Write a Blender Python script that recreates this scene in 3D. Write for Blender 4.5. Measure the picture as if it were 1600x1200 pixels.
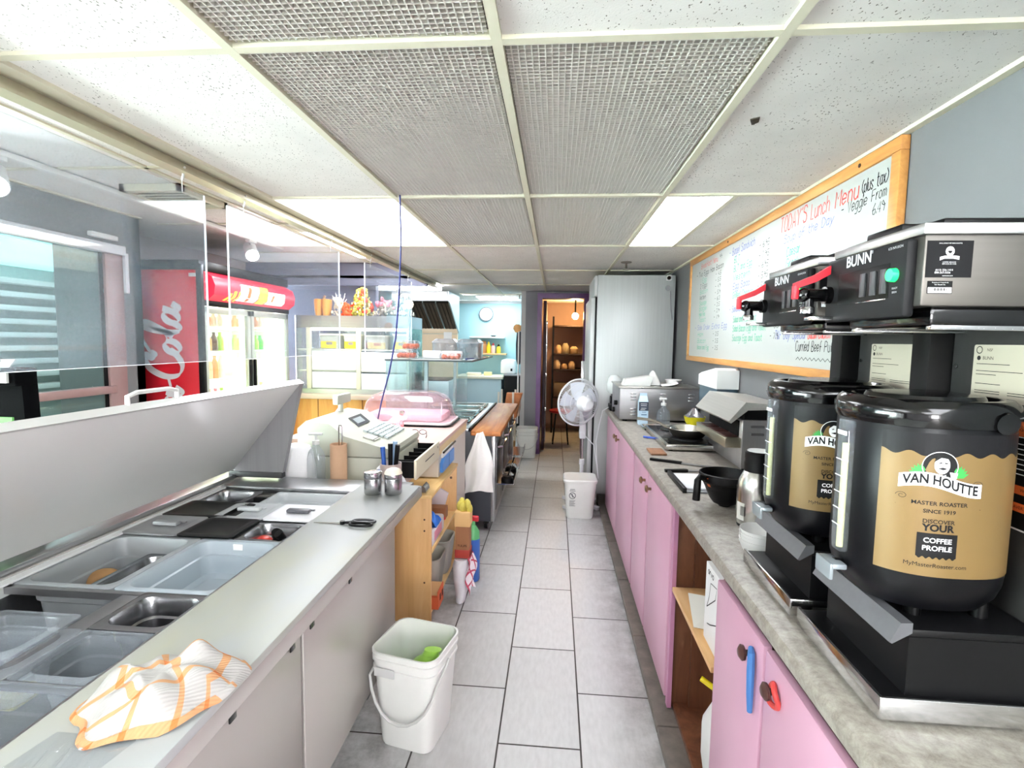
import bpy, bmesh, math, random
from mathutils import Vector, Matrix
PI = math.pi
for o in list(bpy.data.objects): bpy.data.objects.remove(o)
SC = bpy.context.scene
COL = SC.collection
random.seed(7)
# ------------------------------------------------------------------ camera, world, exposure
cam = bpy.data.objects.new('camera', bpy.data.cameras.new('camera')); COL.objects.link(cam)
cam.data.sensor_width = 36; cam.data.lens = 808.5 / 1600 * 36; cam.data.clip_start = 0.01
R_, F_, U_ = (0.99637893, 0.08365454, 0.0151971), (-0.08212378, 0.99318037, -0.08275525), (-0.02201632, 0.08120754, 0.99645402)
cam.matrix_world = Matrix(((R_[0], U_[0], -F_[0], 0), (R_[1], U_[1], -F_[1], 0), (R_[2], U_[2], -F_[2], 1.494), (0, 0, 0, 1)))
SC.camera = cam
wd = bpy.data.worlds.new('daylight'); SC.world = wd; wd.use_nodes = True
bg = wd.node_tree.nodes['Background']; bg.inputs[0].default_value = (1.0, 1.0, 1.0, 1); bg.inputs[1].default_value = 34.0
SC.view_settings.view_transform = 'Standard'; SC.view_settings.look = 'None'
SC.view_settings.gamma = 1; SC.view_settings.use_curve_mapping = False
SC.view_settings.exposure = 0.98
PANEL = 7.6      # emission of the fluorescent ceiling panels
cy = SC.cycles
cy.use_denoising = True; cy.max_bounces = 10; cy.diffuse_bounces = 5; cy.glossy_bounces = 4
cy.transmission_bounces = 6; cy.transparent_max_bounces = 24
cy.caustics_reflective = False; cy.caustics_refractive = False; cy.sample_clamp_indirect = 6
# ------------------------------------------------------------------ materials
def lin(h):
    if isinstance(h, str):
        h = [int(h[i:i+2], 16) / 255 for i in (0, 2, 4)]
        h = [c / 12.92 if c <= .04045 else ((c + .055) / 1.055) ** 2.4 for c in h]
    return (h[0], h[1], h[2], 1)
MATS = {}
class NT:
    def __init__(s, name):
        s.m = bpy.data.materials.new(name); s.m.use_nodes = True; s.t = s.m.node_tree
        s.b = s.t.nodes['Principled BSDF']; s.out = s.t.nodes['Material Output']
    def n(s, typ, ins=None, **kw):
        x = s.t.nodes.new(typ)
        for k, v in kw.items(): setattr(x, k, v)
        for k, v in (ins or {}).items():
            if hasattr(v, 'is_output'): s.t.links.new(v, x.inputs[k])
            else: x.inputs[k].default_value = v
        return x
    def l(s, a, b): s.t.links.new(a, b)
    def co(s, scale=(1, 1, 1), loc=(0, 0, 0), rot=(0, 0, 0)):
        g = s.n('ShaderNodeNewGeometry') if False else s.n('ShaderNodeTexCoord')
        mp = s.n('ShaderNodeMapping', {'Scale': scale, 'Location': loc, 'Rotation': rot}); s.l(g.outputs['Object'], mp.inputs[0]); return mp.outputs[0]
    def ramp(s, fac, stops):
        r = s.n('ShaderNodeValToRGB'); s.l(fac, r.inputs[0]); e = r.color_ramp.elements
        while len(e) < len(stops): e.new(.5)
        for q, (p, c) in zip(e, stops): q.position = p; q.color = lin(c)
        return r.outputs[0]
    def bump(s, h, st, dist=.002):
        x = s.n('ShaderNodeBump', {'Strength': st, 'Distance': dist, 'Height': h}); s.l(x.outputs[0], s.b.inputs['Normal'])
def mat(name, col='cccccc', rough=.5, metal=0, var=0, scale=8, stretch=(1, 1, 1), bump=0, emit=None, es=1, alpha=1, coat=0):
    if name in MATS: return MATS[name]
    N = NT(name); b = N.b; b.inputs['Roughness'].default_value = rough; b.inputs['Metallic'].default_value = metal
    c = lin(col)
    if max(c[:3]) < .035 and not metal: c = tuple(q * .45 for q in c[:3]) + (1,); b.inputs['Specular IOR Level'].default_value = .22
    b.inputs['Base Color'].default_value = c
    if coat: b.inputs['Coat Weight'].default_value = coat; b.inputs['Coat Roughness'].default_value = .08
    if var or bump:
        no = N.n('ShaderNodeTexNoise', {'Vector': N.co(stretch), 'Scale': scale, 'Detail': 4.0, 'Roughness': .6})
        if var:
            lo = [x * (1 - var) for x in c[:3]]; hi = [min(1, x * (1 + var)) for x in c[:3]]
            N.l(N.ramp(no.outputs[0], [(.25, lo), (.75, hi)]), b.inputs['Base Color'])
        if bump: N.bump(no.outputs[0], bump)
    if emit: b.inputs['Emission Color'].default_value = lin(emit); b.inputs['Emission Strength'].default_value = es
    if alpha < 1: b.inputs['Alpha'].default_value = alpha
    MATS[name] = N.m; return N.m
def glass(name, tint='f4fbfb', gloss=.10, haze=0.0, hazecol='e8f0ff', rough=.02):
    """thin clear sheet: see-through, a fresnel reflection and a little haze mixed into the colour"""
    if name in MATS: return MATS[name]
    N = NT(name); t = N.n('ShaderNodeBsdfTransparent', {'Color': lin(tint)})
    g = N.n('ShaderNodeBsdfGlossy', {'Color': (1, 1, 1, 1), 'Roughness': rough})
    fr = N.n('ShaderNodeLayerWeight', {'Blend': .5}); pw = N.n('ShaderNodeMath', {0: fr.outputs['Facing'], 1: 5.0}, operation='POWER')
    mul = N.n('ShaderNodeMath', {0: pw.outputs[0], 1: .9, 2: gloss * .4}, operation='MULTIPLY_ADD'); mul.use_clamp = True
    mx = N.n('ShaderNodeMixShader', {0: mul.outputs[0], 1: t.outputs[0], 2: g.outputs[0]})
    last = mx
    if haze:
        d = N.n('ShaderNodeBsdfDiffuse', {'Color': lin(hazecol)}); tr = N.n('ShaderNodeBsdfTranslucent', {'Color': lin(hazecol)})
        a = N.n('ShaderNodeMixShader', {0: .5, 1: d.outputs[0], 2: tr.outputs[0]})
        no = N.n('ShaderNodeTexNoise', {'Vector': N.co((3, 3, 3)), 'Scale': 2.0, 'Detail': 5.0})
        k = N.n('ShaderNodeMath', {0: no.outputs[0], 1: haze * 2}, operation='MULTIPLY')
        last = N.n('ShaderNodeMixShader', {0: k.outputs[0], 1: mx.outputs[0], 2: a.outputs[0]})
    N.l(last.outputs[0], N.out.inputs[0]); N.t.nodes.remove(N.b); MATS[name] = N.m; return N.m
def wood(name, a, b, c, scale=1.0, axis='y', rough=.45, knots=False):
    if name in MATS: return MATS[name]
    N = NT(name); st = {'x': (.12, 1, 1), 'y': (1, .12, 1), 'z': (1, 1, .12)}[axis]
    v = N.co([q * scale for q in st])
    n1 = N.n('ShaderNodeTexNoise', {'Vector': v, 'Scale': 14.0, 'Detail': 6.0, 'Roughness': .65, 'Distortion': .6})
    N.l(N.ramp(n1.outputs[0], [(.3, a), (.5, b), (.72, c)]), N.b.inputs['Base Color'])
    N.b.inputs['Roughness'].default_value = rough; N.bump(n1.outputs[0], .08)
    MATS[name] = N.m; return N.m
def steel(name, col='9a9a9c', rough=.34, axis='y', metal=1.0):
    if name in MATS: return MATS[name]
    N = NT(name); st = {'x': (.02, 1, 1), 'y': (1, .02, 1), 'z': (1, 1, .02), 'n': (1, 1, 1)}[axis]
    n1 = N.n('ShaderNodeTexNoise', {'Vector': N.co(st), 'Scale': 90.0, 'Detail': 3.0})
    c = lin(col); N.l(N.ramp(n1.outputs[0], [(.3, [q * .96 for q in c[:3]]), (.7, [min(1, q * 1.04) for q in c[:3]])]), N.b.inputs['Base Color'])
    n2 = N.n('ShaderNodeTexNoise', {'Vector': N.co((1, 1, 1)), 'Scale': 3.0, 'Detail': 3.0})
    r = N.n('ShaderNodeMapRange', {0: n2.outputs[0], 3: rough * .75, 4: rough * 1.3}); N.l(r.outputs[0], N.b.inputs['Roughness'])
    N.b.inputs['Metallic'].default_value = metal; MATS[name] = N.m; return N.m
# ------------------------------------------------------------------ mesh builder
def ring_super(cx, cy_, z, a, b, e=2.0, n=40, ph=0):
    out = []
    for i in range(n):
        t = 2 * PI * i / n + ph; c, s = math.cos(t), math.sin(t)
        out.append((cx + a * math.copysign(abs(c) ** (2 / e), c), cy_ + b * math.copysign(abs(s) ** (2 / e), s), z))
    return out
def rrect(x0, x1, y0, y1, z, r, k=4):
    out = []
    for (cx, cy_, a0) in ((x1 - r, y1 - r, 0), (x0 + r, y1 - r, PI / 2), (x0 + r, y0 + r, PI), (x1 - r, y0 + r, 1.5 * PI)):
        for i in range(k + 1):
            a = a0 + PI / 2 * i / k; out.append((cx + r * math.cos(a), cy_ + r * math.sin(a), z))
    return out
class B:
    def __init__(s): s.v = []; s.f = []
    def add(s, vs, fs):
        k = len(s.v); s.v += [tuple(v) for v in vs]; s.f += [tuple(i + k for i in f) for f in fs]; return s
    def box(s, x0, x1, y0, y1, z0, z1, b=0, seg=2):
        if x0 > x1: x0, x1 = x1, x0
        if y0 > y1: y0, y1 = y1, y0
        if z0 > z1: z0, z1 = z1, z0
        V = [(x, y, z) for z in (z0, z1) for y in (y0, y1) for x in (x0, x1)]
        Fq = [(0, 2, 3, 1), (4, 5, 7, 6), (0, 1, 5, 4), (2, 6, 7, 3), (0, 4, 6, 2), (1, 3, 7, 5)]
        if b <= 0: return s.add(V, Fq)
        bm = bmesh.new(); vv = [bm.verts.new(v) for v in V]
        for f in Fq: bm.faces.new([vv[i] for i in f])
        b = min(b, .49 * min(x1 - x0, y1 - y0, z1 - z0))
        bmesh.ops.bevel(bm, geom=bm.edges[:], offset=b, segments=seg, affect='EDGES', profile=.5)
        bm.verts.index_update(); s.add([v.co[:] for v in bm.verts], [[v.index for v in f.verts] for f in bm.faces]); bm.free(); return s
    def tbox(s, M, sx, sy, sz, b=0):
        q = B().box(-sx / 2, sx / 2, -sy / 2, sy / 2, -sz / 2, sz / 2, b); s.add([M @ Vector(v) for v in q.v], q.f); return s
    def loft(s, rings, cap0=True, cap1=True, closed=True):
        k = len(s.v); n = len(rings[0])
        for r in rings: s.v += [tuple(p) for p in r]
        m = n if closed else n - 1
        for j in range(len(rings) - 1):
            for i in range(m):
                a = k + j * n + i; b = k + j * n + (i + 1) % n; s.f.append((a, b, b + n, a + n))
        if cap0: s.f.append(tuple(k + i for i in reversed(range(n))))
        if cap1: s.f.append(tuple(k + (len(rings) - 1) * n + i for i in range(n)))
        return s
    def lathe(s, cx, cy_, prof, n=28, cap0=True, cap1=True):
        return s.loft([[(cx + r * math.cos(2 * PI * i / n), cy_ + r * math.sin(2 * PI * i / n), z) for i in range(n)] for r, z in prof], cap0, cap1)
    def tube(s, pts, r, n=8, cap=True, closed=False):
        P = [Vector(p) for p in pts]; rings = []; up = None
        for i, p in enumerate(P):
            if closed: d = P[(i + 1) % len(P)] - P[i - 1]
            else: d = P[min(i + 1, len(P) - 1)] - P[max(i - 1, 0)]
            d.normalize()
            if up is None: up = d.orthogonal().normalized()
            up = (up - d * up.dot(d)); up = up.normalized() if up.length > 1e-6 else d.orthogonal().normalized()
            w = d.cross(up); rr = r[i] if isinstance(r, (list, tuple)) else r
            rings.append([p + (up * math.cos(2 * PI * k / n) + w * math.sin(2 * PI * k / n)) * rr for k in range(n)])
        if closed:
            rings.append(rings[0]); return s.loft(rings, False, False)
        return s.loft(rings, cap, cap)
    def cyl(s, p0, p1, r0, r1=None, n=20): return s.tube([p0, p1], [r0, r0 if r1 is None else r1], n)
    def ball(s, c, rx, ry=None, rz=None, n=16, m=10):
        ry = ry or rx; rz = rz or rx
        return s.loft([[(c[0] + rx * math.sin(PI * j / m) * math.cos(2 * PI * i / n), c[1] + ry * math.sin(PI * j / m) * math.sin(2 * PI * i / n), c[2] - rz * math.cos(PI * j / m)) for i in range(n)] for j in range(1, m)])
    def prism(s, poly, ax, a, b):
        """poly of 2d points extruded along ax from a to b (x: (y,z), y: (x,z), z: (x,y))"""
        def q(p, t): return {'x': (t, p[0], p[1]), 'y': (p[0], t, p[1]), 'z': (p[0], p[1], t)}[ax]
        return s.loft([[q(p, a) for p in poly], [q(p, b) for p in poly]])
    def face(s, pts): k = len(s.v); s.v += [tuple(p) for p in pts]; s.f.append(tuple(range(k, k + len(pts)))); return s
    def sheet(s, pts, d):
        """polygon given thickness d (vector)"""
        return s.loft([pts, [tuple(Vector(p) + Vector(d)) for p in pts]])
    def grid(s, fn, nu, nv, th=0):
        k = len(s.v); s.v += [tuple(fn(i / nu, j / nv)) for j in range(nv + 1) for i in range(nu + 1)]
        for j in range(nv):
            for i in range(nu):
                a = k + j * (nu + 1) + i; s.f.append((a, a + 1, a + nu + 2, a + nu + 1))
        return s
    def stroke(s, pts, w, mp, nib=None, dz=0):
        """flat ribbon along 2d pts, width w (or nib=(thin, thick, angle)); mp maps 2d to 3d"""
        L = []; Rr = []
        for i, p in enumerate(pts):
            a = pts[max(i - 1, 0)]; b = pts[min(i + 1, len(pts) - 1)]; dx, dy = b[0] - a[0], b[1] - a[1]; l = math.hypot(dx, dy) or 1
            ww = w
            if nib: ww = nib[0] + (nib[1] - nib[0]) * abs(math.sin(math.atan2(dy, dx) - nib[2]))
            nx, ny = -dy / l * ww / 2, dx / l * ww / 2
            L.append((p[0] + nx, p[1] + ny)); Rr.append((p[0] - nx, p[1] - ny))
        k = len(s.v)
        for a, b in zip(L, Rr): s.v += [tuple(mp(*b)), tuple(mp(*a))]
        for i in range(len(pts) - 1): s.f.append((k + 2 * i, k + 2 * i + 2, k + 2 * i + 3, k + 2 * i + 1))
        return s
    def poly2(s, pts, mp): return s.face([mp(*p) for p in pts])
    def text(s, body, size, mp, align='CENTER', x=0, y=0, sx=1, shear=0, bold=0):
        c = bpy.data.curves.new('t', 'FONT'); c.body = body; c.size = size; c.align_x = align; c.align_y = 'CENTER'; c.resolution_u = 3; c.shear = shear; c.offset = bold
        o = bpy.data.objects.new('t', c); COL.objects.link(o)
        dg = bpy.context.evaluated_depsgraph_get(); me = bpy.data.meshes.new_from_object(o.evaluated_get(dg))
        s.add([mp(x + v.co.x * sx, y + v.co.y) for v in me.vertices], [list(p.vertices) for p in me.polygons])
        bpy.data.objects.remove(o); bpy.data.curves.remove(c); bpy.data.meshes.remove(me); return s
    def hand(s, body, x, y, h, w, mp, jit=.0, sp=1.0, slant=.12):
        """handwriting with a single-line pen font; returns end x"""
        u = h / 6
        for ch in body:
            if ch == ' ': x += 4 * u * sp; continue
            mx_ = 0
            for stro in PEN.get(ch, '00 40').split('|'):
                pts = []
                for q in stro.split():
                    a = float(q[0]); b = {'m': -2.0, 'n': -1.0}.get(q[1]); b = float(q[1]) if b is None else b
                    mx_ = max(mx_, a); jx, jy = random.uniform(-jit, jit), random.uniform(-jit, jit)
                    pts.append((x + (a + b * slant + jx) * u * sp, y + (b + jy) * u))
                s.stroke(pts, w, mp)
            x += (mx_ + 1.4) * u * sp
        return x
    def fit(s, body, x0, x1, y, h, w, mp, jit=.12, slant=.12):
        e = B().hand(body, 0, 0, h, w, lambda a, b: (a, b, 0), 0, 1.0, slant); return s.hand(body, x0, y, h, w, mp, jit, (x1 - x0) / e, slant)
    def build(s, name, m, parent=None, ang=38, origin=None):
        og = origin if origin is not None else org(parent)
        me = bpy.data.meshes.new(name); me.from_pydata([(v[0] - og[0], v[1] - og[1], v[2] - og[2]) for v in s.v], [], s.f)
        me.update(); me.validate()
        bm = bmesh.new(); bm.from_mesh(me); bmesh.ops.recalc_face_normals(bm, faces=bm.faces[:]); bm.to_mesh(me); bm.free()
        me.materials.append(m)
        if ang: me.polygons.foreach_set('use_smooth', [True] * len(me.polygons)); me.set_sharp_from_angle(angle=math.radians(ang))
        o = bpy.data.objects.new(name, me); COL.objects.link(o)
        if parent: o.parent = parent
        elif origin is not None: o.location = origin
        return o
PEN = {'T': '06 46|26 20', 'O': '16 04 02 10 30 42 44 36 16', 'D': '00 06 26 44 42 20 00', 'A': '00 26 40|12 32', 'Y': '06 23 46|23 20', "'": '16 05', 'S': '45 36 16 05 04 33 42 41 30 10 01',
 'L': '06 00 30', 'M': '00 06 23 46 40', 'B': '00 06 26 35 34 23 03|23 42 41 30 00', 'C': '45 36 16 04 02 10 30 41', 'E': '46 06 00 40|03 33', 'F': '46 06 00|03 33', 'P': '00 06 26 45 44 33 03', 'R': '00 06 26 45 44 33 03|23 40', 'W': '06 10 23 30 46', 'H': '06 00|46 40|03 43', 'V': '06 20 46', 'U': '06 01 10 30 41 46', 'N': '00 06 40 46', 'K': '06 00|46 03 40', 'G': '45 36 16 04 02 10 30 42 43 23', 'I': '06 00',
 'a': '34 14 03 01 10 31|34 30', 'b': '06 00 20 31 33 24 03', 'c': '33 24 14 03 01 10 20 31', 'd': '33 14 03 01 10 31|36 30', 'e': '02 32 33 24 14 03 01 10 31', 'f': '36 26 15 10|03 33', 'g': '34 14 03 01 10 31|34 3n 2m 0m', 'h': '06 00|03 24 33 30', 'i': '04 00|05 06', 'k': '06 00|34 02 30', 'l': '06 00', 'm': '00 04|03 14 23 20|23 34 43 40', 'n': '00 04|03 14 24 33 30', 'o': '14 03 01 10 20 31 33 24 14', 'p': '04 0m|03 24 33 31 20 01', 'r': '00 04|02 14 24', 's': '33 24 14 03 31 20 10 01', 't': '16 11 20 30|04 34', 'u': '04 01 10 20 31 34|31 30', 'v': '04 20 44', 'w': '04 10 22 30 44', 'x': '04 30|34 00', 'y': '04 20|44 0m', 'z': '04 34 00 30',
 '(': '26 04 02 20', ')': '06 24 22 00', '-': '03 33', '.': '00 01', ',': '01 0n', '&': '40 05 16 25 02 00 20 42', '$': '45 36 16 05 33 41 30 01|27 2n', '+': '03 43|25 21', '!': '06 02|00 01', '0': '16 04 02 10 30 42 44 36 16', '1': '05 16 10', '2': '05 16 36 44 00 40', '3': '05 16 36 44 23 42 30 10 01', '4': '30 36 02 42', '5': '46 06 03 33 42 41 30 00', '6': '36 14 02 10 30 41 42 33 02', '7': '06 46 10', '8': '23 05 16 36 45 23 01 10 30 41 23', '9': '43 16 05 04 33 44 30'}
def org(o):
    p = Vector((0, 0, 0))
    while o is not None: p += o.location; o = o.parent
    return p
def thing(name, label, cat, loc=(0, 0, 0), group=None):
    o = bpy.data.objects.new(name, None); COL.objects.link(o); o.location = loc; o.empty_display_size = .05
    o['label'] = label; o['category'] = cat
    if group: o['group'] = group
    return o
def solo(name, mb, m, label, cat, group=None, ang=38):
    xs = [v[0] for v in mb.v]; ys = [v[1] for v in mb.v]; zs = [v[2] for v in mb.v]
    o = mb.build(name, m, None, ang, Vector(((min(xs) + max(xs)) / 2, (min(ys) + max(ys)) / 2, min(zs))))
    o['label'] = label; o['category'] = cat
    if group: o['group'] = group
    return o
def struct(name, mb, m, parent=None, ang=38):
    o = mb.build(name, m, parent, ang)
    if parent is None: o['kind'] = 'structure'
    return o
KIDS = None
def dup(o, loc=None, rz=0, label=None, group=None, parent=None):
    c = o.copy(); COL.objects.link(c)
    if parent is not None: c.parent = parent
    for ch in list(o.children): dup(ch, parent=c)
    if loc is not None: c.location = loc; c.rotation_euler = (0, 0, rz)
    if label: c['label'] = label
    if group: c['group'] = group
    return c
def pl(ox, u, v):
    """2d -> 3d on a plane with origin ox and axes u, v"""
    ox, u, v = Vector(ox), Vector(u), Vector(v)
    return lambda a, b: ox + u * a + v * b
# common materials
STEEL = steel('brushed stainless steel', 'b4b4b6', .32); STEELX = steel('stainless steel grained across', 'b4b4b6', .34, 'x'); STEELZ = steel('stainless steel upright grain', 'b8b8ba', .36, 'z')
CHROME = mat('chrome', 'dddddd', .12, 1); BLACKP = mat('black plastic', '0c0c0e', .38, var=.1); BLACKG = mat('glossy black plastic', '08080a', .16, coat=.5)
WHITEP = mat('white plastic', 'eeeeec', .42, var=.02); BLACKM = mat('black painted metal', '161618', .42, var=.15, scale=30); GREYP = mat('grey plastic', '8b8d90', .45, var=.05)
PAPER = mat('white paper', 'f2f2f0', .8, var=.02); INK = mat('black ink', '17171a', .6); WHITEINK = mat('white ink', 'f2f2f2', .5); RED = mat('red plastic', 'b81c2c', .35, var=.05)
DARKHOLE = mat('dark cavity', '050505', .8)
# ================================================================== room shell
def ceiling_tile_mat():
    N = NT('fissured ceiling tile'); v = N.co()
    vo = N.n('ShaderNodeTexVoronoi', {'Vector': N.co((1.6, 1, 1)), 'Scale': 62.0, 'Randomness': 1.0})
    n0 = N.n('ShaderNodeTexNoise', {'Vector': v, 'Scale': 260.0, 'Detail': 2.0}); n1 = N.n('ShaderNodeTexNoise', {'Vector': v, 'Scale': 5.0, 'Detail': 3.0})
    nf = N.n('ShaderNodeTexNoise', {'Vector': N.co((1.4, 1, 1)), 'Scale': 90.0, 'Detail': 3.0, 'Distortion': 1.2})
    th = N.n('ShaderNodeMapRange', {0: n1.outputs[0], 1: .3, 2: .7, 3: .04, 4: .21})
    dot = N.n('ShaderNodeMath', {0: vo.outputs['Distance'], 1: th.outputs[0]}, operation='LESS_THAN')
    fis = N.n('ShaderNodeMath', {0: nf.outputs[0], 1: .315}, operation='LESS_THAN')
    mxx = N.n('ShaderNodeMath', {0: dot.outputs[0], 1: fis.outputs[0]}, operation='MAXIMUM')
    base = N.ramp(n1.outputs[0], [(.3, 'e4e1dc'), (.7, 'efece7')])
    mx = N.n('ShaderNodeMix', {0: mxx.outputs[0]}, data_type='RGBA'); N.l(base, mx.inputs[6]); mx.inputs[7].default_value = lin('827c74')
    N.l(mx.outputs[2], N.b.inputs['Base Color']); N.b.inputs['Roughness'].default_value = .9; N.bump(n0.outputs[0], .25)
    return N.m
def floor_mat():
    N = NT('pale floor tile'); tc = N.n('ShaderNodeTexCoord'); sp = N.n('ShaderNodeSeparateXYZ', {0: tc.outputs['Object']})
    ax = N.n('ShaderNodeMath', {0: sp.outputs[1], 1: -3.9506}); ay = N.n('ShaderNodeMath', {0: sp.outputs[0], 1: .182})
    cb = N.n('ShaderNodeCombineXYZ', {0: ax.outputs[0], 1: ay.outputs[0]})
    br = N.n('ShaderNodeTexBrick', {0: cb.outputs[0], 'Color1': lin('cccdcc'), 'Color2': lin('c5c6c5'), 'Mortar': lin('34302c'), 'Scale': 1.0, 'Mortar Size': .0035, 'Mortar Smooth': .1, 'Bias': 0.0, 'Brick Width': .614, 'Row Height': .307}, offset=.5, offset_frequency=2)
    nz = N.n('ShaderNodeTexNoise', {'Vector': N.co(), 'Scale': 7.0, 'Detail': 6.0, 'Roughness': .7}); fine = N.n('ShaderNodeTexNoise', {'Vector': N.co((1, .3, 1)), 'Scale': 60.0, 'Detail': 4.0})
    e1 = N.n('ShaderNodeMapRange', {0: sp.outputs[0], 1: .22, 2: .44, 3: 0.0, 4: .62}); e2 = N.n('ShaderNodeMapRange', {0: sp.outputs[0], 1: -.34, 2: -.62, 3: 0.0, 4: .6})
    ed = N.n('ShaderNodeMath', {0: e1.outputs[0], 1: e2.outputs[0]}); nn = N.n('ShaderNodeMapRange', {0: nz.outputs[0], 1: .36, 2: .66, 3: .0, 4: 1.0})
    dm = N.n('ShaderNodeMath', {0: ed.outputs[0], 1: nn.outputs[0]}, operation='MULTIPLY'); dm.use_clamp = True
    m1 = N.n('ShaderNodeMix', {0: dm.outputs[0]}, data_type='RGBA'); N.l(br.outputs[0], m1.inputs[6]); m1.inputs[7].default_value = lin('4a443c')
    f2 = N.n('ShaderNodeMapRange', {0: fine.outputs[0], 1: .3, 2: .7, 3: .93, 4: 1.05}); m2 = N.n('ShaderNodeMix', {0: 1.0}, data_type='RGBA', blend_type='MULTIPLY')
    N.l(m1.outputs[2], m2.inputs[6]); cc = N.n('ShaderNodeCombineColor', {0: f2.outputs[0], 1: f2.outputs[0], 2: f2.outputs[0]}); N.l(cc.outputs[0], m2.inputs[7])
    N.l(m2.outputs[2], N.b.inputs['Base Color']); N.b.inputs['Roughness'].default_value = .42
    inv = N.n('ShaderNodeMath', {0: 1.0, 1: br.outputs[1]}, operation='SUBTRACT'); N.bump(inv.outputs[0], .4)
    return N.m
TILE = ceiling_tile_mat(); FLOOR = floor_mat()
TBAR = mat('cream painted ceiling grid', 'dcd8c2', .5, var=.04); WALLG = mat('grey wall paint', '727274', .7, var=.04, scale=3)
WALLB = mat('dark blue grey wall paint', '7c8096', .7, var=.05, scale=3); WALLW = mat('pale mauve wall paint', 'b9b0b6', .7, var=.04, scale=3)
TEAL = mat('pale aqua wall paint', 'a2cdd5', .65, var=.05, scale=2); PURPLE = mat('purple gloss paint', '6e4880', .35, var=.1); DPURP = mat('dark plum paint', '3a2430', .5, var=.15)
PLENUM = mat('unlit plenum board', '6a6660', .9)
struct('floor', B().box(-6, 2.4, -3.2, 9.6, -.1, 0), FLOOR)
XS = [-1.362, -.752, -.142, .468, 1.06]
GRILLE = {(1, 3), (1, 4), (2, 4), (1, 5), (2, 5)}      # (column, row): row 4 is y 1.179..2.399
def cellrow(j): return (1.179 + 1.22 * (j - 4), 1.179 + 1.22 * (j - 3))
LIGHTC = {(0, 5): (-1.362, -.752), (3, 5): (.468, .775), (0, 2): (-1.362, -.752), (3, 2): (.468, 1.04), (2, 1): (-.142, .468), (3, 1): (.468, 1.04)}  # panels behind the camera are added out of view as fill
cl = B(); bars = B(); CZ = 2.152
for j in range(0, 9):
    y0, y1 = cellrow(j); y1 = min(y1, 7.6)
    for i in range(4):
        if (i, j) in GRILLE: continue
        x0, x1 = XS[i], XS[i + 1]
        if (i, j) in LIGHTC: x0 = LIGHTC[(i, j)][1] + .004
        if x1 - x0 > .01: cl.box(x0, x1, y0, y1, CZ, CZ + .02)
cl.box(-1.40, 1.16, -3.2, 7.6, 2.215, 2.235)
struct('ceiling', cl, TILE)
cl2 = B().box(-6, -1.40, -3.2, 5.57, 2.32, 2.36); struct('ceiling_left', cl2, TILE)
ck = B().box(-3.4, -1.362, 5.57, 9.6, CZ, CZ + .03).box(-1.362, 1.2, 7.6, 9.6, CZ, CZ + .03); struct('ceiling_kitchen', ck, TILE)
for x in XS[1:4]: bars.box(x - .012, x + .012, -3.2, 7.6, CZ - .010, CZ + .012)
bars.box(1.036, 1.06, -3.2, 6.9, CZ - .012, CZ + .012); bars.box(-1.40, -1.338, -3.2, 6.0, CZ - .012, CZ + .012); bars.box(.763, .787, 2.399, 3.619, CZ - .010, CZ + .012)
for j in range(0, 9):
    y = cellrow(j)[1]
    if y < 7.5: bars.box(-1.362, 1.06, y - .012, y + .012, CZ - .0095, CZ + .012)
struct('trim_1', bars, TBAR)
lb = B()
for y in (-1.2, .02, 1.24, 2.46, 3.68, 4.9): lb.box(-2.95, -1.40, y - .012, y + .012, 2.312, 2.325)
for x in (-2.02,): lb.box(x - .012, x + .012, -3.2, 5.57, 2.312, 2.325)
lb.box(-2.95, -2.925, -3.2, 3.5, 2.31, 2.325); struct('trim_2', lb, TBAR)
fb = B().box(-1.42, -1.40, -3.2, 6.0, 2.10, 2.33).box(-1.43, -1.375, -3.2, 6.0, 2.098, 2.108); struct('trim_3', fb, mat('beige enamelled track', 'b5ae96', .35, .3, var=.06, scale=4))
# walls
struct('wall_right', B().box(1.06, 1.2, -3.2, 9.6, 0, 2.4), WALLG)
struct('wall_behind', B().box(-6, -2.9, -3.3, -3.2, 0, 2.4).box(-2.9, .3, -3.3, -3.2, 0, 2.4).box(.9, 1.2, -3.3, -3.2, 0, 2.4).box(.3, .9, -3.3, -3.2, 0, 1.05).box(.3, .9, -3.3, -3.2, 2.0, 2.4), WALLW)  # opening added behind the camera to let daylight onto the prep lid
struct('floor_outside', B().box(-9, 6, -9, -3.3, -.1, -.01), mat('pale pavement', 'c9c6c0', .9, var=.08))
wl = B().box(-3.05, -2.95, -3.2, -2.6, 0, 2.4).box(-3.05, -2.95, -2.6, 3.34, 2.085, 2.4).box(-3.05, -2.95, 3.34, 3.5, 0, 2.4).box(-3.05, -2.95, -2.6, 3.34, 0, .12)
wl.box(-3.55, -2.95, 3.43, 3.5, 0, 2.4)
struct('wall_left', wl, WALLG)
struct('wall_recess', B().box(-3.55, -3.45, 3.5, 5.57, 0, 2.4), WALLW)
struct('wall_back', B().box(-3.55, -1.402, 5.57, 5.63, 2.075, 2.33).box(-3.55, -2.05, 5.80, 5.90, 0, 2.2), WALLB)
struct('wall_kitchen', B().box(-3.5, -.3, 8.6, 8.7, 0, 2.105).box(-.42, -.36, 7.02, 8.6, 0, 2.15).box(-3.5, -3.4, 5.9, 8.6, 0, 2.15), TEAL)
struct('trim_4', B().box(-3.4, -.42, 8.58, 8.6, 2.105, 2.15).box(-.46, -.40, 6.86, 7.06, 0, 2.15), mat('grey white trim paint', 'c3c4c4', .55, var=.03))
dw = B().box(-.40, -.245, 6.86, 7.02, 0, 2.15).box(-.245, 1.06, 6.86, 7.02, 2.07, 2.15).box(.42, 1.06, 6.86, 7.02, 0, 2.07)
struct('wall_far', dw, mat('mid grey wall paint', '7f8086', .7, var=.05, scale=3))
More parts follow.
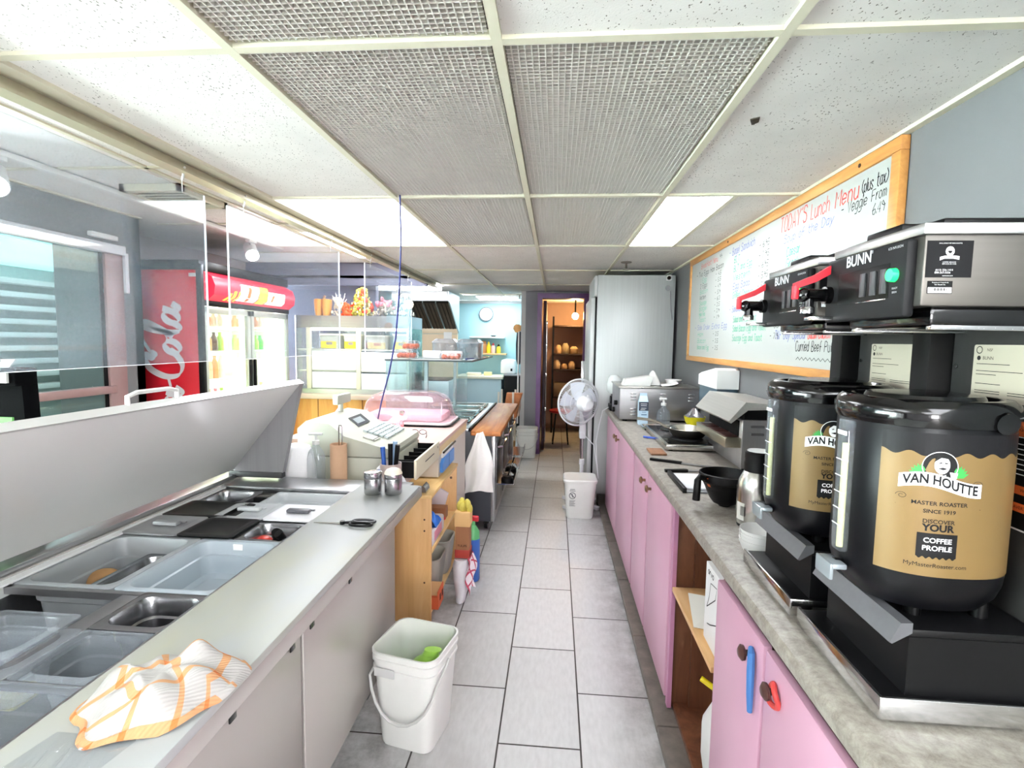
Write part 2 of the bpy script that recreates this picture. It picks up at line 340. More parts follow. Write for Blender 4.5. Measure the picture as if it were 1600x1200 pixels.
dr = thing('door_1', 'purple painted door standing open into the dim storeroom', 'door', (-.18, 6.86, 0)); dr['kind'] = 'structure'
B().box(-.245, -.185, 6.80, 7.03, 0, 2.12).box(-.185, .36, 6.80, 7.03, 2.055, 2.12).box(.36, .42, 6.80, 7.03, 0, 2.12).build('door_frame', PURPLE, dr)
lf = B().box(-.17, -.13, 7.03, 7.75, .01, 2.04, .004).build('door_leaf', DPURP, dr)
B().cyl((-.12, 7.06, .12), (-.12, 7.06, 1.75), .007).build('bolt_rod', CHROME, lf)
for z in (.55, 1.02, 1.42, 1.72): B().box(-.135, -.108, 7.035, 7.075, z, z + .05, .004).build('hinge', CHROME, lf)
# storeroom behind the door
struct('wall_storeroom', B().box(-.36, -.34, 7.02, 9.0, 0, 2.4).box(-.36, 1.06, 8.95, 9.05, 0, 2.4).box(-.36, 1.06, 7.02, 9.05, 2.35, 2.4), mat('plum storeroom wall', 'a88878', .7, var=.1, scale=3))
# baseboard curb under right cabinets
kb = B()
for k in range(13): kb.box(.42, .60, -3.0 + .614 * k, -3.0 + .614 * k + .608, 0, .035, .004)
struct('baseboard_right', kb, mat('grubby tile baseboard', '6f6860', .5, var=.35, scale=14))
# ---------------- window in the left wall
gl = thing('window_1', 'large storefront window with brown frame in the left wall', 'window', (-2.95, 1.0, .12)); gl['kind'] = 'structure'
FRB = mat('faded brown window frame', '9c7f7f', .45, .2, var=.06)
fr = B().box(-3.0, -2.945, 3.20, 3.34, .12, 2.03, .004)
for y in (-2.6, -.75, 1.45): fr.box(-3.0, -2.945, y, y + .06, .12, 2.03, .004)
fr.box(-3.0, -2.935, -2.6, 3.24, 1.105, 1.155, .004).box(-3.0, -2.945, -2.6, 3.34, .12, .18, .004)
fr.build('window_frame', FRB, gl)
B().box(-3.0, -2.915, -2.6, 3.34, 2.03, 2.09, .004).box(-3.0, -2.93, 3.345, 3.375, 1.78, 2.05, .004).build('window_head', mat('white window head', 'e6e6ea', .5), gl)
B().box(-2.976, -2.970, -2.6, 3.2, .16, 2.04).build('glass_pane', glass('window glass', 'eef8f6', .09, .04, 'd8e8e4'), gl)
B().box(-2.969, -2.962, 3.175, 3.205, .16, 2.04).build('window_gasket', BLACKP, gl)
# things outside the window
fac = B()
for k in range(9): fac.box(-4.74, -4.60, 1.55, 5.2, 1.0 + k * .115, 1.045 + k * .115, .004)
solo('slatted_shutter', fac, mat('white shutter slat', 'eef4f2', .5), 'white horizontal slats seen outside through the left window', 'shutter')
solo('awning_panel', B().box(-4.745, -4.58, 1.55, 4.58, 2.08, 2.30, .01), mat('lit aqua sign panel', 'b8f6f4', .6, emit='b4f4f4', es=.75), 'pale aqua lit sign panel outside above the slats, glowing in place of daylight', 'awning')  # awning fascia; its glow stands in for daylight shining through
struct('wall_outside_block', B().box(-4.85, -4.75, 1.5, 5.4, 0, 2.55).box(-4.85, -3.05, 1.4, 1.5, 0, 2.55).box(-4.85, -3.05, 1.4, 5.4, 2.5, 2.55).box(-4.85, -3.5, 5.35, 5.45, 0, 2.55), mat('grey green outside wall', 'a3b3ae', .8, var=.1, scale=2))  # outside wall; roof and end walls added out of view to block daylight
t = thing('outside_fill_light', 'unseen fill light added outside the left window to brighten the slats', 'strip light', (-3.9, 3.3, 2.30))  # fill light added out of view to brighten the slats
B().box(-4.1, -3.7, 2.2, 4.6, 2.295, 2.305).build('diffuser', mat('outside fill diffuser', 'ffffff', .5, emit='eefcff', es=4), t); B().box(-4.12, -3.68, 2.18, 4.62, 2.305, 2.319).build('housing', WHITEP, t)
# ---------------- fluorescent panels, grilles, vents, tracks
FLUO = mat('lit fluorescent diffuser', 'ffffff', .5, emit='f6f9ff', es=PANEL)
lab = {(0, 5): 'wide lit fluorescent ceiling panel left of the grilles', (3, 5): 'narrow lit fluorescent ceiling panel beside the right wall', (0, 2): 'lit fluorescent ceiling panel added out of view behind the viewpoint on the left', (3, 2): 'lit fluorescent ceiling panel added out of view behind the viewpoint on the right, widened to light the lid', (2, 1): 'lit fluorescent ceiling panel added out of view at the rear end of the aisle', (3, 1): 'lit fluorescent ceiling panel added out of view at the rear right corner behind the viewpoint'}
for (i, j), (x0, x1) in LIGHTC.items():
    y0, y1 = cellrow(j); t = thing('ceiling_light', lab[(i, j)], 'ceiling light', ((x0 + x1) / 2, (y0 + y1) / 2, CZ), 'fluorescent ceiling panels')
    B().box(x0 + .012, x1 - .008, y0 + .012, y1 - .012, CZ + .002, CZ + .008).build('diffuser', FLUO, t)
    B().box(x0, x1, y0, y1, CZ + .03, CZ + .06).build('housing', WHITEP, t)
# fill panels added over the customer side (outside the picture), then the kitchen
for (x0, x1, y0, y1, l) in ((-2.6, -2.05, -.6, .6, 'fill panel added over the customer side behind the viewpoint'), (-2.0, -1.45, 4.0, 5.2, 'fill panel added over the drinks cooler side')):
    t = thing('ceiling_light', l, 'ceiling light', ((x0 + x1) / 2, (y0 + y1) / 2, 2.3), 'added customer side fill panels')
    B().box(x0, x1, y0, y1, 2.312, 2.318).build('diffuser', mat('customer side fill diffuser', 'ffffff', .5, emit='f6f9ff', es=PANEL * 1.4), t); B().box(x0 - .02, x1 + .02, y0 - .02, y1 + .02, 2.318, 2.322).build('housing', WHITEP, t)
t = thing('strip_light', 'long bright fluorescent strip light under the kitchen bulkhead', 'strip light', (-1.9, 6.15, 2.1))
B().box(-2.6, -1.38, 6.10, 6.22, 2.085, 2.14, .01).build('lit_tube_cover', mat('lit strip cover', 'ffffff', .5, emit='ffffff', es=PANEL * 2.0), t)
B().box(-2.62, -1.36, 6.09, 6.23, 2.14, 2.153).build('housing', WHITEP, t)
t = thing('ceiling_light', 'lit panel over the kitchen work table', 'ceiling light', (-.9, 7.9, CZ))
B().box(-1.2, -.6, 7.75, 8.35, CZ - .008, CZ - .002).build('diffuser', mat('bright kitchen diffuser', 'ffffff', .5, emit='f6f9ff', es=PANEL * 1.3), t); B().box(-1.22, -.58, 7.73, 8.37, CZ - .002, CZ + .004).build('housing', WHITEP, t)
LAT = mat('grey white egg crate louver', 'd2cec6', .5); LATB = mat('grubby louver backing', 'b4aca4', .9, var=.06, scale=4)
gname = {(1, 3): 'egg crate ceiling grille nearest above, cut by the top edge', (1, 4): 'large egg crate ceiling grille left of the centre bar', (2, 4): 'large egg crate ceiling grille right of the centre bar', (1, 5): 'farther egg crate ceiling grille beside the wide light panel', (2, 5): 'farther egg crate ceiling grille beside the narrow light panel'}
for (i, j) in sorted(GRILLE):
    x0, x1 = XS[i] + .012, XS[i + 1] - .012; y0, y1 = cellrow(j); y0 += .012; y1 -= .012
    t = thing('ceiling_grille', gname[(i, j)], 'ceiling grille', ((x0 + x1) / 2, (y0 + y1) / 2, CZ - .002), 'egg crate ceiling grilles')
    g = B(); nx, ny = 38, 74; sl = .010
    for k in range(1, nx): x = x0 + (x1 - x0) * k / nx; g.box(x - .0015, x + .0015, y0, y1 - .008, CZ - .002, CZ + .011)
    for k in range(1, ny): y = y0 + (y1 - y0) * k / ny; g.box(x0 + .003, x1 - .006, y - .0015, y + .0015, CZ - .0015, CZ + .011)
    g.build('louver_grid', LAT, t, 0)
    B().box(x0, x1 - .01, y0, y1 - .012, CZ + .020, CZ + .024).build('backing', LATB, t)
    B().box(x0 - .012, x1 + .012, y0 - .012, y1 + .012, CZ + .055, CZ + .058).build('dark_void', DARKHOLE, t)
solo('ceiling_scuff', B().sheet([(.553, 1.625, CZ), (.575, 1.61, CZ), (.583, 1.64, CZ), (.570, 1.66, CZ)], (0, 0, -.004)), mat('torn tile edge', '3b342c', .9), 'small torn dark chip in the ceiling tile beside the grille', 'ceiling chip')
# sprinklers
def sprinkler(x, y, label):
    t = thing('sprinkler_head', label, 'sprinkler', (x, y, CZ), None)
    B().lathe(x, y, [(.045, CZ - .002), (.04, CZ - .010), (.014, CZ - .012)], 20).build('escutcheon', mat('dull metal', '8a857c', .45, .8), t)
    B().cyl((x, y, CZ - .005), (x, y, CZ - .055), .009).lathe(x, y, [(.028, CZ - .058), (.028, CZ - .062)], 16).build('nozzle', mat('dull metal', '8a857c', .45, .8), t)
sprinkler(.56, 4.35, 'sprinkler head on the ceiling in front of the tall steel fridge'); sprinkler(-.52, 7.35, 'sprinkler head on the ceiling near the kitchen doorway')
# left side ceiling vent, light track and spots
vt = thing('ceiling_vent', 'square louvered air vent on the ceiling over the customer side', 'vent', (-2.2, 2.92, 2.32))
v = B().box(-2.40, -2.04, 2.72, 2.75, 2.28, 2.318).box(-2.40, -2.04, 3.09, 3.12, 2.28, 2.318).box(-2.40, -2.37, 2.72, 3.12, 2.28, 2.318).box(-2.07, -2.04, 2.72, 3.12, 2.28, 2.318); v.build('vent_frame', TBAR, vt)
for k in range(6):
    y = 2.78 + .052 * k; B().tbox(Matrix.Translation((-2.22, y, 2.297)) @ Matrix.Rotation(math.radians(38), 4, 'X'), .30, .045, .004).build('louver', TBAR, vt)
B().box(-2.37, -2.07, 2.75, 3.09, 2.314, 2.318).build('vent_throat', DARKHOLE, vt)
tr = thing('light_track', 'white light track along the ceiling by the left window', 'light track', (-2.50, 2.6, 2.32))
B().box(-2.52, -2.48, .4, 4.6, 2.285, 2.312, .004).build('rail', WHITEP, tr)
def spot(x, y, z, yaw, pitch, label, rail_z=2.285):
    t = thing('track_spotlight', label, 'spotlight', (x, y, z), 'track spotlights')
    B().cyl((x, y, rail_z), (x, y, z + .06), .010).box(x - .02, x + .02, y - .05, y + .05, rail_z - .022, rail_z, .004).build('stem', WHITEP, t)
    M = Matrix.Translation((x, y, z)) @ Matrix.Rotation(yaw, 4, 'Z') @ Matrix.Rotation(pitch, 4, 'X')
    q = B().lathe(0, 0, [(.03, .11), (.05, .10), (.052, -.06), (.048, -.06), (.044, -.04)], 24, True, False); B().add([M @ Vector(p) for p in q.v], q.f).build('lamp_head', WHITEP, t)
    q = B().lathe(0, 0, [(.044, -.043), (.044, -.046)], 24); B().add([M @ Vector(p) for p in q.v], q.f).build('lit_lens', mat('lit spot lens', 'ffffff', .4, emit='f4f6ff', es=120), t)
spot(-2.50, 2.16, 2.17, .9, -.95, 'lit white track spotlight at the left edge above the window'); spot(-2.50, 4.12, 2.185, .7, -1.0, 'lit white track spotlight above the drinks cooler')
solo('door_closer', B().box(-2.948, -2.91, 3.08, 3.275, 2.115, 2.145, .004), WHITEP, 'small white bar fixed to the wall above the left window corner', 'bar')
# ================================================================== right side: worktop and pink cabinets
def stone_mat():
    N = NT('mottled grey laminate'); a = N.n('ShaderNodeTexNoise', {'Vector': N.co(), 'Scale': 34.0, 'Detail': 9.0, 'Roughness': .78, 'Distortion': .25})
    N.l(N.ramp(a.outputs[0], [(.28, '665f58'), (.45, '8c857c'), (.58, 'a09a90'), (.75, 'b8b3aa')]), N.b.inputs['Base Color']); N.b.inputs['Roughness'].default_value = .38; return N.m
STONE = stone_mat()
PINK = mat('pink gloss cabinet paint', 'd8a8be', .34, var=.07, scale=2.5, stretch=(1, 1, .5)); PINKE = mat('pink paint on door edge', 'c58aab', .4, var=.1)
BRWN = wood('reddish brown cabinet panel', '4f2f20', '6e442e', '83553b', 1, 'z'); PINE = wood('pale pine shelf', 'c99a66', 'dcb07a', 'e6c090', 1, 'y')
wt = B()
prof = [(.452, .885), (.450, .905), (.456, .917), (.468, .922), (1.04, .920), (1.04, .935), (1.058, .935), (1.058, .88), (.47, .88)]
wt.prism(prof, 'y', -2.6, 4.60)
solo('worktop', wt, STONE, 'long mottled grey laminate worktop along the right wall', 'worktop')
def cabinet(y0, y1, doors, label, name='base_cabinet', shelf=False):
    t = thing(name, label, 'cabinet', (.76, (y0 + y1) / 2, .035), 'pink cabinets under the right worktop' if doors else None)
    c = B().box(.49, 1.05, y0, y0 + .018, .04, .878).box(.49, 1.05, y1 - .018, y1, .04, .878).box(1.03, 1.05, y0, y1, .04, .878).box(.49, 1.05, y0, y1, .036, .055)
    c.build('carcass', BRWN, t)
    return t
def door(t, y0, y1, knob_y, z0=.062, z1=.855, x=.47, knobm=None):
    d = B().box(x, x + .02, y0 + .003, y1 - .003, z0, z1, .004).build('cabinet_door', PINK, t)
    k = B().cyl((x + .002, knob_y, z1 - .055), (x - .016, knob_y, z1 - .055), .007); q = B().lathe(0, 0, [(.008, 0), (.017, .004), (.018, .010), (.010, .016)], 18)
    k.add([(x - .014 - p[2], knob_y + p[0], z1 - .055 + p[1]) for p in q.v], q.f); k.build('knob', knobm or mat('aged brass knob', '9c8162', .3, .8), d)
    return d
WK = mat('dark wooden knob', '4a2c26', .4)
c1 = cabinet(3.02, 4.58, True, 'far pink base cabinet with two doors next to the steel fridge')
door(c1, 3.80, 4.56, 3.86); door(c1, 3.03, 3.79, 3.72)
c2 = cabinet(2.02, 3.01, True, 'middle pink base cabinet with two narrow doors and brass knobs'); door(c2, 2.56, 3.0, 2.63); d4 = door(c2, 2.04, 2.55, 2.47)
for z in (.13, .70): B().box(.478, .488, 2.025, 2.045, z, z + .06, .002).build('hinge', mat('black iron hinge', '2a2420', .5, .6), d4)
B().box(.476, .492, 2.005, 2.035, .04, .878).build('face_frame', PINKE, c2)
c3 = thing('open_cabinet', 'open brown wood cabinet bay with a pale pine shelf between pink doors', 'cabinet', (.76, 1.75, .035))
B().box(.50, 1.05, 1.47, 2.018, .036, .055).box(1.03, 1.05, 1.47, 2.018, .04, .878).box(.56, 1.03, 1.995, 2.018, .055, .878).build('carcass', BRWN, c3)
B().box(.475, 1.03, 1.49, 1.994, .53, .548, .002).build('shelf', PINE, c3)
c4 = cabinet(-.40, 1.46, True, 'near pink base cabinet with blue and red straps on its dark knobs'); 
door(c4, 1.125, 1.455, 1.19, z1=.835, knobm=WK); door(c4, .70, 1.12, 1.055, z1=.835, knobm=WK); door(c4, .28, .695, .62, z1=.835, knobm=WK); door(c4, -.38, .275, .20, z1=.835, knobm=WK)
solo('blue_strap', B().tube([(.463, 1.178, .80), (.458, 1.162, .795), (.457, 1.158, .76), (.459, 1.160, .70), (.462, 1.164, .655)], [.006, .008, .009, .008, .006], 8), mat('blue rubber', '3f78b8', .5), 'blue rubber strap hanging from a dark knob on the near pink door', 'strap')
rr = B().tube([(.4645 + .004 * math.sin(a * 2), 1.055 + .020 * math.cos(a), .772 + .022 * math.sin(a)) for a in [2 * PI * k / 20 for k in range(20)]], .006, 8, closed=True)
solo('red_band', rr, mat('red rubber', 'c9433f', .5), 'red rubber band looped round the second dark knob', 'band')
# contents of the open bay
bx = B().box(.50, .64, 1.50, 1.66, .5485, .80, .002)
t = thing('paper_box', 'white printed cardboard box standing on the pine shelf', 'box', (.57, 1.58, .5485)); bx.build('carton', PAPER, t)
ink = B(); mp = pl((.4992, 1.655, .56), (0, -1, 0), (0, 0, 1)); mp2 = pl((.505, 1.6612, .56), (1, 0, 0), (0, 0, 1))
ink.stroke([(.02, .10), (.10, .16), (.11, .20), (.05, .19), (.04, .14), (.02, .10)], .003, mp); ink.stroke([(.03, .05), (.06, .06), (.12, .09)], .003, mp); ink.hand('arvo', .02, .21, .02, .003, mp)
ink.build('printed_marks', INK, t)
solo('envelope', B().sheet([(.48, 1.70, .551), (.62, 1.66, .552), (.62, 1.80, .60), (.50, 1.86, .59)], (0, 0, .002)), mat('old paper', 'e6e4da', .8), 'cream envelope leaning beside the printed box on the pine shelf', 'envelope')
solo('black_pot', B().lathe(.80, 1.78, [(.06, .549), (.085, .57), (.09, .66), (.08, .70), (.03, .72), (.02, .74)], 24), BLACKG, 'black round pot at the back of the pine shelf', 'pot')
sk = B().loft([ring_super(.60, 1.60, z, a, b, 2.4, 20, .3) for z, a, b in ((.06, .085, .10), (.16, .10, .11), (.26, .10, .12), (.33, .07, .09), (.37, .03, .04))])
solo('plastic_sack', sk, mat('white plastic sack', 'e4e6e2', .45, var=.06, bump=.6, scale=14), 'white plastic sack on the floor of the open cabinet bay', 'bag')
solo('yellow_scoop', B().box(.53, .60, 1.58, 1.64, .372, .382, .004).cyl((.565, 1.61, .376), (.50, 1.66, .40), .009), mat('yellow plastic', 'e9d515', .4), 'yellow plastic scoop lying on the white sack', 'scoop')
solo('blue_pole', B().cyl((.52, 1.66, .055), (.545, 1.58, .20), .010).cyl((.52, 1.66, .05), (.515, 1.675, .038), .014), mat('blue grey tube', '8fa6bd', .4), 'light blue tube leaning on the white sack in the open bay', 'pole')
# ================================================================== coffee brewers
GOLD = mat('gold paper label', '735b34', .45, .15, var=.04); CHARC = mat('charcoal label band', '1d1c20', .5, var=.06); LWHITE = mat('white label ink', 'f4f4f4', .5); LBLACK = mat('black label ink', '1b1a1c', .5)
LEAF = mat('green label ink', '2f8f3f', .5); ORANGE = mat('orange label ink', 'd8622e', .5); HEADST = steel('grey brushed brewer steel', '625f5b', .38, 'x'); CREAM = mat('ivory label', 'a59c8c', .6)
PANELG = mat('dark grey moulded panel', '1f1f22', .5, var=.06, scale=20); TRUNK = mat('dark grey textured steel', '2c2b2a', .55, .2, var=.08, scale=40)
def brewer(label):
    y0, y1 = .80, 1.035; t = thing('coffee_brewer', label, 'coffee machine', (.72, .918, .922), 'coffee brewers on the right worktop')
    tr = B().box(.503, 1.0, .788, 1.052, .938, .962, .003); 
    tr.build('drip_base', BLACKM, t)
    B().box(.500, .506, .786, 1.054, .930, .966, .002).box(.500, 1.0, .784, .789, .930, .966, .002).build('base_rim', CHROME, t)
    for x, y in ((.54, .81), (.54, 1.03), (.95, .81), (.95, 1.03)): B().cyl((x, y, .9225), (x, y, .940), .014).build('foot', BLACKP, t)
    st = B().box(.545, .556, .80, 1.03, .962, 1.055).box(.556, .74, .800, .808, .962, 1.055).box(.556, .74, 1.022, 1.03, .962, 1.055).box(.545, .74, .80, 1.03, 1.055, 1.067, .002)
    st.build('server_stand', BLACKM, t)
    B().prism([(.516, 1.046), (.520, 1.044), (.548, 1.062), (.548, 1.078), (.531, 1.077)], 'y', .798, 1.035).build('sloped_lip', mat('grey powder coat', '5c5c60', .42, .2, var=.06, scale=60), t)
    B().box(.741, 1.0, y0, y1, .962, 1.56, .002).build('trunk', TRUNK, t)
    B().box(.70, .78, 1.037, 1.086, .968, 1.56, .003).build('gap_shade_block', mat('black gap shade', '060606', .6), t)  # black block painted in for the shade between the two brewers
    hd = B().box(.523, 1.0, y0, y1, 1.553, 1.655, .003).build('head', HEADST, t)
    B().box(.519, 1.003, y0 - .003, y1 + .003, 1.655, 1.671, .002).build('top_cover', steel('pale brushed steel', 'cfcfcf', .3, 'x'), t)
    B().box(.56, .80, y0 + .02, y1 - .03, 1.671, 1.683, .004).box(.545, .60, y0 + .09, y1 - .05, 1.671, 1.69, .004).build('fill_lid', BLACKP, t)
    B().box(.545, .96, y0 + .012, y1 - .012, 1.525, 1.555, .006).build('funnel_rail', BLACKG, t)
    for y in (y0 + .02, y1 - .02): B().box(.55, .80, y - .006, y + .006, 1.520, 1.527, .001).build('rail_wire', CHROME, t)
    cp = B().box(.508, .525, y0 + .014, y1 + .004, 1.538, 1.652, .005).build('control_panel', PANELG, t)
    mp = pl((.5074, y1, 1.54), (0, -1, 0), (0, 0, 1))
    def pb(a0, a1, b0, b1, d=.001): return B().box(.5078 - d, .509, y1 - a1, y1 - a0, 1.54 + b0, 1.54 + b1, .0003)
    pb(.042, .185, .028, .082, .0004).build('switch_recess', mat('black recess', '0b0b0c', .35), cp)
    for a in (.112, .140, .166): pb(a, a + .014, .036, .074, .003).build('switch', mat('grey switch', '3a3a3e', .35), cp)
    pb(.10, .18, .0265, .0285, .001).build('switch_strip', CHROME, cp)
    q = B(); q.cyl((.500, y1 - .197, 1.54 + .062), (.509, y1 - .197, 1.54 + .062), .0095, .0105, 20); q.build('indicator_light', mat('lit green lamp', '18d858', .3, emit='18e060', es=1.6), cp)
    q = B(); q.text('BUNN', .026, mp, x=.100, y=.099, bold=.0006); q.text('®', .007, mp, x=.138, y=.106); q.text('ICB INFUSION', .0055, mp, x=.196, y=.103); q.text('READY', .0042, mp, x=.200, y=.042); q.text('BREW', .0042, mp, x=.200, y=.036)
    q.build('lettering', mat('silver lettering', 'c9c9cd', .4, .3), cp)
    fa = B().cyl((.509, y1 - .012, 1.588), (.462, y1 - .012, 1.588), .012).cyl((.515, y1 - .012, 1.588), (.498, y1 - .012, 1.588), .016).cyl((.470, y1 - .012, 1.588), (.470, y1 - .012, 1.562), .009, .011).ball((.462, y1 - .012, 1.588), .0135).build('hot_water_faucet', BLACKG, t)
    B().lathe(.470, y1 - .012, [(.0125, 1.554), (.0125, 1.564), (.011, 1.566)], 18).build('faucet_tip', CHROME, fa)
    h = B()
    h.loft([[(x, y1 - .012 - w, z - g), (x, y1 - .012 + w, z - g), (x, y1 - .012 + w, z + g), (x, y1 - .012 - w, z + g)] for x, z, w, g in ((.505, 1.634, .006, .008), (.480, 1.619, .006, .007), (.452, 1.608, .006, .006), (.443, 1.600, .006, .010))]).box(.441, .451, y1 - .018, y1 - .006, 1.580, 1.606, .002)
    h.build('tap_handle', RED, fa)
    B().box(.470, .523, y1 - .03, y1 + .002, 1.541, 1.548, .001).build('faucet_bracket', CHROME, t)
    # side stickers on the near face
    mp = pl((.535, y0 - .0006, 1.60), (1, 0, 0), (0, 0, 1))
    sk = B().poly2([(0, 0), (.062, 0), (.062, .052), (0, .052)], pl((.526, y0 - .0004, 1.594), (1, 0, 0), (0, 0, 1))).build('dark_sticker', CHARC, t, 0)
    w = B(); m2 = pl((.526, y0 - .0008, 1.594), (1, 0, 0), (0, 0, 1))
    w.text('EXCLUSIVELY BY VAN HOUTTE', .0022, m2, x=.031, y=.048)
    w.poly2([(.018, .029), (.024, .0305), (.036, .031), (.044, .030), (.044, .025), (.036, .0265), (.024, .0265), (.018, .024)], m2); w.poly2([(.031 + .006 * math.cos(a), .037 + .0068 * math.sin(a)) for a in [2 * PI * k / 20 for k in range(20)]], m2)
    w.text('COFFEE SERVICES', .0023, m2, x=.031, y=.0215); w.text('SERVICES DE CAFÉ', .0023, m2, x=.031, y=.0190)
    w.text('(613) 226-1414', .0038, m2, x=.025, y=.0105); w.text('800-267-5556', .0038, m2, x=.023, y=.0068); w.text('vanhoutte.com', .0024, m2, x=.03, y=.0025)
    w.build('sticker_print', LWHITE, sk, 0)
    d = B(); m3 = pl((.526, y0 - .0010, 1.594), (1, 0, 0), (0, 0, 1)); d.text('VAN HOUTTE', .0032, m3, x=.031, y=.0285, bold=.0001); d.poly2([(.031 + .0028 * math.cos(a), .0378 + .004 * math.sin(a)) for a in [PI + PI * k / 12 for k in range(13)]], m3); d.build('sticker_ink', LBLACK, sk, 0)
    s2 = B().poly2([(0, 0), (.034, 0), (.034, .018), (0, .018)], pl((.530, y0 - .0004, 1.571), (1, 0, 0), (0, 0, 1))).build('asset_tag', LBLACK, t, 0)
    m4 = pl((.530, y0 - .0008, 1.571), (1, 0, 0), (0, 0, 1)); w = B().poly2([(.001, .001), (.033, .001), (.033, .009), (.001, .009)], m4)
    w.text('Property of / Propriété de', .0021, m4, x=.017, y=.0158); w.text('Van Houtte Inc.', .0024, m4, x=.017, y=.0128); w.build('tag_print', LWHITE, s2, 0)
    m5 = pl((.530, y0 - .0011, 1.571), (1, 0, 0), (0, 0, 1)); w = B()
    for k in range(14): w.poly2([(.007 + k * .0014, .004), (.007 + k * .0014 + .0004 + .0004 * (k % 3), .004), (.007 + k * .0014 + .0004 + .0004 * (k % 3), .008), (.007 + k * .0014, .008)], m5)
    w.build('barcode', LBLACK, s2, 0)
    # labels on trunk front
    def trunk_label():
        m = pl((.7404, y1 - .05, 1.405), (0, -1, 0), (0, 0, 1)); L = B().poly2(rr2(0, .155, 0, .095, .004), m).build('rating_plate', CREAM, t, 0)
        m = pl((.7400, y1 - .05, 1.405), (0, -1, 0), (0, 0, 1)); w = B()
        w.stroke([(.012 + .006 * math.cos(a), .086 + .006 * math.sin(a)) for a in [2 * PI * k / 16 for k in range(17)]], .0015, m); w.text('NSF', .007, m, x=.034, y=.086); w.text('BUNN', .008, m, 'LEFT', x=.02, y=.072); w.poly2([(.012 + .004 * math.cos(a), .072 + .004 * math.sin(a)) for a in [2 * PI * k / 14 for k in range(14)]], m)
        for yy, a, b in ((.062, .008, .075), (.050, .008, .10), (.044, .008, .05), (.028, .008, .06), (.016, .008, .06), (.012, .008, .06), (.016, .075, .14), (.012, .075, .14)): w.stroke([(a, yy), (b, yy)], .0011, m)
        w.text('MODEL AXIOM', .0065, m, 'LEFT', x=.012, y=.0525) if False else None
        w.build('plate_print', LBLACK, L, 0)
        m = pl((.7404, y1 - .028, 1.205), (0, -1, 0), (0, 0, 1)); Wn = B().poly2(rr2(0, .20, 0, .185, .010), m).build('warning_label', LWHITE, t, 0)
        m = pl((.7400, y1 - .028, 1.205), (0, -1, 0), (0, 0, 1)); b = B().poly2(rr2(.003, .197, .003, .182, .009), m); b.build('label_black', LBLACK, Wn, 0)
        m = pl((.7396, y1 - .028, 1.205), (0, -1, 0), (0, 0, 1)); o_ = B().poly2([(.008, .150), (.192, .150), (.192, .174), (.008, .174)], m).poly2([(.12, .058), (.192, .058), (.192, .072), (.12, .072)], m).poly2([(.12, .03), (.192, .03), (.192, .044), (.12, .044)], m); o_.build('orange_bands', ORANGE, Wn, 0)
        m = pl((.7392, y1 - .028, 1.205), (0, -1, 0), (0, 0, 1)); w = B().stroke([(.062, .08), (.062, .149)], .0014, m).stroke([(.112, .08), (.112, .149)], .0014, m).stroke([(.008, .149), (.192, .149)], .0014, m)
        for k in range(7): w.stroke([(.118, .138 - k * .008), (.186 - (k % 3) * .01, .138 - k * .008)], .0016, m)
        for k in range(3): w.stroke([(.012, .140 - k * .006), (.055 - k * .008, .140 - k * .006)], .0013, m)
        w.stroke([(.075 + .014 * math.cos(a), .113 + .016 * math.sin(a)) for a in [PI * k / 10 for k in range(15)]], .002, m); w.build('label_print', LWHITE, Wn, 0)
        m = pl((.7391, y1 - .028, 1.205), (0, -1, 0), (0, 0, 1)); w = B().text('WARNING / AVERTISSEMENT', .0105, m, x=.104, y=.162, bold=.0001); w.text('AVERTISSEMENT', .0075, m, x=.156, y=.037); w.text('WARNING', .0075, m, x=.156, y=.065); w.build('warning_print', LBLACK, Wn, 0)
        for y, z in ((y1 - .012, 1.46), (y0 + .012, 1.46)): B().cyl((.742, y, z), (.738, y, z), .004).build('screw', CHROME, t)
    trunk_label(); return t
def rr2(x0, x1, y0, y1, r): return [(p[0], p[1]) for p in rrect(x0, x1, y0, y1, 0, r, 4)]
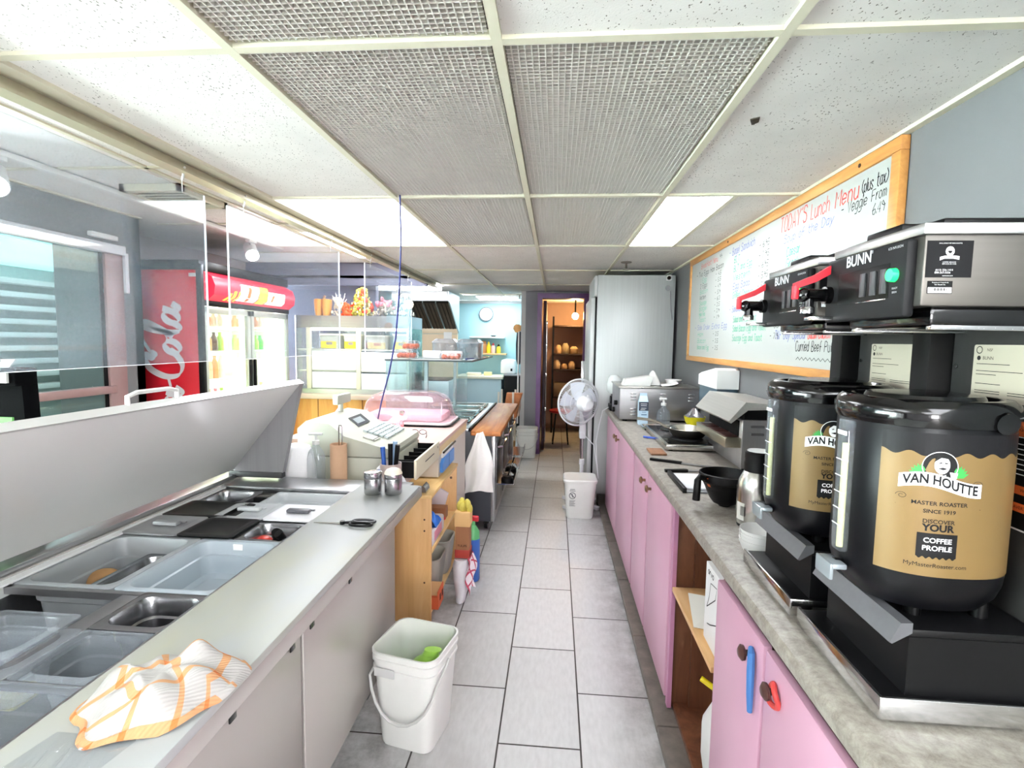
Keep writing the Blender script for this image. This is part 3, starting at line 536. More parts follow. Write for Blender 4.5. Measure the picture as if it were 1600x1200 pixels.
def server(label):
    cx, cy_, a, b, e = .613, .915, .114, .108, 2.45
    t = thing('coffee_server', label, 'coffee dispenser', (cx, cy_, 1.0675), 'coffee servers on the brewers')
    body = B().loft([ring_super(cx, cy_, z, a * k, b * k, e, 64) for z, k in ((1.085, .80), (1.105, .93), (1.125, .985), (1.14, 1.0), (1.372, 1.0), (1.378, .97))]); body.build('body', mat('dark server body', '121216', .33, var=.06), t)
    lidm = B().loft([ring_super(cx, cy_, z, a * k, b * k, e, 64) for z, k in ((1.372, .98), (1.374, 1.03), (1.384, 1.055), (1.398, 1.05), (1.408, 1.01), (1.414, .95), (1.414, .84), (1.409, .80), (1.409, .70), (1.418, .66), (1.421, .40))]); lidm.build('lid', BLACKG, t)
    B().cyl((cx + .045, cy_ - b * 1.06, 1.384), (cx + .045, cy_ - b * .9, 1.386), .016).build('lid_latch', BLACKG, t)
    B().cyl((cx, cy_, 1.0675), (cx, cy_, 1.09), .05).cyl((cx - .03, cy_ - .06, 1.0675), (cx - .03, cy_ - .06, 1.10), .012).cyl((cx + .07, cy_ - .06, 1.0675), (cx + .07, cy_ - .06, 1.10), .012).build('pedestal', BLACKP, t)
    # arc-length parametrisation of the body outline, starting on the front-left corner and running along the near face
    P_ = ring_super(cx, cy_, 0, a, b, e, 720); i0 = min(range(720), key=lambda i: (P_[i][0] - .521) ** 2 + (P_[i][1] - .853) ** 2)
    cum = [0]; seq = [P_[(i0 + k) % 720] for k in range(420)]
    for k in range(1, 420): cum.append(cum[-1] + math.dist(seq[k], seq[k - 1]))
    def surf(off):
        def f(s_, z):
            k = 0
            lo, hi = 0, 418
            while lo < hi:
                m = (lo + hi) // 2
                if cum[m + 1] < s_: lo = m + 1
                else: hi = m
            k = lo; r = 0 if cum[k + 1] == cum[k] else (s_ - cum[k]) / (cum[k + 1] - cum[k])
            p = Vector(seq[k]).lerp(Vector(seq[k + 1]), max(0, min(1, r))); d = Vector(seq[k + 1]) - Vector(seq[k]); n = Vector((d.y, -d.x, 0)).normalized()
            return (p.x + n.x * off, p.y + n.y * off, z)
        return f
    S0, S1, S2, S3 = surf(.0006), surf(.0011), surf(.0016), surf(.0021)
    W = .285
    lw = B().grid(lambda u, v: S0(u * W, 1.147 + v * (1.366 - 1.147)), 48, 1).build('label_band', CHARC, t, 0)
    def scal(u): return 1.335 - .012 * (u / W) * 0 + .0035 * math.cos(2 * PI * u / .036)
    B().grid(lambda u, v: S1(u * W, 1.147 + v * (scal(u * W) - 1.147)), 90, 1).build('gold_label', GOLD, lw, 0)
    C = .078  # centre of the print on the label
    # portrait roundel, cup and ribbon
    k1 = B()
    def disc(B_, x, z, r, mp, n=28): return B_.poly2([(x + r * math.cos(2 * PI * i / n), z + r * math.sin(2 * PI * i / n)) for i in range(n)], mp)
    disc(k1, C - .004, 1.317, .0225, S2).build('roundel', LBLACK, lw, 0)
    wv = B()
    wv.stroke([(C - .004 + .0222 * math.cos(q), 1.317 + .0222 * math.sin(q)) for q in [2 * PI * i / 32 for i in range(33)]], .0010, S3)
    wv.poly2([(C - .004 + .0098 * math.cos(2 * PI * i / 24) + .002, 1.3195 + .0135 * math.sin(2 * PI * i / 24)) for i in range(24)], S3)
    wv.poly2([(C - .018, 1.3040), (C - .006, 1.3010), (C + .004, 1.3055), (C - .002, 1.2950), (C - .012, 1.2960)], S3)
    wv.poly2([(C + .008, 1.3095), (C + .019, 1.3085), (C + .0175, 1.3000), (C + .0105, 1.3000)], S3)
    for x in range(12):
        pass
    rb = [(C - .053 + .106 * i / 24, 1.2845 - .0050 * math.sin((i / 24 - .12) * PI * 1.25) * 1.0 - .0045 * (i / 24)) for i in range(25)]
    rb = [(C - .053 + .106 * i / 24, 1.2785 + .0075 * math.sin(PI * (i / 24) * 1.5 + .15)) for i in range(25)]
    wv.grid(lambda u, v: S3(C - .053 + .106 * u, 1.279 + .0075 * math.sin(PI * u * 1.5 + .2) + .021 * v), 28, 1)
    wv.build('white_print', LWHITE, lw, 0)
    lv = B()
    for sg in (-1, 1):
        for k in range(5):
            ang = (.35 + .28 * k) if sg > 0 else PI - (.35 + .28 * k); px, pz = C - .004 + sg * .021, 1.301
            ex, ez = px + .018 * math.cos(ang), pz + .020 * math.sin(ang); mx, mz = (px + ex) / 2, (pz + ez) / 2; nx, nz = -(ez - pz) * .2, (ex - px) * .2
            lv.poly2([(px, pz), (mx + nx, mz + nz), (ex, ez), (mx - nx, mz - nz)], S2)
    lv.build('leaf_print', LEAF, lw, 0)
    S4 = surf(.0026); bl = B()
    rbz = lambda x: 1.2895 + .0075 * math.sin(PI * ((x - C + .053) / .106) * 1.5 + .2)
    bl.text('VAN HOUTTE', .0200, lambda x, y: S4(C + x, rbz(C + x) + y), sx=.76, bold=.0006)
    # face details
    bl.poly2([(C - .008, 1.3145), (C - .001, 1.3162), (C + .005, 1.3145), (C - .001, 1.3122)], S4); bl.poly2([(C - .0065, 1.3230), (C - .0028, 1.3240), (C - .0028, 1.3220), (C - .0065, 1.3215)], S4); bl.poly2([(C + .0008, 1.3240), (C + .0045, 1.3230), (C + .0045, 1.3215), (C + .0008, 1.3220)], S4)
    bl.poly2([(C - .012, 1.3240), (C - .009, 1.3325), (C - .001, 1.3345), (C + .006, 1.3310), (C + .008, 1.3250), (C + .004, 1.3295), (C - .004, 1.3305)], S4)
    bl.text('MASTER ROASTER', .0082, lambda x, y: S2(C + x, 1.260 + y), sx=1.08, bold=.00012); bl.text('SINCE 1919', .0080, lambda x, y: S2(C + x, 1.248 + y), sx=1.05, bold=.00012)
    bl.stroke([(C - .055, 1.2542), (C + .055, 1.2542)], .0004, S2)
    bl.text('DISCOVER', .0088, lambda x, y: S2(C + x, 1.2325 + y), bold=.0001); bl.text('YOUR', .0145, lambda x, y: S2(C + x, 1.2225 + y), bold=.0006)
    pts = [(C - .026, 1.197), (C + .026, 1.197), (C + .026, 1.169)]; pts += [(C + .026 - .052 * i / 24, 1.168 + .0013 * math.cos(i * PI / 2)) for i in range(25)]
    bl.grid(lambda u, v: S2(C - .026 + .052 * u, (1.1765 + .0016 * math.cos(u * 12 * PI)) * (1 - v) + 1.2145 * v), 48, 2); bl.text('MyMasterRoaster.com', .0088, lambda x, y: S2(C + .001 + x, 1.1645 + y), sx=1.02)
    for x0, z0, sg in ((C - .048, 1.268, -1), (C + .047, 1.292, 1)): bl.stroke([(x0 + sg * (.0075 - .00028 * k) * math.cos(k * .42), z0 + (.0055 - .0002 * k) * math.sin(k * .42)) for k in range(22)], .0006, S2)
    bl.build('black_print', LBLACK, lw, 0)
    w = B(); w.text('COFFEE', .0105, lambda x, y: S4(C + x, 1.2035 + y), bold=.0002); w.text('PROFILE', .0105, lambda x, y: S4(C + x, 1.1915 + y), bold=.0002); w.build('tag_print', LWHITE, lw, 0)
    # sight gauge on the front
    xg = cx - a
    gg = B().box(xg - .012, xg + .01, .895, .925, 1.145, 1.372, .004).build('sight_gauge', glass('clear gauge plastic', 'f0f4f4', .10, .12), t)
    B().cyl((xg - .003, .912, 1.15), (xg - .003, .912, 1.33), .0055).build('gauge_tube', mat('pale yellow gauge tube', 'e4e0a8', .5), gg)
    w = B()
    for k in range(5): w.box(xg - .0128, xg - .0115, .897, .923, 1.19 + .028 * k, 1.1915 + .028 * k)
    w.box(xg - .0128, xg - .0115, .897, .923, 1.345, 1.352); w.build('gauge_marks', LWHITE, gg, 0)
    B().box(xg - .028, xg - .002, .885, .935, 1.118, 1.128, .003).box(xg - .03, xg - .024, .885, .935, 1.10, 1.128, .002).build('faucet_lever', mat('clear smoky plastic', '9aa2a8', .2, .4), t)
    B().cyl((xg - .012, .91, 1.12), (xg + .03, .91, 1.12), .010).build('spout', BLACKP, t)
    return t
b1 = brewer('nearer coffee brewer with stickers on its grey steel side'); s1 = server('nearer black and gold coffee server showing its whole printed label')
dup(b1, (.72, .918 + .30, .922), 0, 'farther coffee brewer, partly hidden behind the nearer brewer'); dup(s1, (.613, .915 + .30, 1.0675), 0, 'farther black and gold coffee server half hidden by the nearer server')
# ================================================================== things on the worktop
Z = .9215
fs = thing('filter_stack', 'stack of white paper coffee filters on the worktop corner by the brewer', 'coffee filters', (.575, 1.44, Z))
for k in range(5): B().loft([ring_super(.570, 1.425, z, r, r, 2, 36) for z, r in ((Z + .002 + k * .009, .036), (Z + .014 + k * .009, .046), (Z + .036 + k * .009, .055 + .001 * (k % 2)), (Z + .0355 + k * .009, .0535), (Z + .014 + k * .009, .0445), (Z + .004 + k * .009, .034))]).build('paper_filter', PAPER, fs)
cf = thing('carafe', 'brushed steel vacuum carafe with black lid and handle', 'carafe', (.645, 1.66, Z))
CST = steel('polished carafe steel', 'd2d0ca', .22, 'z')
B().lathe(.645, 1.66, [(.058, Z + .010), (.060, Z + .02), (.060, Z + .12), (.056, Z + .145), (.044, Z + .170), (.040, Z + .178)], 40).build('body', CST, cf)
B().lathe(.645, 1.66, [(.056, Z), (.058, Z + .012)], 36).build('foot_ring', BLACKP, cf)
B().lathe(.645, 1.66, [(.041, Z + .176), (.042, Z + .20), (.040, Z + .212), (.041, Z + .216), (.041, Z + .235), (.037, Z + .240)], 36).build('lid', BLACKP, cf)
B().box(.665, .695, 1.60, 1.625, Z + .236, Z + .243, .002).lathe(.645, 1.66, [(.036, Z + .2402), (.034, Z + .2425)], 30).build('lid_cap', WHITEP, cf)
B().tube([(.672, 1.615, Z + .20), (.70, 1.575, Z + .21), (.715, 1.55, Z + .19), (.712, 1.553, Z + .10), (.690, 1.597, Z + .05)], [.012, .013, .014, .013, .010], 10).build('handle', BLACKP, cf)
mpz = lambda s_, z: (.645 + .0606 * math.cos(s_), 1.66 + .0606 * math.sin(s_), z)
lb = B().grid(lambda u, v: mpz(PI * 1.02 + u * .55, Z + .025 + v * .055), 10, 1).build('side_label', mat('white carafe label', 'eceae2', .6), cf, 0)
w = B()
for k in range(7): w.grid(lambda u, v, k=k: (lambda p: (p[0] - .0006, p[1] - .0006, p[2]))(mpz(PI * 1.12 + k * .045 + u * .02, Z + .04 + v * .03)), 1, 1)
w.build('label_print', INK, lb, 0)
bk = thing('brew_basket', 'black plastic coffee brew basket with handle lying on the worktop', 'brew basket', (.60, 1.86, Z))
B().lathe(.612, 1.86, [(.040, Z + .012), (.052, Z + .028), (.066, Z + .06), (.074, Z + .082), (.088, Z + .092), (.090, Z + .118), (.086, Z + .120), (.083, Z + .096), (.060, Z + .05), (.03, Z + .03)], 40).build('funnel', mat('matt black plastic', '141416', .45, var=.1, bump=.2, scale=40), bk)
B().lathe(.612, 1.86, [(.02, Z), (.03, Z + .014)], 20).lathe(.612, 1.86, [(.028, Z + .008), (.040, Z + .014)], 20).build('outlet', BLACKP, bk)
B().tube([(.530, 1.822, Z + .108), (.512, 1.816, Z + .112), (.503, 1.813, Z + .100), (.500, 1.812, Z + .030)], [.010, .011, .012, .013], 10).build('handle', BLACKP, bk)
q = B(); q.stroke([(1.32 * PI, 0), (1.20 * PI, .004)], .002, lambda a_, z: (.612 + .0905 * math.cos(a_), 1.86 + .0905 * math.sin(a_), Z + .106 + z)) if False else None
q.grid(lambda u, v: (.612 + .0908 * math.cos(PI * 1.12 + u * .22), 1.86 + .0908 * math.sin(PI * 1.12 + u * .22), Z + .106 + v * .003), 4, 1); q.grid(lambda u, v: (.612 + (.076 + .006 * v) * math.cos(PI * 1.14 + u * .16), 1.86 + (.076 + .006 * v) * math.sin(PI * 1.14 + u * .16), Z + .076 + v * .010), 3, 1); q.build('orange_marks', ORANGE, bk, 0)
pn = thing('notebook', 'open binder with a white page lying on the worktop behind the brew basket', 'binder', (.58, 2.13, Z))
B().box(.505, .80, 2.0, 2.27, Z, Z + .006, .001).build('binder_cover', GREYP, pn); B().box(.515, .79, 2.02, 2.25, Z + .006, Z + .014, .001).build('page_block', mat('ruled page', 'eef0f4', .8), pn); B().box(.50, .515, 1.995, 2.275, Z, Z + .02, .002).build('binder_edge', BLACKM, pn)
def knife(x0, y0, x1, y1, label, z):
    t = thing('kitchen_knife', label, 'knife', ((x0 + x1) / 2, (y0 + y1) / 2, z)); d = Vector((x1 - x0, y1 - y0, 0)); p = Vector((-d.y, d.x, 0)).normalized(); o = Vector((x0, y0, z))
    hl = .42
    B().loft([[tuple(o + d * f + p * s * w + Vector((0, 0, h))) for s, h in ((-1, 0.0), (1, 0.0), (1, .012), (-1, .012))] for f, w in ((0, .008), (.05, .011), (.2, .009), (.36, .011), (hl, .009))]).build('handle', BLACKP, t)
    B().loft([[tuple(o + d * f + p * a + Vector((0, 0, h))) for a, h in ((-w, .004), (w, .004), (w, .006), (-w, .006))] for f, w in ((hl, .012), (.7, .013), (.9, .009), (1, .001))]).build('blade', STEEL, t)
    for f in (.12, .28): B().cyl(tuple(o + d * f + Vector((0, 0, .012))), tuple(o + d * f + Vector((0, 0, .0132))), .003).build('rivet', CHROME, t)
knife(.475, 2.55, .80, 2.40, 'black handled kitchen knife lying nearest the hotplate', Z); knife(.50, 2.32, .74, 2.36, 'second black handled knife just behind the binder', Z)
solo('cutting_slab', B().box(.50, .58, 2.66, 2.80, Z, Z + .012, .003), wood('brown board', '7a5238', '94684a', 'a87b5a', 1, 'y'), 'small brown wooden board beside the hotplate', 'board')
hp = thing('electric_hotplate', 'chrome and black electric hotplate under the frying pan', 'hotplate', (.75, 3.05, Z))
B().box(.60, .90, 2.78, 3.44, Z + .006, Z + .035, .006).build('housing', steel('shiny hotplate steel', 'c8c6c0', .22, 'x'), hp); B().box(.615, .885, 2.80, 3.42, Z + .035, Z + .038, .001).build('glass_top', mat('black glass', '0d0d10', .12), hp)
for y in (2.95, 3.27): B().lathe(.75, y, [(.085, Z + .038), (.085, Z + .042), (.06, Z + .0425), (.0, Z + .0425)], 32).build('hob_disc', mat('cast iron hob', '202022', .5, .4), hp)
for x, y in ((.63, 2.81), (.87, 2.81), (.63, 3.41), (.87, 3.41)): B().cyl((x, y, Z), (x, y, Z + .008), .012).build('foot', BLACKP, hp)
fp = thing('frying_pan', 'steel frying pan with long handle on the hotplate', 'frying pan', (.76, 3.03, Z + .043))
B().lathe(.765, 3.0, [(.075, Z + .0435), (.085, Z + .047), (.112, Z + .085), (.118, Z + .093), (.116, Z + .094), (.082, Z + .052), (.0, Z + .049)], 44, True, False).build('pan_bowl', steel('dull pan steel', 'b9b5a8', .3, 'n'), fp)
B().tube([(.66, 3.05, Z + .085), (.62, 3.075, Z + .105), (.56, 3.105, Z + .120), (.50, 3.13, Z + .122)], [.008, .007, .008, .009], 8).build('handle', steel('pan handle steel', 'c8c4ba', .25, 'n'), fp)
for a_ in (.0, .35): B().ball((.765 - .098 * math.cos(.5 - a_), 3.0 + .098 * math.sin(.5 - a_), Z + .083), .006).build('rivet', CHROME, fp)
solo('steel_tray', B().loft([rrect(.60, .86, 3.46, 3.60, Z + .012, .03), rrect(.59, .87, 3.45, 3.61, Z + .018, .03), rrect(.60, .86, 3.46, 3.60, Z + .017, .03), rrect(.61, .85, 3.47, 3.59, Z + .003, .03)], False, True).loft([rrect(.61, .85, 3.47, 3.59, Z, .03), rrect(.61, .85, 3.47, 3.59, Z + .002, .03)]), CHROME, 'shallow steel tray between the hotplate and the steamer', 'tray')
solo('blue_pen', B().cyl((.545, 3.16, Z + .006), (.63, 3.10, Z + .006), .006), mat('blue plastic pen', '3558c0', .35), 'blue pen lying on the worktop by the hotplate', 'pen')
solo('dark_pen', B().cyl((.60, 3.44, Z + .005), (.66, 3.42, Z + .005), .005), BLACKP, 'short dark pen near the steel tray', 'pen')
# salamander grill / toaster with sloped hood
sg = thing('countertop_toaster', 'stainless countertop toaster with a sloped hood and crumb tray', 'toaster', (.93, 2.62, Z))
B().box(.845, 1.036, 2.38, 2.88, Z + .012, Z + .235, .004).build('body', STEELZ, sg)
B().prism([(.775, Z + .232), (.785, Z + .222), (.855, Z + .282), (1.037, Z + .290), (1.037, Z + .306), (.845, Z + .318)], 'y', 2.35, 2.90).build('hood', steel('pale hood steel', 'e2e0da', .3, 'y', .8), sg)
B().box(.855, 1.036, 2.39, 2.87, Z + .235, Z + .288, .002).build('shadow_gap', BLACKM, sg)
B().box(.775, .86, 2.39, 2.87, Z + .105, Z + .150, .003).build('tray_front', steel('olive tinted steel', 'aaa592', .32, 'y'), sg)
for k in range(3): B().box(.785, .848, 2.42 + .14 * k, 2.54 + .14 * k, Z + .150, Z + .153, .001).build('grate', mat('dark red grate', '4a2620', .5), sg)
B().box(.839, .847, 2.42, 2.86, Z + .155, Z + .225, .001).build('toaster_mouth', DARKHOLE, sg)
for z in (.165, .20):
    for x in (.88, .97): B().box(x, x + .06, 2.372, 2.382, Z + z, Z + z + .012, .004).build('louvre_slot', steel('louvre steel', '8d8d8f', .3, 'x'), sg)
for x in (.87, 1.015):
    for y in (2.40, 2.86): B().cyl((x, y, Z), (x, y, Z + .014), .014).build('foot', BLACKP, sg)
# steam cooker / warmer box across the counter
sc = thing('food_warmer', 'large stainless food warmer box spanning the far end of the worktop', 'food warmer', (.76, 4.05, Z))
B().box(.475, 1.036, 3.80, 4.30, Z + .015, Z + .245, .004).build('body', STEELX, sc)
B().box(.465, 1.038, 3.79, 4.31, Z + .245, Z + .257, .003).build('top_plate', steel('pale plate steel', 'd0cec8', .28, 'x'), sc)
for x in (.55, .76, .96):
    for z in (.20, .178, .156) + ((.09, .068, .046) if x < .6 else ()): B().box(x, x + .042, 3.792, 3.802, Z + z, Z + z + .011, .004).build('louvre_slot', steel('bright louvre steel', 'e0e0e0', .25, 'x'), sc)
for x in (.52, 1.0):
    for y in (3.84, 4.26): B().cyl((x, y, Z), (x, y, Z + .017), .018).build('foot', BLACKP, sc)
B().cyl((.476, 3.95, Z + .12), (.452, 3.95, Z + .12), .018).cyl((.476, 4.10, Z + .05), (.458, 4.10, Z + .05), .02).build('control_knob', BLACKP, sc)
ZT = Z + .2575
solo('folded_carton', B().prism([(.50, ZT), (.70, ZT), (.72, ZT + .065), (.70, ZT + .075), (.52, ZT + .045)], 'y', 3.86, 3.98), mat('white card', 'e2e2de', .7, var=.04), 'open white carton lying on the food warmer', 'carton')
solo('crumpled_bag', B().grid(lambda u, v: (.66 + .14 * u, 3.90 + .14 * v, ZT + .004 + .085 * math.sin(PI * u) * math.sin(PI * v) * (1 + .3 * math.sin(9 * u + 5 * v))), 14, 14), mat('crumpled white plastic', 'dcdcd8', .5, var=.06, bump=.6), 'crumpled white bag heaped on the food warmer beside the carton', 'bag')
solo('paper_sheet', B().grid(lambda u, v: (.78 + .12 * u, 3.85 + .16 * v, ZT + .002 + .02 * u * u + .012 * math.sin(4 * v)), 8, 8), PAPER, 'loose sheet of paper on the right of the food warmer', 'paper')
solo('white_bowl', B().lathe(.90, 4.02, [(.03, ZT), (.05, ZT + .01), (.062, ZT + .04), (.058, ZT + .04), (.03, ZT + .012)], 26), WHITEP, 'small white bowl upside down at the back of the food warmer', 'bowl')
solo('plastic_bag', B().loft([ring_super(.505 + .008 * math.sin(k), 4.43, z, a_, b_, 2.2, 22, .35 * k) for k, (z, a_, b_) in enumerate(((Z + .1405, .04, .035), (Z + .165, .065, .05), (Z + .22, .072, .055), (Z + .27, .055, .045), (Z + .30, .03, .03)))]), mat('clear creased bag', 'dfe4e4', .35, var=.08, bump=.7, scale=18), 'pale crumpled plastic bag on the dark appliance between warmer and fridge', 'bag')
sm = thing('counter_appliance', 'small black and chrome appliance at the far worktop corner', 'appliance', (.47, 4.46, Z)); sm.location.z = Z
B().box(.465, .60, 4.36, 4.52, Z, Z + .05, .006).build('base', BLACKP, sm); B().cyl((.47, 4.42, Z + .09), (.53, 4.42, Z + .09), .035).box(.48, .56, 4.39, 4.46, Z + .05, Z + .14, .006).build('motor_block', mat('dark appliance grey', '2c2c30', .35, .4), sm)
cc = thing('milk_carton', 'blue and white carton standing in front of the food warmer', 'carton', (.62, 3.70, Z))
CARB = mat('pale blue carton board', 'c4dcee', .5, var=.03)
B().box(.593, .657, 3.66, 3.72, Z, Z + .155).loft([[(.593, 3.66, Z + .155), (.657, 3.66, Z + .155), (.657, 3.72, Z + .155), (.593, 3.72, Z + .155)], [(.60, 3.688, Z + .205), (.65, 3.688, Z + .205), (.65, 3.692, Z + .205), (.60, 3.692, Z + .205)]]).box(.60, .65, 3.687, 3.693, Z + .2, Z + .222).build('carton_body', CARB, cc)
B().box(.5925, .6575, 3.6592, 3.665, Z + .10, Z + .162).build('navy_panel', mat('navy print', '3f4658', .5), cc)
w = B()
m_ = pl((.595, 3.6584, Z), (1, 0, 0), (0, 0, 1))
for z, a_, b_ in ((.148, .008, .052), (.136, .010, .05), (.118, .012, .048), (.108, .008, .04)): w.stroke([(a_, z), (b_, z)], .003, m_)
w.build('panel_print', LWHITE, cc, 0); w = B()
for z, a_, b_ in ((.090, .018, .046), (.074, .014, .052), (.070, .014, .052), (.045, .012, .05)): w.stroke([(a_, z), (b_, z)], .0035, m_)
w.build('lower_print', mat('grey blue print', '5f7ea0', .6), cc, 0)
sp = thing('spray_bottle', 'clear plastic bottle with pump top in front of the food warmer', 'bottle', (.765, 3.68, Z))
CLR = glass('clear bottle plastic', 'f2f6f8', .10, .16)
B().lathe(.765, 3.68, [(.044, Z + .001), (.046, Z + .01), (.046, Z + .075), (.038, Z + .10), (.018, Z + .125), (.016, Z + .14)], 26).build('bottle_body', CLR, sp); B().lathe(.765, 3.68, [(.019, Z + .138), (.019, Z + .155), (.008, Z + .158), (.008, Z + .18)], 18).build('pump_collar', WHITEP, sp); B().box(.735, .785, 3.67, 3.69, Z + .178, Z + .192, .004).build('pump_head', WHITEP, sp)
yb = thing('mixing_bowl', 'yellow bowl with foil in it beside the toaster', 'bowl', (.99, 3.62, Z))
B().lathe(.965, 3.62, [(.030, Z), (.045, Z + .004), (.066, Z + .05), (.072, Z + .075), (.069, Z + .075), (.04, Z + .01)], 28, True, True).build('bowl_shell', mat('yellow enamel', 'eadb20', .35), yb)
B().grid(lambda u, v: (.905 + .12 * u, 3.56 + .12 * v, Z + .075 + .035 * math.sin(PI * u) * math.sin(PI * v) * (1.2 + .6 * math.sin(11 * u + 7 * v))), 12, 12).build('foil', steel('crumpled foil', 'cfcfd4', .25, 'n'), yb)
# dispenser on the right wall
dp = thing('paper_dispenser', 'white and slate blue dispenser fixed on the right wall below the whiteboard', 'dispenser', (1.0, 3.22, 1.12))
B().prism([(3.06, 1.235), (3.44, 1.235), (3.44, 1.30), (3.38, 1.315), (3.10, 1.355), (3.06, 1.345)], 'x', .93, 1.055).build('top_cover', WHITEP, dp); B().box(.935, 1.055, 3.07, 3.43, 1.11, 1.235, .006).build('lower_body', mat('slate blue plastic', '4d6472', .4), dp); B().box(.93, 1.02, 3.08, 3.42, 1.088, 1.112, .004).build('base_lip', WHITEP, dp)
# ================================================================== whiteboard
wb = thing('whiteboard', 'wood framed whiteboard with the handwritten lunch menu on the right wall', 'whiteboard', (1.05, 2.95, 1.375))
B().box(1.040, 1.056, 1.74, 4.17, 1.385, 2.13).build('board', mat('white marker board', 'b2b4b0', .5), wb)
OAK = wood('oak frame', 'b57a40', 'cc9150', 'dba868', 1, 'y')
B().box(1.030, 1.058, 1.715, 4.195, 2.092, 2.136, .003).build('frame_rail', OAK, wb); B().box(1.030, 1.058, 1.715, 4.195, 1.366, 1.402, .003).build('frame_rail', OAK, wb)
B().box(1.0305, 1.058, 1.715, 1.760, 1.402, 2.092, .003).build('frame_stile', OAK, wb); B().box(1.0305, 1.058, 4.155, 4.195, 1.402, 2.092, .003).build('frame_stile', OAK, wb)
for y in (1.93, 3.3): B().cyl((1.031, y, 2.114), (1.028, y, 2.114), .007).build('screw', mat('dark screw', '3a2a20', .5), wb)
B().cyl((1.031, 1.93, 1.384), (1.028, 1.93, 1.384), .005).build('screw', mat('dark screw', '3a2a20', .5), wb)
MB_ = pl((1.0394, 4.15, 1.40), (0, -1, 0), (0, 0, 1))       # x: 0..2.4 towards the camera, y: 0..0.69
kR, kK, kG, kB = B(), B(), B(), B(); random.seed(3)
kR.fit("TODAY'S", 1.575, 1.84, .615, .068, .006, MB_); kR.fit('Lunch', 1.868, 2.02, .612, .062, .005, MB_); kR.fit('Menu', 2.055, 2.215, .610, .060, .006, MB_); kK.fit('(plus tax)', 2.225, 2.372, .617, .045, .004, MB_)
kK.fit('- Veggie', 2.10, 2.265, .572, .040, .0035, MB_); kK.fit('From', 2.285, 2.37, .575, .036, .003, MB_); kK.fit('6.49', 2.295, 2.365, .530, .034, .003, MB_); kB.fit('Soup of the Day', 1.62, 2.06, .560, .036, .003, MB_)
kR.fit('Breakfast Menu', .25, .64, .632, .036, .004, MB_); kK.fit('99', .67, .72, .640, .028, .003, MB_)
kK.fit('- Two Eggs Ham Bacon', .14, .76, .578, .034, .004, MB_)
for k, it in enumerate(['1 Egg', '2 Eggs', 'Bacon', 'Western', 'Sausage', 'Bagel', 'Home Fries', 'Toast']): (kG if k % 2 == 0 or k > 3 else kK).fit(it, .24, .40 + .02 * (k % 3), .532 - .040 * k, .030, .0034, MB_); kK.fit('- ' + ['4.5', '5.5', '4.9', '5.9', '6.2', '3.5', '2.9', '1.9'][k], .60, .72, .540 - .040 * k, .024, .003, MB_)
kB.fit('- Side Order Extra Egg', .15, .88, .195, .034, .0034, MB_)
for k, it in enumerate(['Ham', 'Bacon', 'Bacon and Egg']): kG.fit(it, .23, .38 + .07 * k, .148 - .046 * k, .030, .0034, MB_); kK.fit('- 2.5', .60, .72, .150 - .046 * k, .024, .003, MB_)
kB.fit('- Bagel Sandwich', .86, 1.27, .622, .042, .0038, MB_)
for k, (it, q) in enumerate((('BLT', kG), ('BLT and Egg', kG), ('Western', kG), ('Egg Salad', kB), ('Grilled Cheese', kG))): q.fit(it, .95, [1.05, 1.24, 1.22, 1.22, 1.27][k], .572 - .052 * k, .036, .0038, MB_); kK.fit(['- 6.95', '- 7.95', '- 6.95', '- 5.95', '- 5.95'][k], 1.33, 1.46, .590 - .052 * k, .030, .003, MB_)
kB.fit('- Sandwich Combo', .91, 1.26, .283, .036, .0036, MB_)
for k, it in enumerate(['Salad and Ham Toast', 'Salad Bacon Egg and Toast', 'Sausage Egg and Toast']): kG.fit(it, .98, [1.34, 1.47, 1.43][k], .222 - .054 * k, .036, .0038, MB_); kK.fit(['- 7.5', '- 8.5', '- 7.9'][k], 1.52, 1.62, .228 - .052 * k, .028, .003, MB_)
for k, it in enumerate(['Caesar', 'Greek', 'Garden', 'Chef']): kG.fit(it, 1.655, 1.79, .495 - .052 * k, .040, .0045, MB_)
kK.fit('Chef Soup', 1.875, 2.09, .178, .036, .003, MB_)
kB.fit('T&F Day Special', 1.58, 1.885, .122, .040, .0034, MB_); kR.fit('Bacon Chicken and Shrimp Roll -', 1.905, 2.31, .122, .042, .0042, MB_)
kK.fit('Curried Beef Puff Pastry -', 1.80, 2.31, .070, .042, .0038, MB_)
kK.stroke([(1.81 + .0175 * k, .036 + (.008 if k % 2 else -.004)) for k in range(28)], .003, MB_)
kR.build('red_writing', mat('red marker ink', 'd8443c', .5), wb, 0); kK.build('black_writing', mat('black marker ink', '23232a', .5), wb, 0); kG.build('green_writing', mat('green marker ink', '2fb088', .5), wb, 0); kB.build('blue_writing', mat('blue marker ink', '5960b0', .5), wb, 0)
solo('eraser_smudge', B().sheet([(1.0396, 2.05, 1.83), (1.0396, 1.80, 1.83), (1.0396, 1.80, 1.90), (1.0396, 2.02, 1.885)], (.0002, 0, 0)), mat('pale blue smudge', 'c3dbe2', .3), 'pale blue wiped smudge near the right end of the whiteboard', 'smudge') if False else None
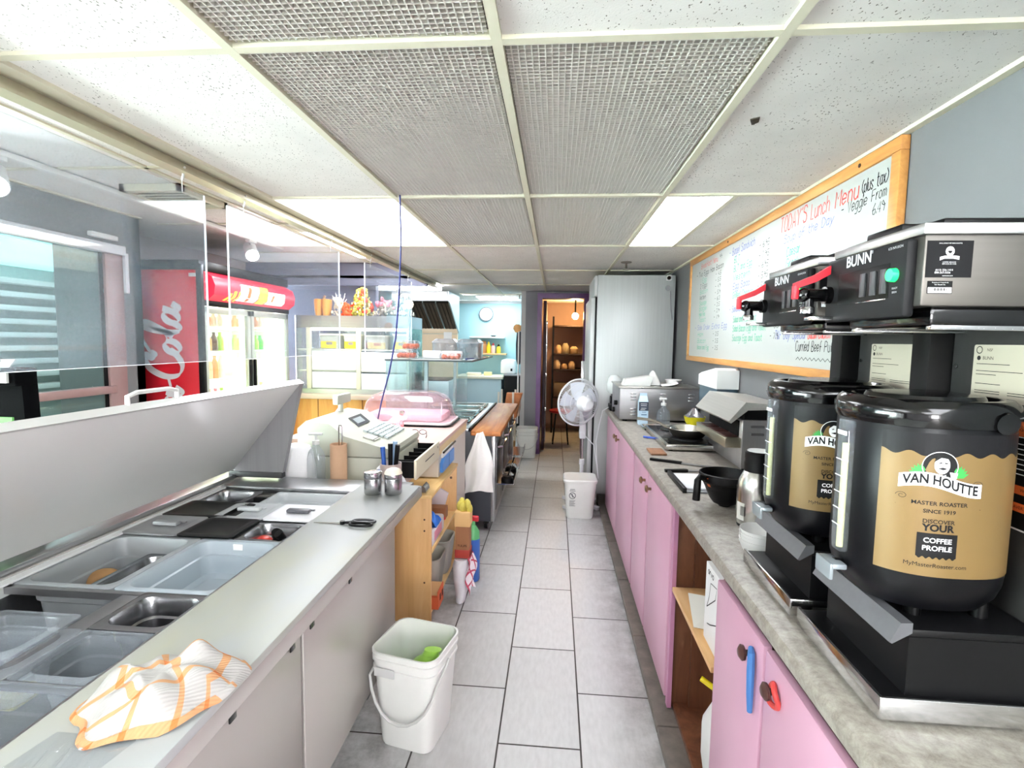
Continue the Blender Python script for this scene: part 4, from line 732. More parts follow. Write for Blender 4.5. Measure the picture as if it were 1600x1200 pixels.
# ================================================================== fridge
fg = thing('steel_fridge', 'tall stainless steel fridge at the end of the right worktop', 'fridge', (.68, 5.05, 0))
FS = steel('satin fridge steel', 'c6caca', .5, 'z', .5); 
B().box(.36, 1.03, 4.66, 5.45, .12, 2.085, .006).build('cabinet_shell', FS, fg)
B().box(.335, .36, 4.67, 5.44, 1.90, 2.08, .004).build('compressor_panel', FS, fg)
B().box(.345, .362, 4.68, 5.44, .14, 1.895, .002).build('door_gasket', BLACKP, fg)
fd = B().box(.305, .345, 4.68, 5.44, .15, 1.89, .006).build('fridge_door', FS, fg); B().box(.27, .305, 5.36, 5.40, .9, 1.3, .006).build('door_handle', CHROME, fd)
for x, y in ((.40, 4.70), (.98, 4.70), (.40, 5.40), (.98, 5.40)): B().cyl((x, y, .0), (x, y, .125), .022).build('fridge_leg', CHROME, fg)
B().cyl((.965, 4.66, 1.975), (.965, 4.6535, 1.975), .024, .024, 24).build('grey_lock_cap', GREYP, fg)
B().tube([(.985, 4.652, 1.95), (.995, 4.650, 1.80), (1.01, 4.652, 1.70)], .004, 6).build('thin_wire', GREYP, fg)
cmr = thing('security_camera', 'small white security camera on the fridge top corner', 'security camera', (.965, 4.63, 2.04))
B().box(.945, .990, 4.615, 4.6595, 2.035, 2.082, .008).build('housing', WHITEP, cmr); B().cyl((.962, 4.616, 2.056), (.962, 4.606, 2.056), .017, .016, 20).build('lens', BLACKG, cmr)
# ================================================================== fan, bins
fn = thing('pedestal_fan', 'white pedestal fan seen from behind beside the fridge', 'fan', (.262, 4.70, 0))
fc = Vector((.212, 4.56, .965)); ax = Vector((-.50, .86, .03)).normalized(); r_ = Vector((0, 0, 1)).cross(ax).normalized(); u_ = ax.cross(r_)
FW = mat('white fan plastic', 'eceef2', .38); FB = mat('translucent fan blade', 'dfe4ee', .3)
def fpt(a_, r, d): return tuple(fc + (r_ * math.cos(a_) + u_ * math.sin(a_)) * r + ax * d)
cage = B()
for rr_, d in ((.205, 0), (.17, -.045), (.12, -.062), (.07, -.068)): cage.tube([fpt(2 * PI * k / 48, rr_, d) for k in range(48)], .0026 if rr_ < .2 else .007, 6, closed=True)
for rr_, d in ((.17, .05), (.12, .066), (.06, .072)): cage.tube([fpt(2 * PI * k / 40, rr_, d) for k in range(40)], .0024, 5, closed=True)
for k in range(72):
    a_ = 2 * PI * k / 72; cage.tube([fpt(a_, .06, -.068), fpt(a_, .12, -.062), fpt(a_, .17, -.045), fpt(a_, .203, 0), fpt(a_, .17, .05), fpt(a_, .12, .066), fpt(a_, .03, .074)], .0015, 4, cap=False)
cage.build('cage', FW, fn)
bl_ = B()
for k in range(5):
    b0 = 2 * PI * k / 5
    bl_.grid(lambda u, v, b0=b0: fpt(b0 + (u - .5) * (1.0 - .25 * v) + .25 * v, .035 + .145 * v, .0 + (u - .5) * -.045), 8, 6)
bl_.tube([tuple(fc - ax * .02), tuple(fc + ax * .035)], [.04, .035], 24); bl_.build('blades', FB, fn)
B().tube([tuple(fc - ax * .06), tuple(fc - ax * .075), tuple(fc - ax * .15), tuple(fc - ax * .175)], [.055, .068, .06, .035], 24).build('motor_housing', FW, fn)
kn = fc - ax * .145 + Vector((0, 0, .055)); B().cyl(tuple(kn), tuple(kn + Vector((0, 0, .03))), .01).build('oscillation_knob', FW, fn)
nk = fc - ax * .11; px_, py_ = .262, 4.70
B().box(px_ - .03, px_ + .03, py_ - .035, py_ + .03, .62, .90, .012).tube([tuple(nk), (px_, py_, .86)], .03, 14).build('control_neck', FW, fn)
B().cyl((px_, py_, .40), (px_, py_, .64), .013).build('inner_pole', CHROME, fn); B().cyl((px_, py_, .04), (px_, py_, .42), .018).cyl((px_, py_, .38), (px_, py_, .43), .024).build('outer_pole', FW, fn)
ft = B()
for a_ in (.78, .78 + PI / 2, .78 + PI, .78 + 1.5 * PI): M = Matrix.Translation((px_ + .11 * math.cos(a_), py_ + .11 * math.sin(a_), .02)) @ Matrix.Rotation(a_, 4, 'Z'); ft.tbox(M, .22, .045, .03, .006)
ft.build('cross_base', FW, fn)
B().tube([(.275, 4.665, .66), (.36, 4.60, .58), (.385, 4.54, .42), (.40, 4.52, .30), (.385, 4.54, .45), (.375, 4.56, .62), (.40, 4.56, .78), (.42, 4.52, .90), (.455, 4.48, .932), (.47, 4.42, .95)], .004, 6).build('power_cord', FW, fn)
def tub(name, cx, cy_, w, d, h, label, cat, taper=.86, lid=False, handle=True, m=None, rim=True):
    t = thing(name, label, cat, (cx, cy_, 0)); m = m or WHITEP; k = taper
    def R_r(s_, z, q=1): return rrect(cx - w / 2 * s_ * q, cx + w / 2 * s_ * q, cy_ - d / 2 * s_ * q, cy_ + d / 2 * s_ * q, z, .05 * s_ * w / .28)
    rings = [R_r(k * .96, .002), R_r(k, .012), R_r(.97, h * .80)]
    if rim: rings += [R_r(1.02, h * .81), R_r(1.02, h * .835), R_r(.985, h * .84), R_r(.99, h * .90), R_r(1.035, h * .905), R_r(1.035, h * .93), R_r(1.0, h * .935)]
    rings += [R_r(1.0, h * .97), R_r(1.04, h * .975), R_r(1.04, h), R_r(.99, h), R_r(.97, h * .9), R_r(k * .95, .02)]
    B().loft(rings, True, True).build('tub', m, t)
    if handle:
        z0 = h * .86; pts = [(cx - w * .525, cy_ + .0, z0)] + [(cx - w * .54 * math.cos(PI * q / 12), cy_ - d * .40 - .13 * 0 - d * .17 * math.sin(PI * q / 12), z0 - h * .52 * math.sin(PI * q / 12)) for q in range(1, 12)] + [(cx + w * .525, cy_, z0)]
        B().tube(pts, .0055, 6).build('bail_handle', mat('grey white wire handle', 'c8cac6', .4), t)
    if lid: B().loft([R_r(1.06, h), R_r(1.07, h + .004), R_r(1.07, h + .016), R_r(1.0, h + .024), R_r(.9, h + .020)]).build('lid', m, t)
    return t
GW = mat('off white bucket plastic', 'e9ebe6', .45, var=.03)
tb = tub('waste_bin', .235, 4.42, .27, .27, .315, 'white square lidded tub with a round prohibition mark in front of the fan', 'bin', .84, lid=True, handle=False, m=GW, rim=False)
m_ = pl((.11, 4.296, .12), (1, 0, 0), (0, -.075, 1)); w = B(); cx_, cz_ = .06, .085
w.stroke([(cx_ + .026 * math.cos(2 * PI * k / 24), cz_ + .026 * math.sin(2 * PI * k / 24)) for k in range(25)], .005, m_); w.stroke([(cx_ - .018, cz_ + .018), (cx_ + .018, cz_ - .018)], .005, m_); w.stroke([(cx_ - .004, cz_ + .014), (cx_ + .004, cz_ - .014)], .007, m_)
w.stroke([(cx_ - .02, cz_ + .055), (cx_ + .02, cz_ + .055)], .004, m_); w.stroke([(cx_ - .025, cz_ + .042), (cx_ + .025, cz_ + .042)], .004, m_)
for k in range(7): w.stroke([(cx_ - .025, cz_ - .042 - .008 * k), (cx_ + .025 - .006 * (k % 3), cz_ - .042 - .008 * k)], .0025, m_)
w.build('printed_mark', mat('grey print', '4a4c54', .6), tb, 0)
tub('lidded_bucket', -.342, 6.62, .26, .25, .36, 'white lidded bucket on the floor by the grey wall near the far door', 'bucket', .86, lid=True, m=GW)
nb = tub('bucket', -.498, 1.83, .255, .245, .37, 'white square bucket standing open on the floor beside the steel prep counter', 'bucket', .82, m=GW)
B().box(-.60, -.52, 1.700, 1.7035, .285, .318, .001).build('paper_label', mat('grey worn label', 'c9cbc9', .6), nb)
bag = B().loft([ring_super(-.485 + .012 * k, 1.82 - .006 * k, z, a_, b_, 2.2, 22, .4 * k) for k, (z, a_, b_) in enumerate(((.022, .04, .04), (.12, .062, .058), (.24, .068, .06), (.30, .056, .048), (.335, .028, .024), (.358, .032, .018)))])
solo('green_bag', bag, mat('lime green plastic bag', 'a5d85a', .3, var=.12, bump=.6, scale=22), 'lime green plastic bag lying inside the white bucket', 'bag')
# ================================================================== left: refrigerated prep counter
pc = thing('prep_counter', 'long stainless sandwich prep counter with raised lid and white cutting board', 'prep counter', (-.95, 1.15, 0))
Y0, Y1 = .22, 2.09
WARM = mat('warm grey cabinet steel', 'c9c5bf', .27, .4, var=.015, scale=6, stretch=(1, 1, .1)); LIDW = mat('off white lid liner', 'fbfbf8', .2, var=.02, scale=2); PRS = STEEL
c = B().box(-1.36, -.682, Y0, Y1, .17, .62).box(-1.36, -1.325, Y0, Y1, .62, .90).box(-.735, -.682, Y0, Y1, .62, .86).box(-1.36, -.682, Y1 - .16, Y1, .62, .868).box(-1.36, -.682, Y0, Y0 + .06, .62, .868)
c.build('cabinet_body', WARM, pc)
B().box(-1.325, -.735, Y0 + .06, Y1 - .16, .621, .625).box(-1.324, -1.315, Y0 + .06, Y1 - .165, .62, .86).box(-.745, -.736, Y0 + .06, Y1 - .165, .62, .86).box(-1.32, -.74, Y1 - .172, Y1 - .162, .62, .86).build('pan_well', steel('well steel', '8f8f92', .4, 'x'), pc)
tp = B().box(-1.42, -1.335, Y0, Y1, .90, .915, .002).box(-1.42, -.58, Y1 - .155, Y1, .872, .898, .003).box(-.776, -.56, Y0, Y1, .8625, .885, .002).box(-.79, -.775, Y0, Y1 - .15, .868, .897, .002)
tp.build('top_frame', STEEL, pc)
B().box(-1.336, -1.298, Y0 + .06, Y1 - .165, .8905, .896, .001).box(-1.336, -1.31, Y0 + .06, Y1 - .165, .86, .8905).build('pan_rail', mat('bright white rail', 'f4f4f4', .4), pc)
NB = NT('white cutting board plastic'); nb1 = NB.n('ShaderNodeTexNoise', {'Vector': NB.co((1.6, .7, 1)), 'Scale': 2.6, 'Detail': 5.0, 'Roughness': .55}); NB.l(NB.ramp(nb1.outputs[0], [(.45, 'a9acab'), (.70, 'b0b09c')]), NB.b.inputs['Base Color']); NB.b.inputs['Roughness'].default_value = .45; cbm = NB.m

B().box(-.775, -.535, Y0, 2.02, .886, .9045, .003).build('cutting_board', cbm, pc)
B().box(-.682, -.576, Y0, Y1, .838, .862, .002).box(-.575, -.545, Y0, Y1, .838, .884, .003).build('front_rail', WARM, pc)
for a, b in ((Y0 + .01, 1.270), (1.284, Y1 - .005)):
    d = B().box(-.682, -.66, a, b, .175, .83, .004).build('door_panel', WARM, pc)
    ys = (.973, 1.222) if a < 1 else (1.330, 1.600)
    for y in ys: B().box(-.6605, -.656, y - .012, y + .012, .690, .735, .004).build('pull_slot', BLACKG, d)
    B().box(-.6605, -.657, ys[0] + .012, ys[1] - .012, .706, .718, .001).build('pull_groove', mat('pale pull groove', 'dcd4d2', .35, .2), d)
B().box(-.68, -.675, 1.269, 1.285, .17, .83).build('door_gap', DARKHOLE, pc)
for x, y in ((-1.25, Y0 + .1), (-.76, Y0 + .1), (-1.25, Y1 - .1), (-.76, Y1 - .1)): B().cyl((x - .015, y, .045), (x + .015, y, .045), .045).box(x - .025, x + .025, y - .02, y + .02, .05, .172).build('caster', BLACKM, pc)
# lid: open hood with triangular end walls
hx, hz, tx, tz = -1.345, .935, -1.045, 1.305; nx, nz = -.37 / .476 * .022, .30 / .476 * .022
ld = B().loft([[(hx, Y0, hz), (tx, Y0, tz), (tx + nx, Y0, tz + nz), (hx + nx, Y0, hz + nz)], [(hx, Y1 - .02, hz), (tx, Y1 - .02, tz), (tx + nx, Y1 - .02, tz + nz), (hx + nx, Y1 - .02, hz + nz)]])
lid = ld.build('lid', LIDW, pc)
en = B()
for y in (Y0, Y1 - .045): B().prism([(hx, hz), (tx, tz), (tx - .002, tz - .012), (-1.128, .93), (-1.14, .918), (hx, .918)], 'y', y, y + .025).build('lid_end_wall', steel('grey lid end steel', 'a4a4a6', .45, 'z', .5), lid)
B().box(hx - .02, -1.13, Y1 - .05, Y1 - .018, .905, .93, .003).build('lid_end_gasket', mat('dark grey gasket', '3a3a3c', .5), lid)
B().loft([[(tx - .004, Y0, tz - .004), (tx + .006, Y0, tz + .002), (tx + nx, Y0, tz + nz + .003), (tx + nx - .008, Y0, tz + nz - .006)], [(tx - .004, Y1 - .02, tz - .004), (tx + .006, Y1 - .02, tz + .002), (tx + nx, Y1 - .02, tz + nz + .003), (tx + nx - .008, Y1 - .02, tz + nz - .006)]]).build('lid_edge', mat('pale lid edge trim', 'e2e2e0', .3, .3), lid)
hd_ = B(); ex, ez = tx + nx, tz + nz
hd_.tube([(ex, 1.20, ez), (ex - .0, 1.20, ez + .022), (ex, 1.23, ez + .030), (ex, 1.34, ez + .030), (ex, 1.37, ez + .022), (ex, 1.37, ez)], .006, 8); hd_.build('lid_handle', WHITEP, lid)
# pans: gastronorm inserts hanging in the well
PCLR = mat('clear polycarbonate', 'c2ccd4', .1, 0, alpha=.30); PFRO = mat('frosted clear pan plastic', 'c6d2da', .3, 0, alpha=.72); PANS = steel('steel pan', 'a4a4a6', .24, 'n')
def pan(name, x0, x1, y0, y1, depth, m, label, z=.888, group=None, cat='food pan', rl=.017, rr_=.03):
    t = thing(name, label, cat, ((x0 + x1) / 2, (y0 + y1) / 2, z - depth), group)
    i = rl
    def R_(k, zz, r): return rrect(x0 + k, x1 - k, y0 + k, y1 - k, zz, r)
    B().loft([R_(.001, z - .004, .012), R_(.0, z, .012), R_(.003, z + .002, .012), R_(i, z + .001, rr_), R_(i + .003, z - .008, rr_), R_(i + .006, z - depth * .35, rr_), R_(i + .011, z - depth * .38, rr_), R_(i + .018, z - depth + .012, rr_), R_(i + .03, z - depth + .001, rr_ * .8)], False, True).build('pan_shell', m, t)
    return t
CX = [-1.308, -1.131, -.955, -.778]
def row(k): return (1.912 - .162 * (k + 1), 1.912 - .162 * k)
PG = 'small food pans in the prep counter'
pan('food_pan', CX[1] + .06, CX[3], *row(0), .08, mat('pale clear pan plastic', 'd4d8da', .2, 0, alpha=.8), 'clear plastic pan in the far row of the prep counter', group=PG)
pan('food_pan', CX[2], CX[3], *row(2), .10, PANS, 'steel pan holding a red tomato and black utensil handles', group=PG)
p_ = pan('food_pan', CX[0], CX[1], *row(0), .12, PANS, 'dark steel pan in the far left corner of the well', group=PG)
pan('food_pan', CX[2], CX[3], .948, 1.105, .12, PANS, 'empty polished steel pan next to the open gap in the well', group=PG)
pan('food_pan', CX[2], CX[3], .786, .945, .10, PCLR, 'clear plastic pan on the right, just nearer than the empty steel pan', group=PG)
pan('food_pan', CX[1], CX[2], .786, .945, .10, PCLR, 'clear plastic pan in the middle under the stacked one', group=PG)
pan('food_pan', CX[1] - .02, CX[2] - .012, .80, .958, .09, PCLR, 'tilted looking spare clear pan stacked on another clear pan', z=.912, group=PG)
pan('food_pan', CX[2] - .09, CX[3], .60, .782, .10, PCLR, 'nearest clear plastic pan at the lower left corner of the photo', group=PG)
pan('food_pan', CX[1] - .10, CX[2] - .094, .60, .782, .10, PCLR, 'clear pan beside the nearest one at the left picture edge', group=PG)
bA = pan('storage_pan', -1.308, -1.045, 1.107, 1.43, .15, mat('grey tinted pan plastic', 'b4b9bc', .3, 0, alpha=.8), 'deep half size pan holding a smaller steel pan and tan food', cat='food pan', group='half size pans in the prep counter')
pan('storage_pan', -1.043, -.778, 1.107, 1.43, .10, PFRO, 'empty frosted plastic half size pan beside the cutting board', cat='food pan', group='half size pans in the prep counter')
B().box(-.935, -.905, 1.408, 1.4115, .866, .884, .001).build('paper_tag', WHITEP, bpy.data.objects['storage_pan.001'])
pan('steel_insert', -1.20, -1.065, 1.15, 1.41, .07, PANS, 'small steel pan sitting inside the half size pan', z=.842)
solo('food_lump', B().ball((-1.255, 1.31, .80), .05, .04, .035), mat('tan food', 'b98d5c', .7, var=.2, bump=.5), 'tan lump of food in the half size pan beside the steel pan', 'food')
B_ = mat('black well divider', '0a0a0b', .5)
def lid_(x0, x1, y0, y1, m, label, dark=False, z=.892, grp='pan lids in the prep counter'):
    t = thing('pan_lid', label, 'pan lid', ((x0 + x1) / 2, (y0 + y1) / 2, z), grp)
    B().loft([rrect(x0, x1, y0, y1, z, .014), rrect(x0, x1, y0, y1, z + .004, .014), rrect(x0 + .014, x1 - .014, y0 + .014, y1 - .014, z + .006, .012), rrect(x0 + .024, x1 - .024, y0 + .024, y1 - .024, z + .002, .012)]).build('lid_plate', m, t)
    cx, cy_ = (x0 + x1) / 2, (y0 + y1) / 2
    if 'black lid' in label: return t
    B().box(cx - .04, cx + .04, cy_ - .012, cy_ + .012, z + .003, z + .016, .004).box(cx - .045, cx + .045, cy_ + .022, cy_ + .032, z + .002, z + .007, .002).build('lid_grip', mat('grey lid print', '55555a', .4) if dark else m, t)
    return t
LIDC = mat('clear lid plastic', 'd4d8da', .2, 0, alpha=.75)
lid_(CX[1], CX[2], *row(1), LIDC, 'clear lid on the pan in the middle of the second far row')
lid_(CX[2], CX[3], *row(1), mat('white lid plastic', 'e9e9ec', .35), 'white lid with black print near the scissors', True)
lid_(CX[0], CX[1], *row(2), mat('grey tinted lid', '9a9a9c', .3, 0, alpha=.9), 'grey lid at the left end of the third row')
lid_(CX[0], CX[0] + .25, *row(1), mat('black pan opening', '0b0b0c', .4), 'black lid in place of a dark opening at the left end of the second row', True)  # black plates stand in for the dark of open pans
lid_(CX[1], CX[2], *row(2), mat('black pan opening', '0b0b0c', .4), 'black lid in place of a dark opening in the middle of the third row', True)
solo('well_divider', B().box(CX[0], -.778, 1.432, 1.436, .86, .889).box(CX[0], -.778, 1.750, 1.756, .872, .8885).box(CX[0], -.778, 1.588, 1.594, .872, .8885), STEEL, 'thin steel divider bars across the far end of the pan well', 'divider')
solo('well_crossbar', B().box(CX[0], -.778, 1.106 - .014, 1.106, .870, .887), STEELX, 'steel crossbar in the well in front of the two half size pans', 'crossbar')
solo('near_crossbar', B().box(-1.0, -.955, .786, 1.09, .870, .887, .002).box(-1.308, -.778, .7815, .7855, .870, .887), STEELX, 'steel adapter bar beside the stacked clear pans', 'crossbar')
solo('tomato', B().ball((-.915, 1.535, .835), .032, .032, .028), mat('tomato skin', 'c8372c', .25), 'red tomato in the steel pan by the scissors', 'tomato')
for k, (x, y, l) in enumerate(((-.845, 1.485, 'black utensil handle leaning left in the tomato pan'), (-.81, 1.475, 'black utensil handle leaning right in the tomato pan'))):
    solo('utensil', B().tube([(x - .03, y + .03, .80), (x, y, .875), (x + .012 * (1 - 2 * k), y - .02, .905)], [.005, .010, .014], 10), BLACKP, l, 'utensil')
solo('yellow_wedge', B().box(-1.30, -1.22, 1.02, 1.09, .6255, .66, .01), mat('yellow cheese', 'e6e07c', .5), 'pale yellow scrap at the bottom of the open well gap', 'food')
# ---------------- things on the prep counter
TOWEL = None
def towel_mat():
    N = NT('white towel with orange checks'); tc = N.n('ShaderNodeUVMap'); sp = N.n('ShaderNodeSeparateXYZ', {0: tc.outputs[0]}); outs = []
    for i in (0, 1):
        a = N.n('ShaderNodeMath', {0: sp.outputs[i], 1: 3.6}, operation='MULTIPLY'); b = N.n('ShaderNodeMath', {0: a.outputs[0]}, operation='FRACT'); c_ = N.n('ShaderNodeMath', {0: b.outputs[0], 1: .17}, operation='LESS_THAN'); outs.append(c_.outputs[0])
    s_ = N.n('ShaderNodeMath', {0: outs[0], 1: outs[1]}); k = N.n('ShaderNodeMath', {0: s_.outputs[0], 1: .5}, operation='MULTIPLY')
    N.l(N.ramp(k.outputs[0], [(0, 'b4b2ae'), (.5, 'c69468'), (1, 'c4713a')]), N.b.inputs['Base Color']); N.b.inputs['Roughness'].default_value = .9
    wv = N.n('ShaderNodeTexWave', {'Vector': N.co((1, 1, 1), rot=(0, 0, .6)), 'Scale': 90.0}); N.bump(wv.outputs[0], .35); return N.m
def uvgrid(o, nu, nv):
    me = o.data; uv = me.uv_layers.new(name='UVMap')
    for p in me.polygons:
        for li in p.loop_indices:
            i = me.loops[li].vertex_index
            if i < (nu + 1) * (nv + 1): uv.data[li].uv = ((i % (nu + 1)) / nu, (i // (nu + 1)) / nv)
def towel_fn(u, v):
    a = u - .5; b = v - .5; r = 2 * max(abs(a), abs(b)); ang = math.atan2(b, a) if (a or b) else 0
    rx = .118 + .010 * math.sin(3 * ang + 1) + .006 * math.sin(7 * ang); ry = .086 + .008 * math.sin(2 * ang) + .005 * math.sin(5 * ang + 2)
    rad = r ** .9; tw_ = ang + .5 * (1 - rad)
    x = rx * rad * math.cos(tw_); y = ry * rad * math.sin(tw_)
    q = max(0, 1 - r ** 4)
    f1 = abs(math.sin(18 * x + 9 * y + .6)) ** .7; f2 = abs(math.sin(-14 * x + 22 * y + 1.4)) ** .8
    h = q * (.016 + .020 * (1 - f1) + .014 * (1 - f2) + .030 * math.exp(-((x - .01) ** 2 / .0045 + (y - .012) ** 2 / .0022)))
    h += .010 * math.sin(PI * min(1, r)) * (1 + .5 * math.sin(6 * ang)) + .006 * (r > .9) * abs(math.sin(4 * ang))
    h += .030 * math.exp(-((x - .055) ** 2 + (y - .028) ** 2) / .0006) * q
    c_, s_ = math.cos(.62), math.sin(.62)
    return (-.622 + x * c_ - y * s_, .742 + x * s_ + y * c_, .9058 + max(0, h))
tw = B().grid(towel_fn, 56, 56).build('dish_towel', towel_mat(), None, 180, Vector((-.617, .745, .9058))); uvgrid(tw, 56, 56)
tw['label'] = 'crumpled white dish towel with orange checks on the cutting board'; tw['category'] = 'towel'
solo('plastic_wrap', B().grid(lambda u, v: (-.745 + .13 * u + .02 * v, .555 + .11 * v, .9056 + .008 * abs(math.sin(13 * u + 6 * v)) * math.sin(PI * u) * math.sin(PI * v)), 30, 20), glass('crinkled cling film', 'f6f8f8', .16, .10), 'scrap of crinkled clear film near the bottom left on the cutting board', 'film')
sc_ = thing('scissors', 'kitchen scissors with black handles lying on the cutting board', 'scissors', (-.64, 1.55, .905))
def sm(a, b): return (-.758 + a, 1.555 + b, 0)
B().loft([[(-.758, 1.5545, .906), (-.758, 1.5555, .906), (-.758, 1.555, .907)], [(-.70, 1.551, .906), (-.70, 1.560, .906), (-.70, 1.556, .909)], [(-.66, 1.549, .906), (-.66, 1.563, .906), (-.66, 1.556, .910)]]).build('blades', CHROME, sc_)
B().cyl((-.664, 1.556, .905), (-.664, 1.556, .915), .008).build('pivot', BLACKP, sc_)
for q, s_ in ((.015, 1), (-.016, -1)):
    pts = [(-.655, 1.556, .910), (-.635, 1.556 + .3 * q, .912)]; ring = [(-.598 + .036 * math.cos(a), 1.556 + q + .0135 * math.sin(a) - .000, .912) for a in [PI - s_ * 2 * PI * k / 20 for k in range(20)]]
    B().tube(pts + ring[:1], .0042, 8).tube(ring, .0042, 8, closed=True).build('handle_loop', BLACKP if s_ < 0 else mat('dark grey grip', '3c3c3e', .45), sc_)
def shaker(x, y, label, cap):
    t = thing('shaker', label, 'shaker', (x, y, .905), 'steel shakers on the cutting board')
    B().lathe(x, y, [(.030, .9055), (.033, .912), (.033, .965), (.032, .967), (.0335, .969), (.0335, .984), (.0325, .986)], 36).build('shaker_body', steel('shaker steel', 'b9b9bb', .25, 'z'), t)
    if cap == 0: B().lathe(x, y, [(.034, .984), (.034, .990), (.030, .993), (.012, .994)], 36).build('shaker_lid', CHROME, t)
    else: B().lathe(x, y, [(.034, .984), (.033, .989), (.025, 1.0), (.010, 1.006)], 36).build('shaker_lid', mat('cream plastic lid', 'ece0cc', .45), t)
shaker(-.682, 1.885, 'plain steel shaker with flat steel top, left of the pair', 0); shaker(-.606, 1.895, 'steel shaker heaped with a cream coloured top, right of the pair', 1)
# ================================================================== cash desk behind the prep counter
DW = wood('pale desk board', 'c9c0b0', 'd8cfbf', 'e3dccf', 1, 'x')
ds = thing('cash_desk', 'low desk between the prep counter and the pink counter carrying the till', 'desk', (-1.1, 2.45, 0))
B().box(-1.45, -.70, 2.10, 2.84, .800, .835, .003).build('desk_top', DW, ds)
B().box(-1.44, -1.41, 2.12, 2.83, .0, .80).build('desk_leg', DW, ds); B().box(-1.0, -.97, 2.12, 2.83, .0, .80).build('desk_leg', DW, ds)
BEIGE = mat('grey beige till plastic', 'b2b3a6', .42, var=.03); BEIGE2 = mat('yellowed cream drawer front', 'd9d3b8', .42, var=.04)
cr = thing('cash_register', 'grey beige cash register with its drawer pulled open', 'cash register', (-.95, 2.48, .836))
B().box(-1.18, -.73, 2.25, 2.74, .8365, .955, .008).build('drawer_cabinet', BEIGE, cr)
# keyboard body: sloped
prof = [(-1.17, .958), (-.735, .958), (-.728, .975), (-.735, .995), (-.80, 1.010), (-.95, 1.050), (-1.02, 1.105), (-1.13, 1.115), (-1.17, 1.08)]
B().prism(prof, 'y', 2.255, 2.735).build('keyboard_body', BEIGE, cr)
sl = Vector((-.95 + .80, 0, 1.050 - 1.010)).normalized(); nrm = Vector((sl.z, 0, -sl.x)) if sl.x > 0 else Vector((-sl.z, 0, sl.x)); nrm = Vector((.258, 0, .966))
def kp(a, b, h=0): p = Vector((-.79, 2.29, 1.0085)) + Vector((-.966, 0, .258)) * a + Vector((0, 1, 0)) * b + nrm * h; return tuple(p)
def kbox(B_, a0, a1, b0, b1, h0, h1): B_.loft([[kp(a0, b0, h0), kp(a1, b0, h0), kp(a1, b1, h0), kp(a0, b1, h0)], [kp(a0, b0, h1), kp(a1, b0, h1), kp(a1, b1, h1), kp(a0, b1, h1)]]); return B_
ky = B()
for i in range(5):
    for j in range(9): kbox(ky, .010 + .027 * i, .031 + .027 * i, .13 + .031 * j, .154 + .031 * j, 0, .010)
ky.build('keys', mat('pale key caps', 'b9c3c4', .45), cr); kbox(B(), -.04, -.02, .03, .12, .0, .004).build('key_tray', BEIGE2, cr); kbox(B(), .04, .10, .03, .10, 0, .006).build('printer_cover', mat('pale printer cover', 'c9c9bf', .4), cr)
kbox(B(), .045, .05, .02, .11, .006, .0065).build('printer_slot', BLACKP, cr)
def dpn(a, b, h=0): n2 = Vector((.618, 0, .786)); p = Vector((-.955, 2.30, 1.054)) + Vector((-.786, 0, .618)) * a + Vector((0, 1, 0)) * b + n2 * h; return tuple(p)
B().loft([[dpn(a, b, .001) for a, b in ((.01, .16), (.075, .16), (.075, .32), (.01, .32))], [dpn(a, b, .004) for a, b in ((.01, .16), (.075, .16), (.075, .32), (.01, .32))]]).build('display_panel', mat('dark display', '55585a', .2), cr)
B().loft([[dpn(a, b, .004) for a, b in ((.025, .18), (.06, .18), (.06, .28), (.025, .28))], [dpn(a, b, .005) for a, b in ((.025, .18), (.06, .18), (.06, .28), (.025, .28))]]).build('display_glass', mat('grey lcd', 'a9b2b4', .15), cr)
B().cyl((-1.11, 2.60, 1.10), (-1.11, 2.60, 1.16), .012).box(-1.125, -1.095, 2.53, 2.70, 1.155, 1.205, .006).build('rear_display', BEIGE, cr)
dwr = B().box(-.628, -.615, 2.262, 2.728, .858, .948, .003).build('drawer_front', BEIGE2, cr); B().box(-.6148, -.613, 2.42, 2.60, .905, .909).build('cheque_slot', BLACKP, dwr); B().cyl((-.6148, 2.68, .925), (-.612, 2.68, .925), .007).build('drawer_lock', CHROME, dwr)
tr_ = B().box(-.735, -.628, 2.275, 2.715, .862, .866).box(-.735, -.628, 2.275, 2.281, .866, .938).box(-.735, -.628, 2.709, 2.715, .866, .938)
for k in range(1, 5): tr_.box(-.735, -.632, 2.275 + .088 * k, 2.279 + .088 * k, .866, .925)
tr_.build('coin_tray', BLACKP, dwr)
ph = thing('cardboard_tube_holder', 'cardboard tube with a wire loop standing behind the prep counter', 'tube', (-.97, 2.14, .8355))
B().lathe(-.935, 2.16, [(.036, .8355), (.036, 1.035), (.033, 1.035), (.033, .99)], 30).build('cardboard_tube', mat('kraft cardboard', 'c7a182', .8, var=.05), ph); B().tube([(-.939, 2.175, .95), (-.939, 2.175, 1.105), (-.936, 2.172, 1.115), (-.928, 2.172, 1.115), (-.925, 2.175, 1.105), (-.925, 2.175, .95)], .0028, 6).build('wire_loop', CHROME, ph)
pb_ = thing('pump_bottle', 'clear hand sanitizer pump bottle beside the cardboard tube', 'bottle', (-1.03, 2.145, .8355))
GEL = glass('clear sanitizer bottle', 'f2f5f4', .12, .18)
B().loft([ring_super(-1.03, 2.145, z, a, b, 2.6, 26) for z, a, b in ((.8355, .036, .026), (.845, .038, .028), (.97, .038, .028), (1.0, .032, .024), (1.025, .014, .014), (1.035, .013, .013))]).build('bottle_body', GEL, pb_)
B().lathe(-1.03, 2.145, [(.015, 1.033), (.015, 1.05), (.006, 1.052), (.006, 1.075)], 16).box(-1.062, -1.00, 2.138, 2.152, 1.073, 1.084, .004).build('pump', WHITEP, pb_)
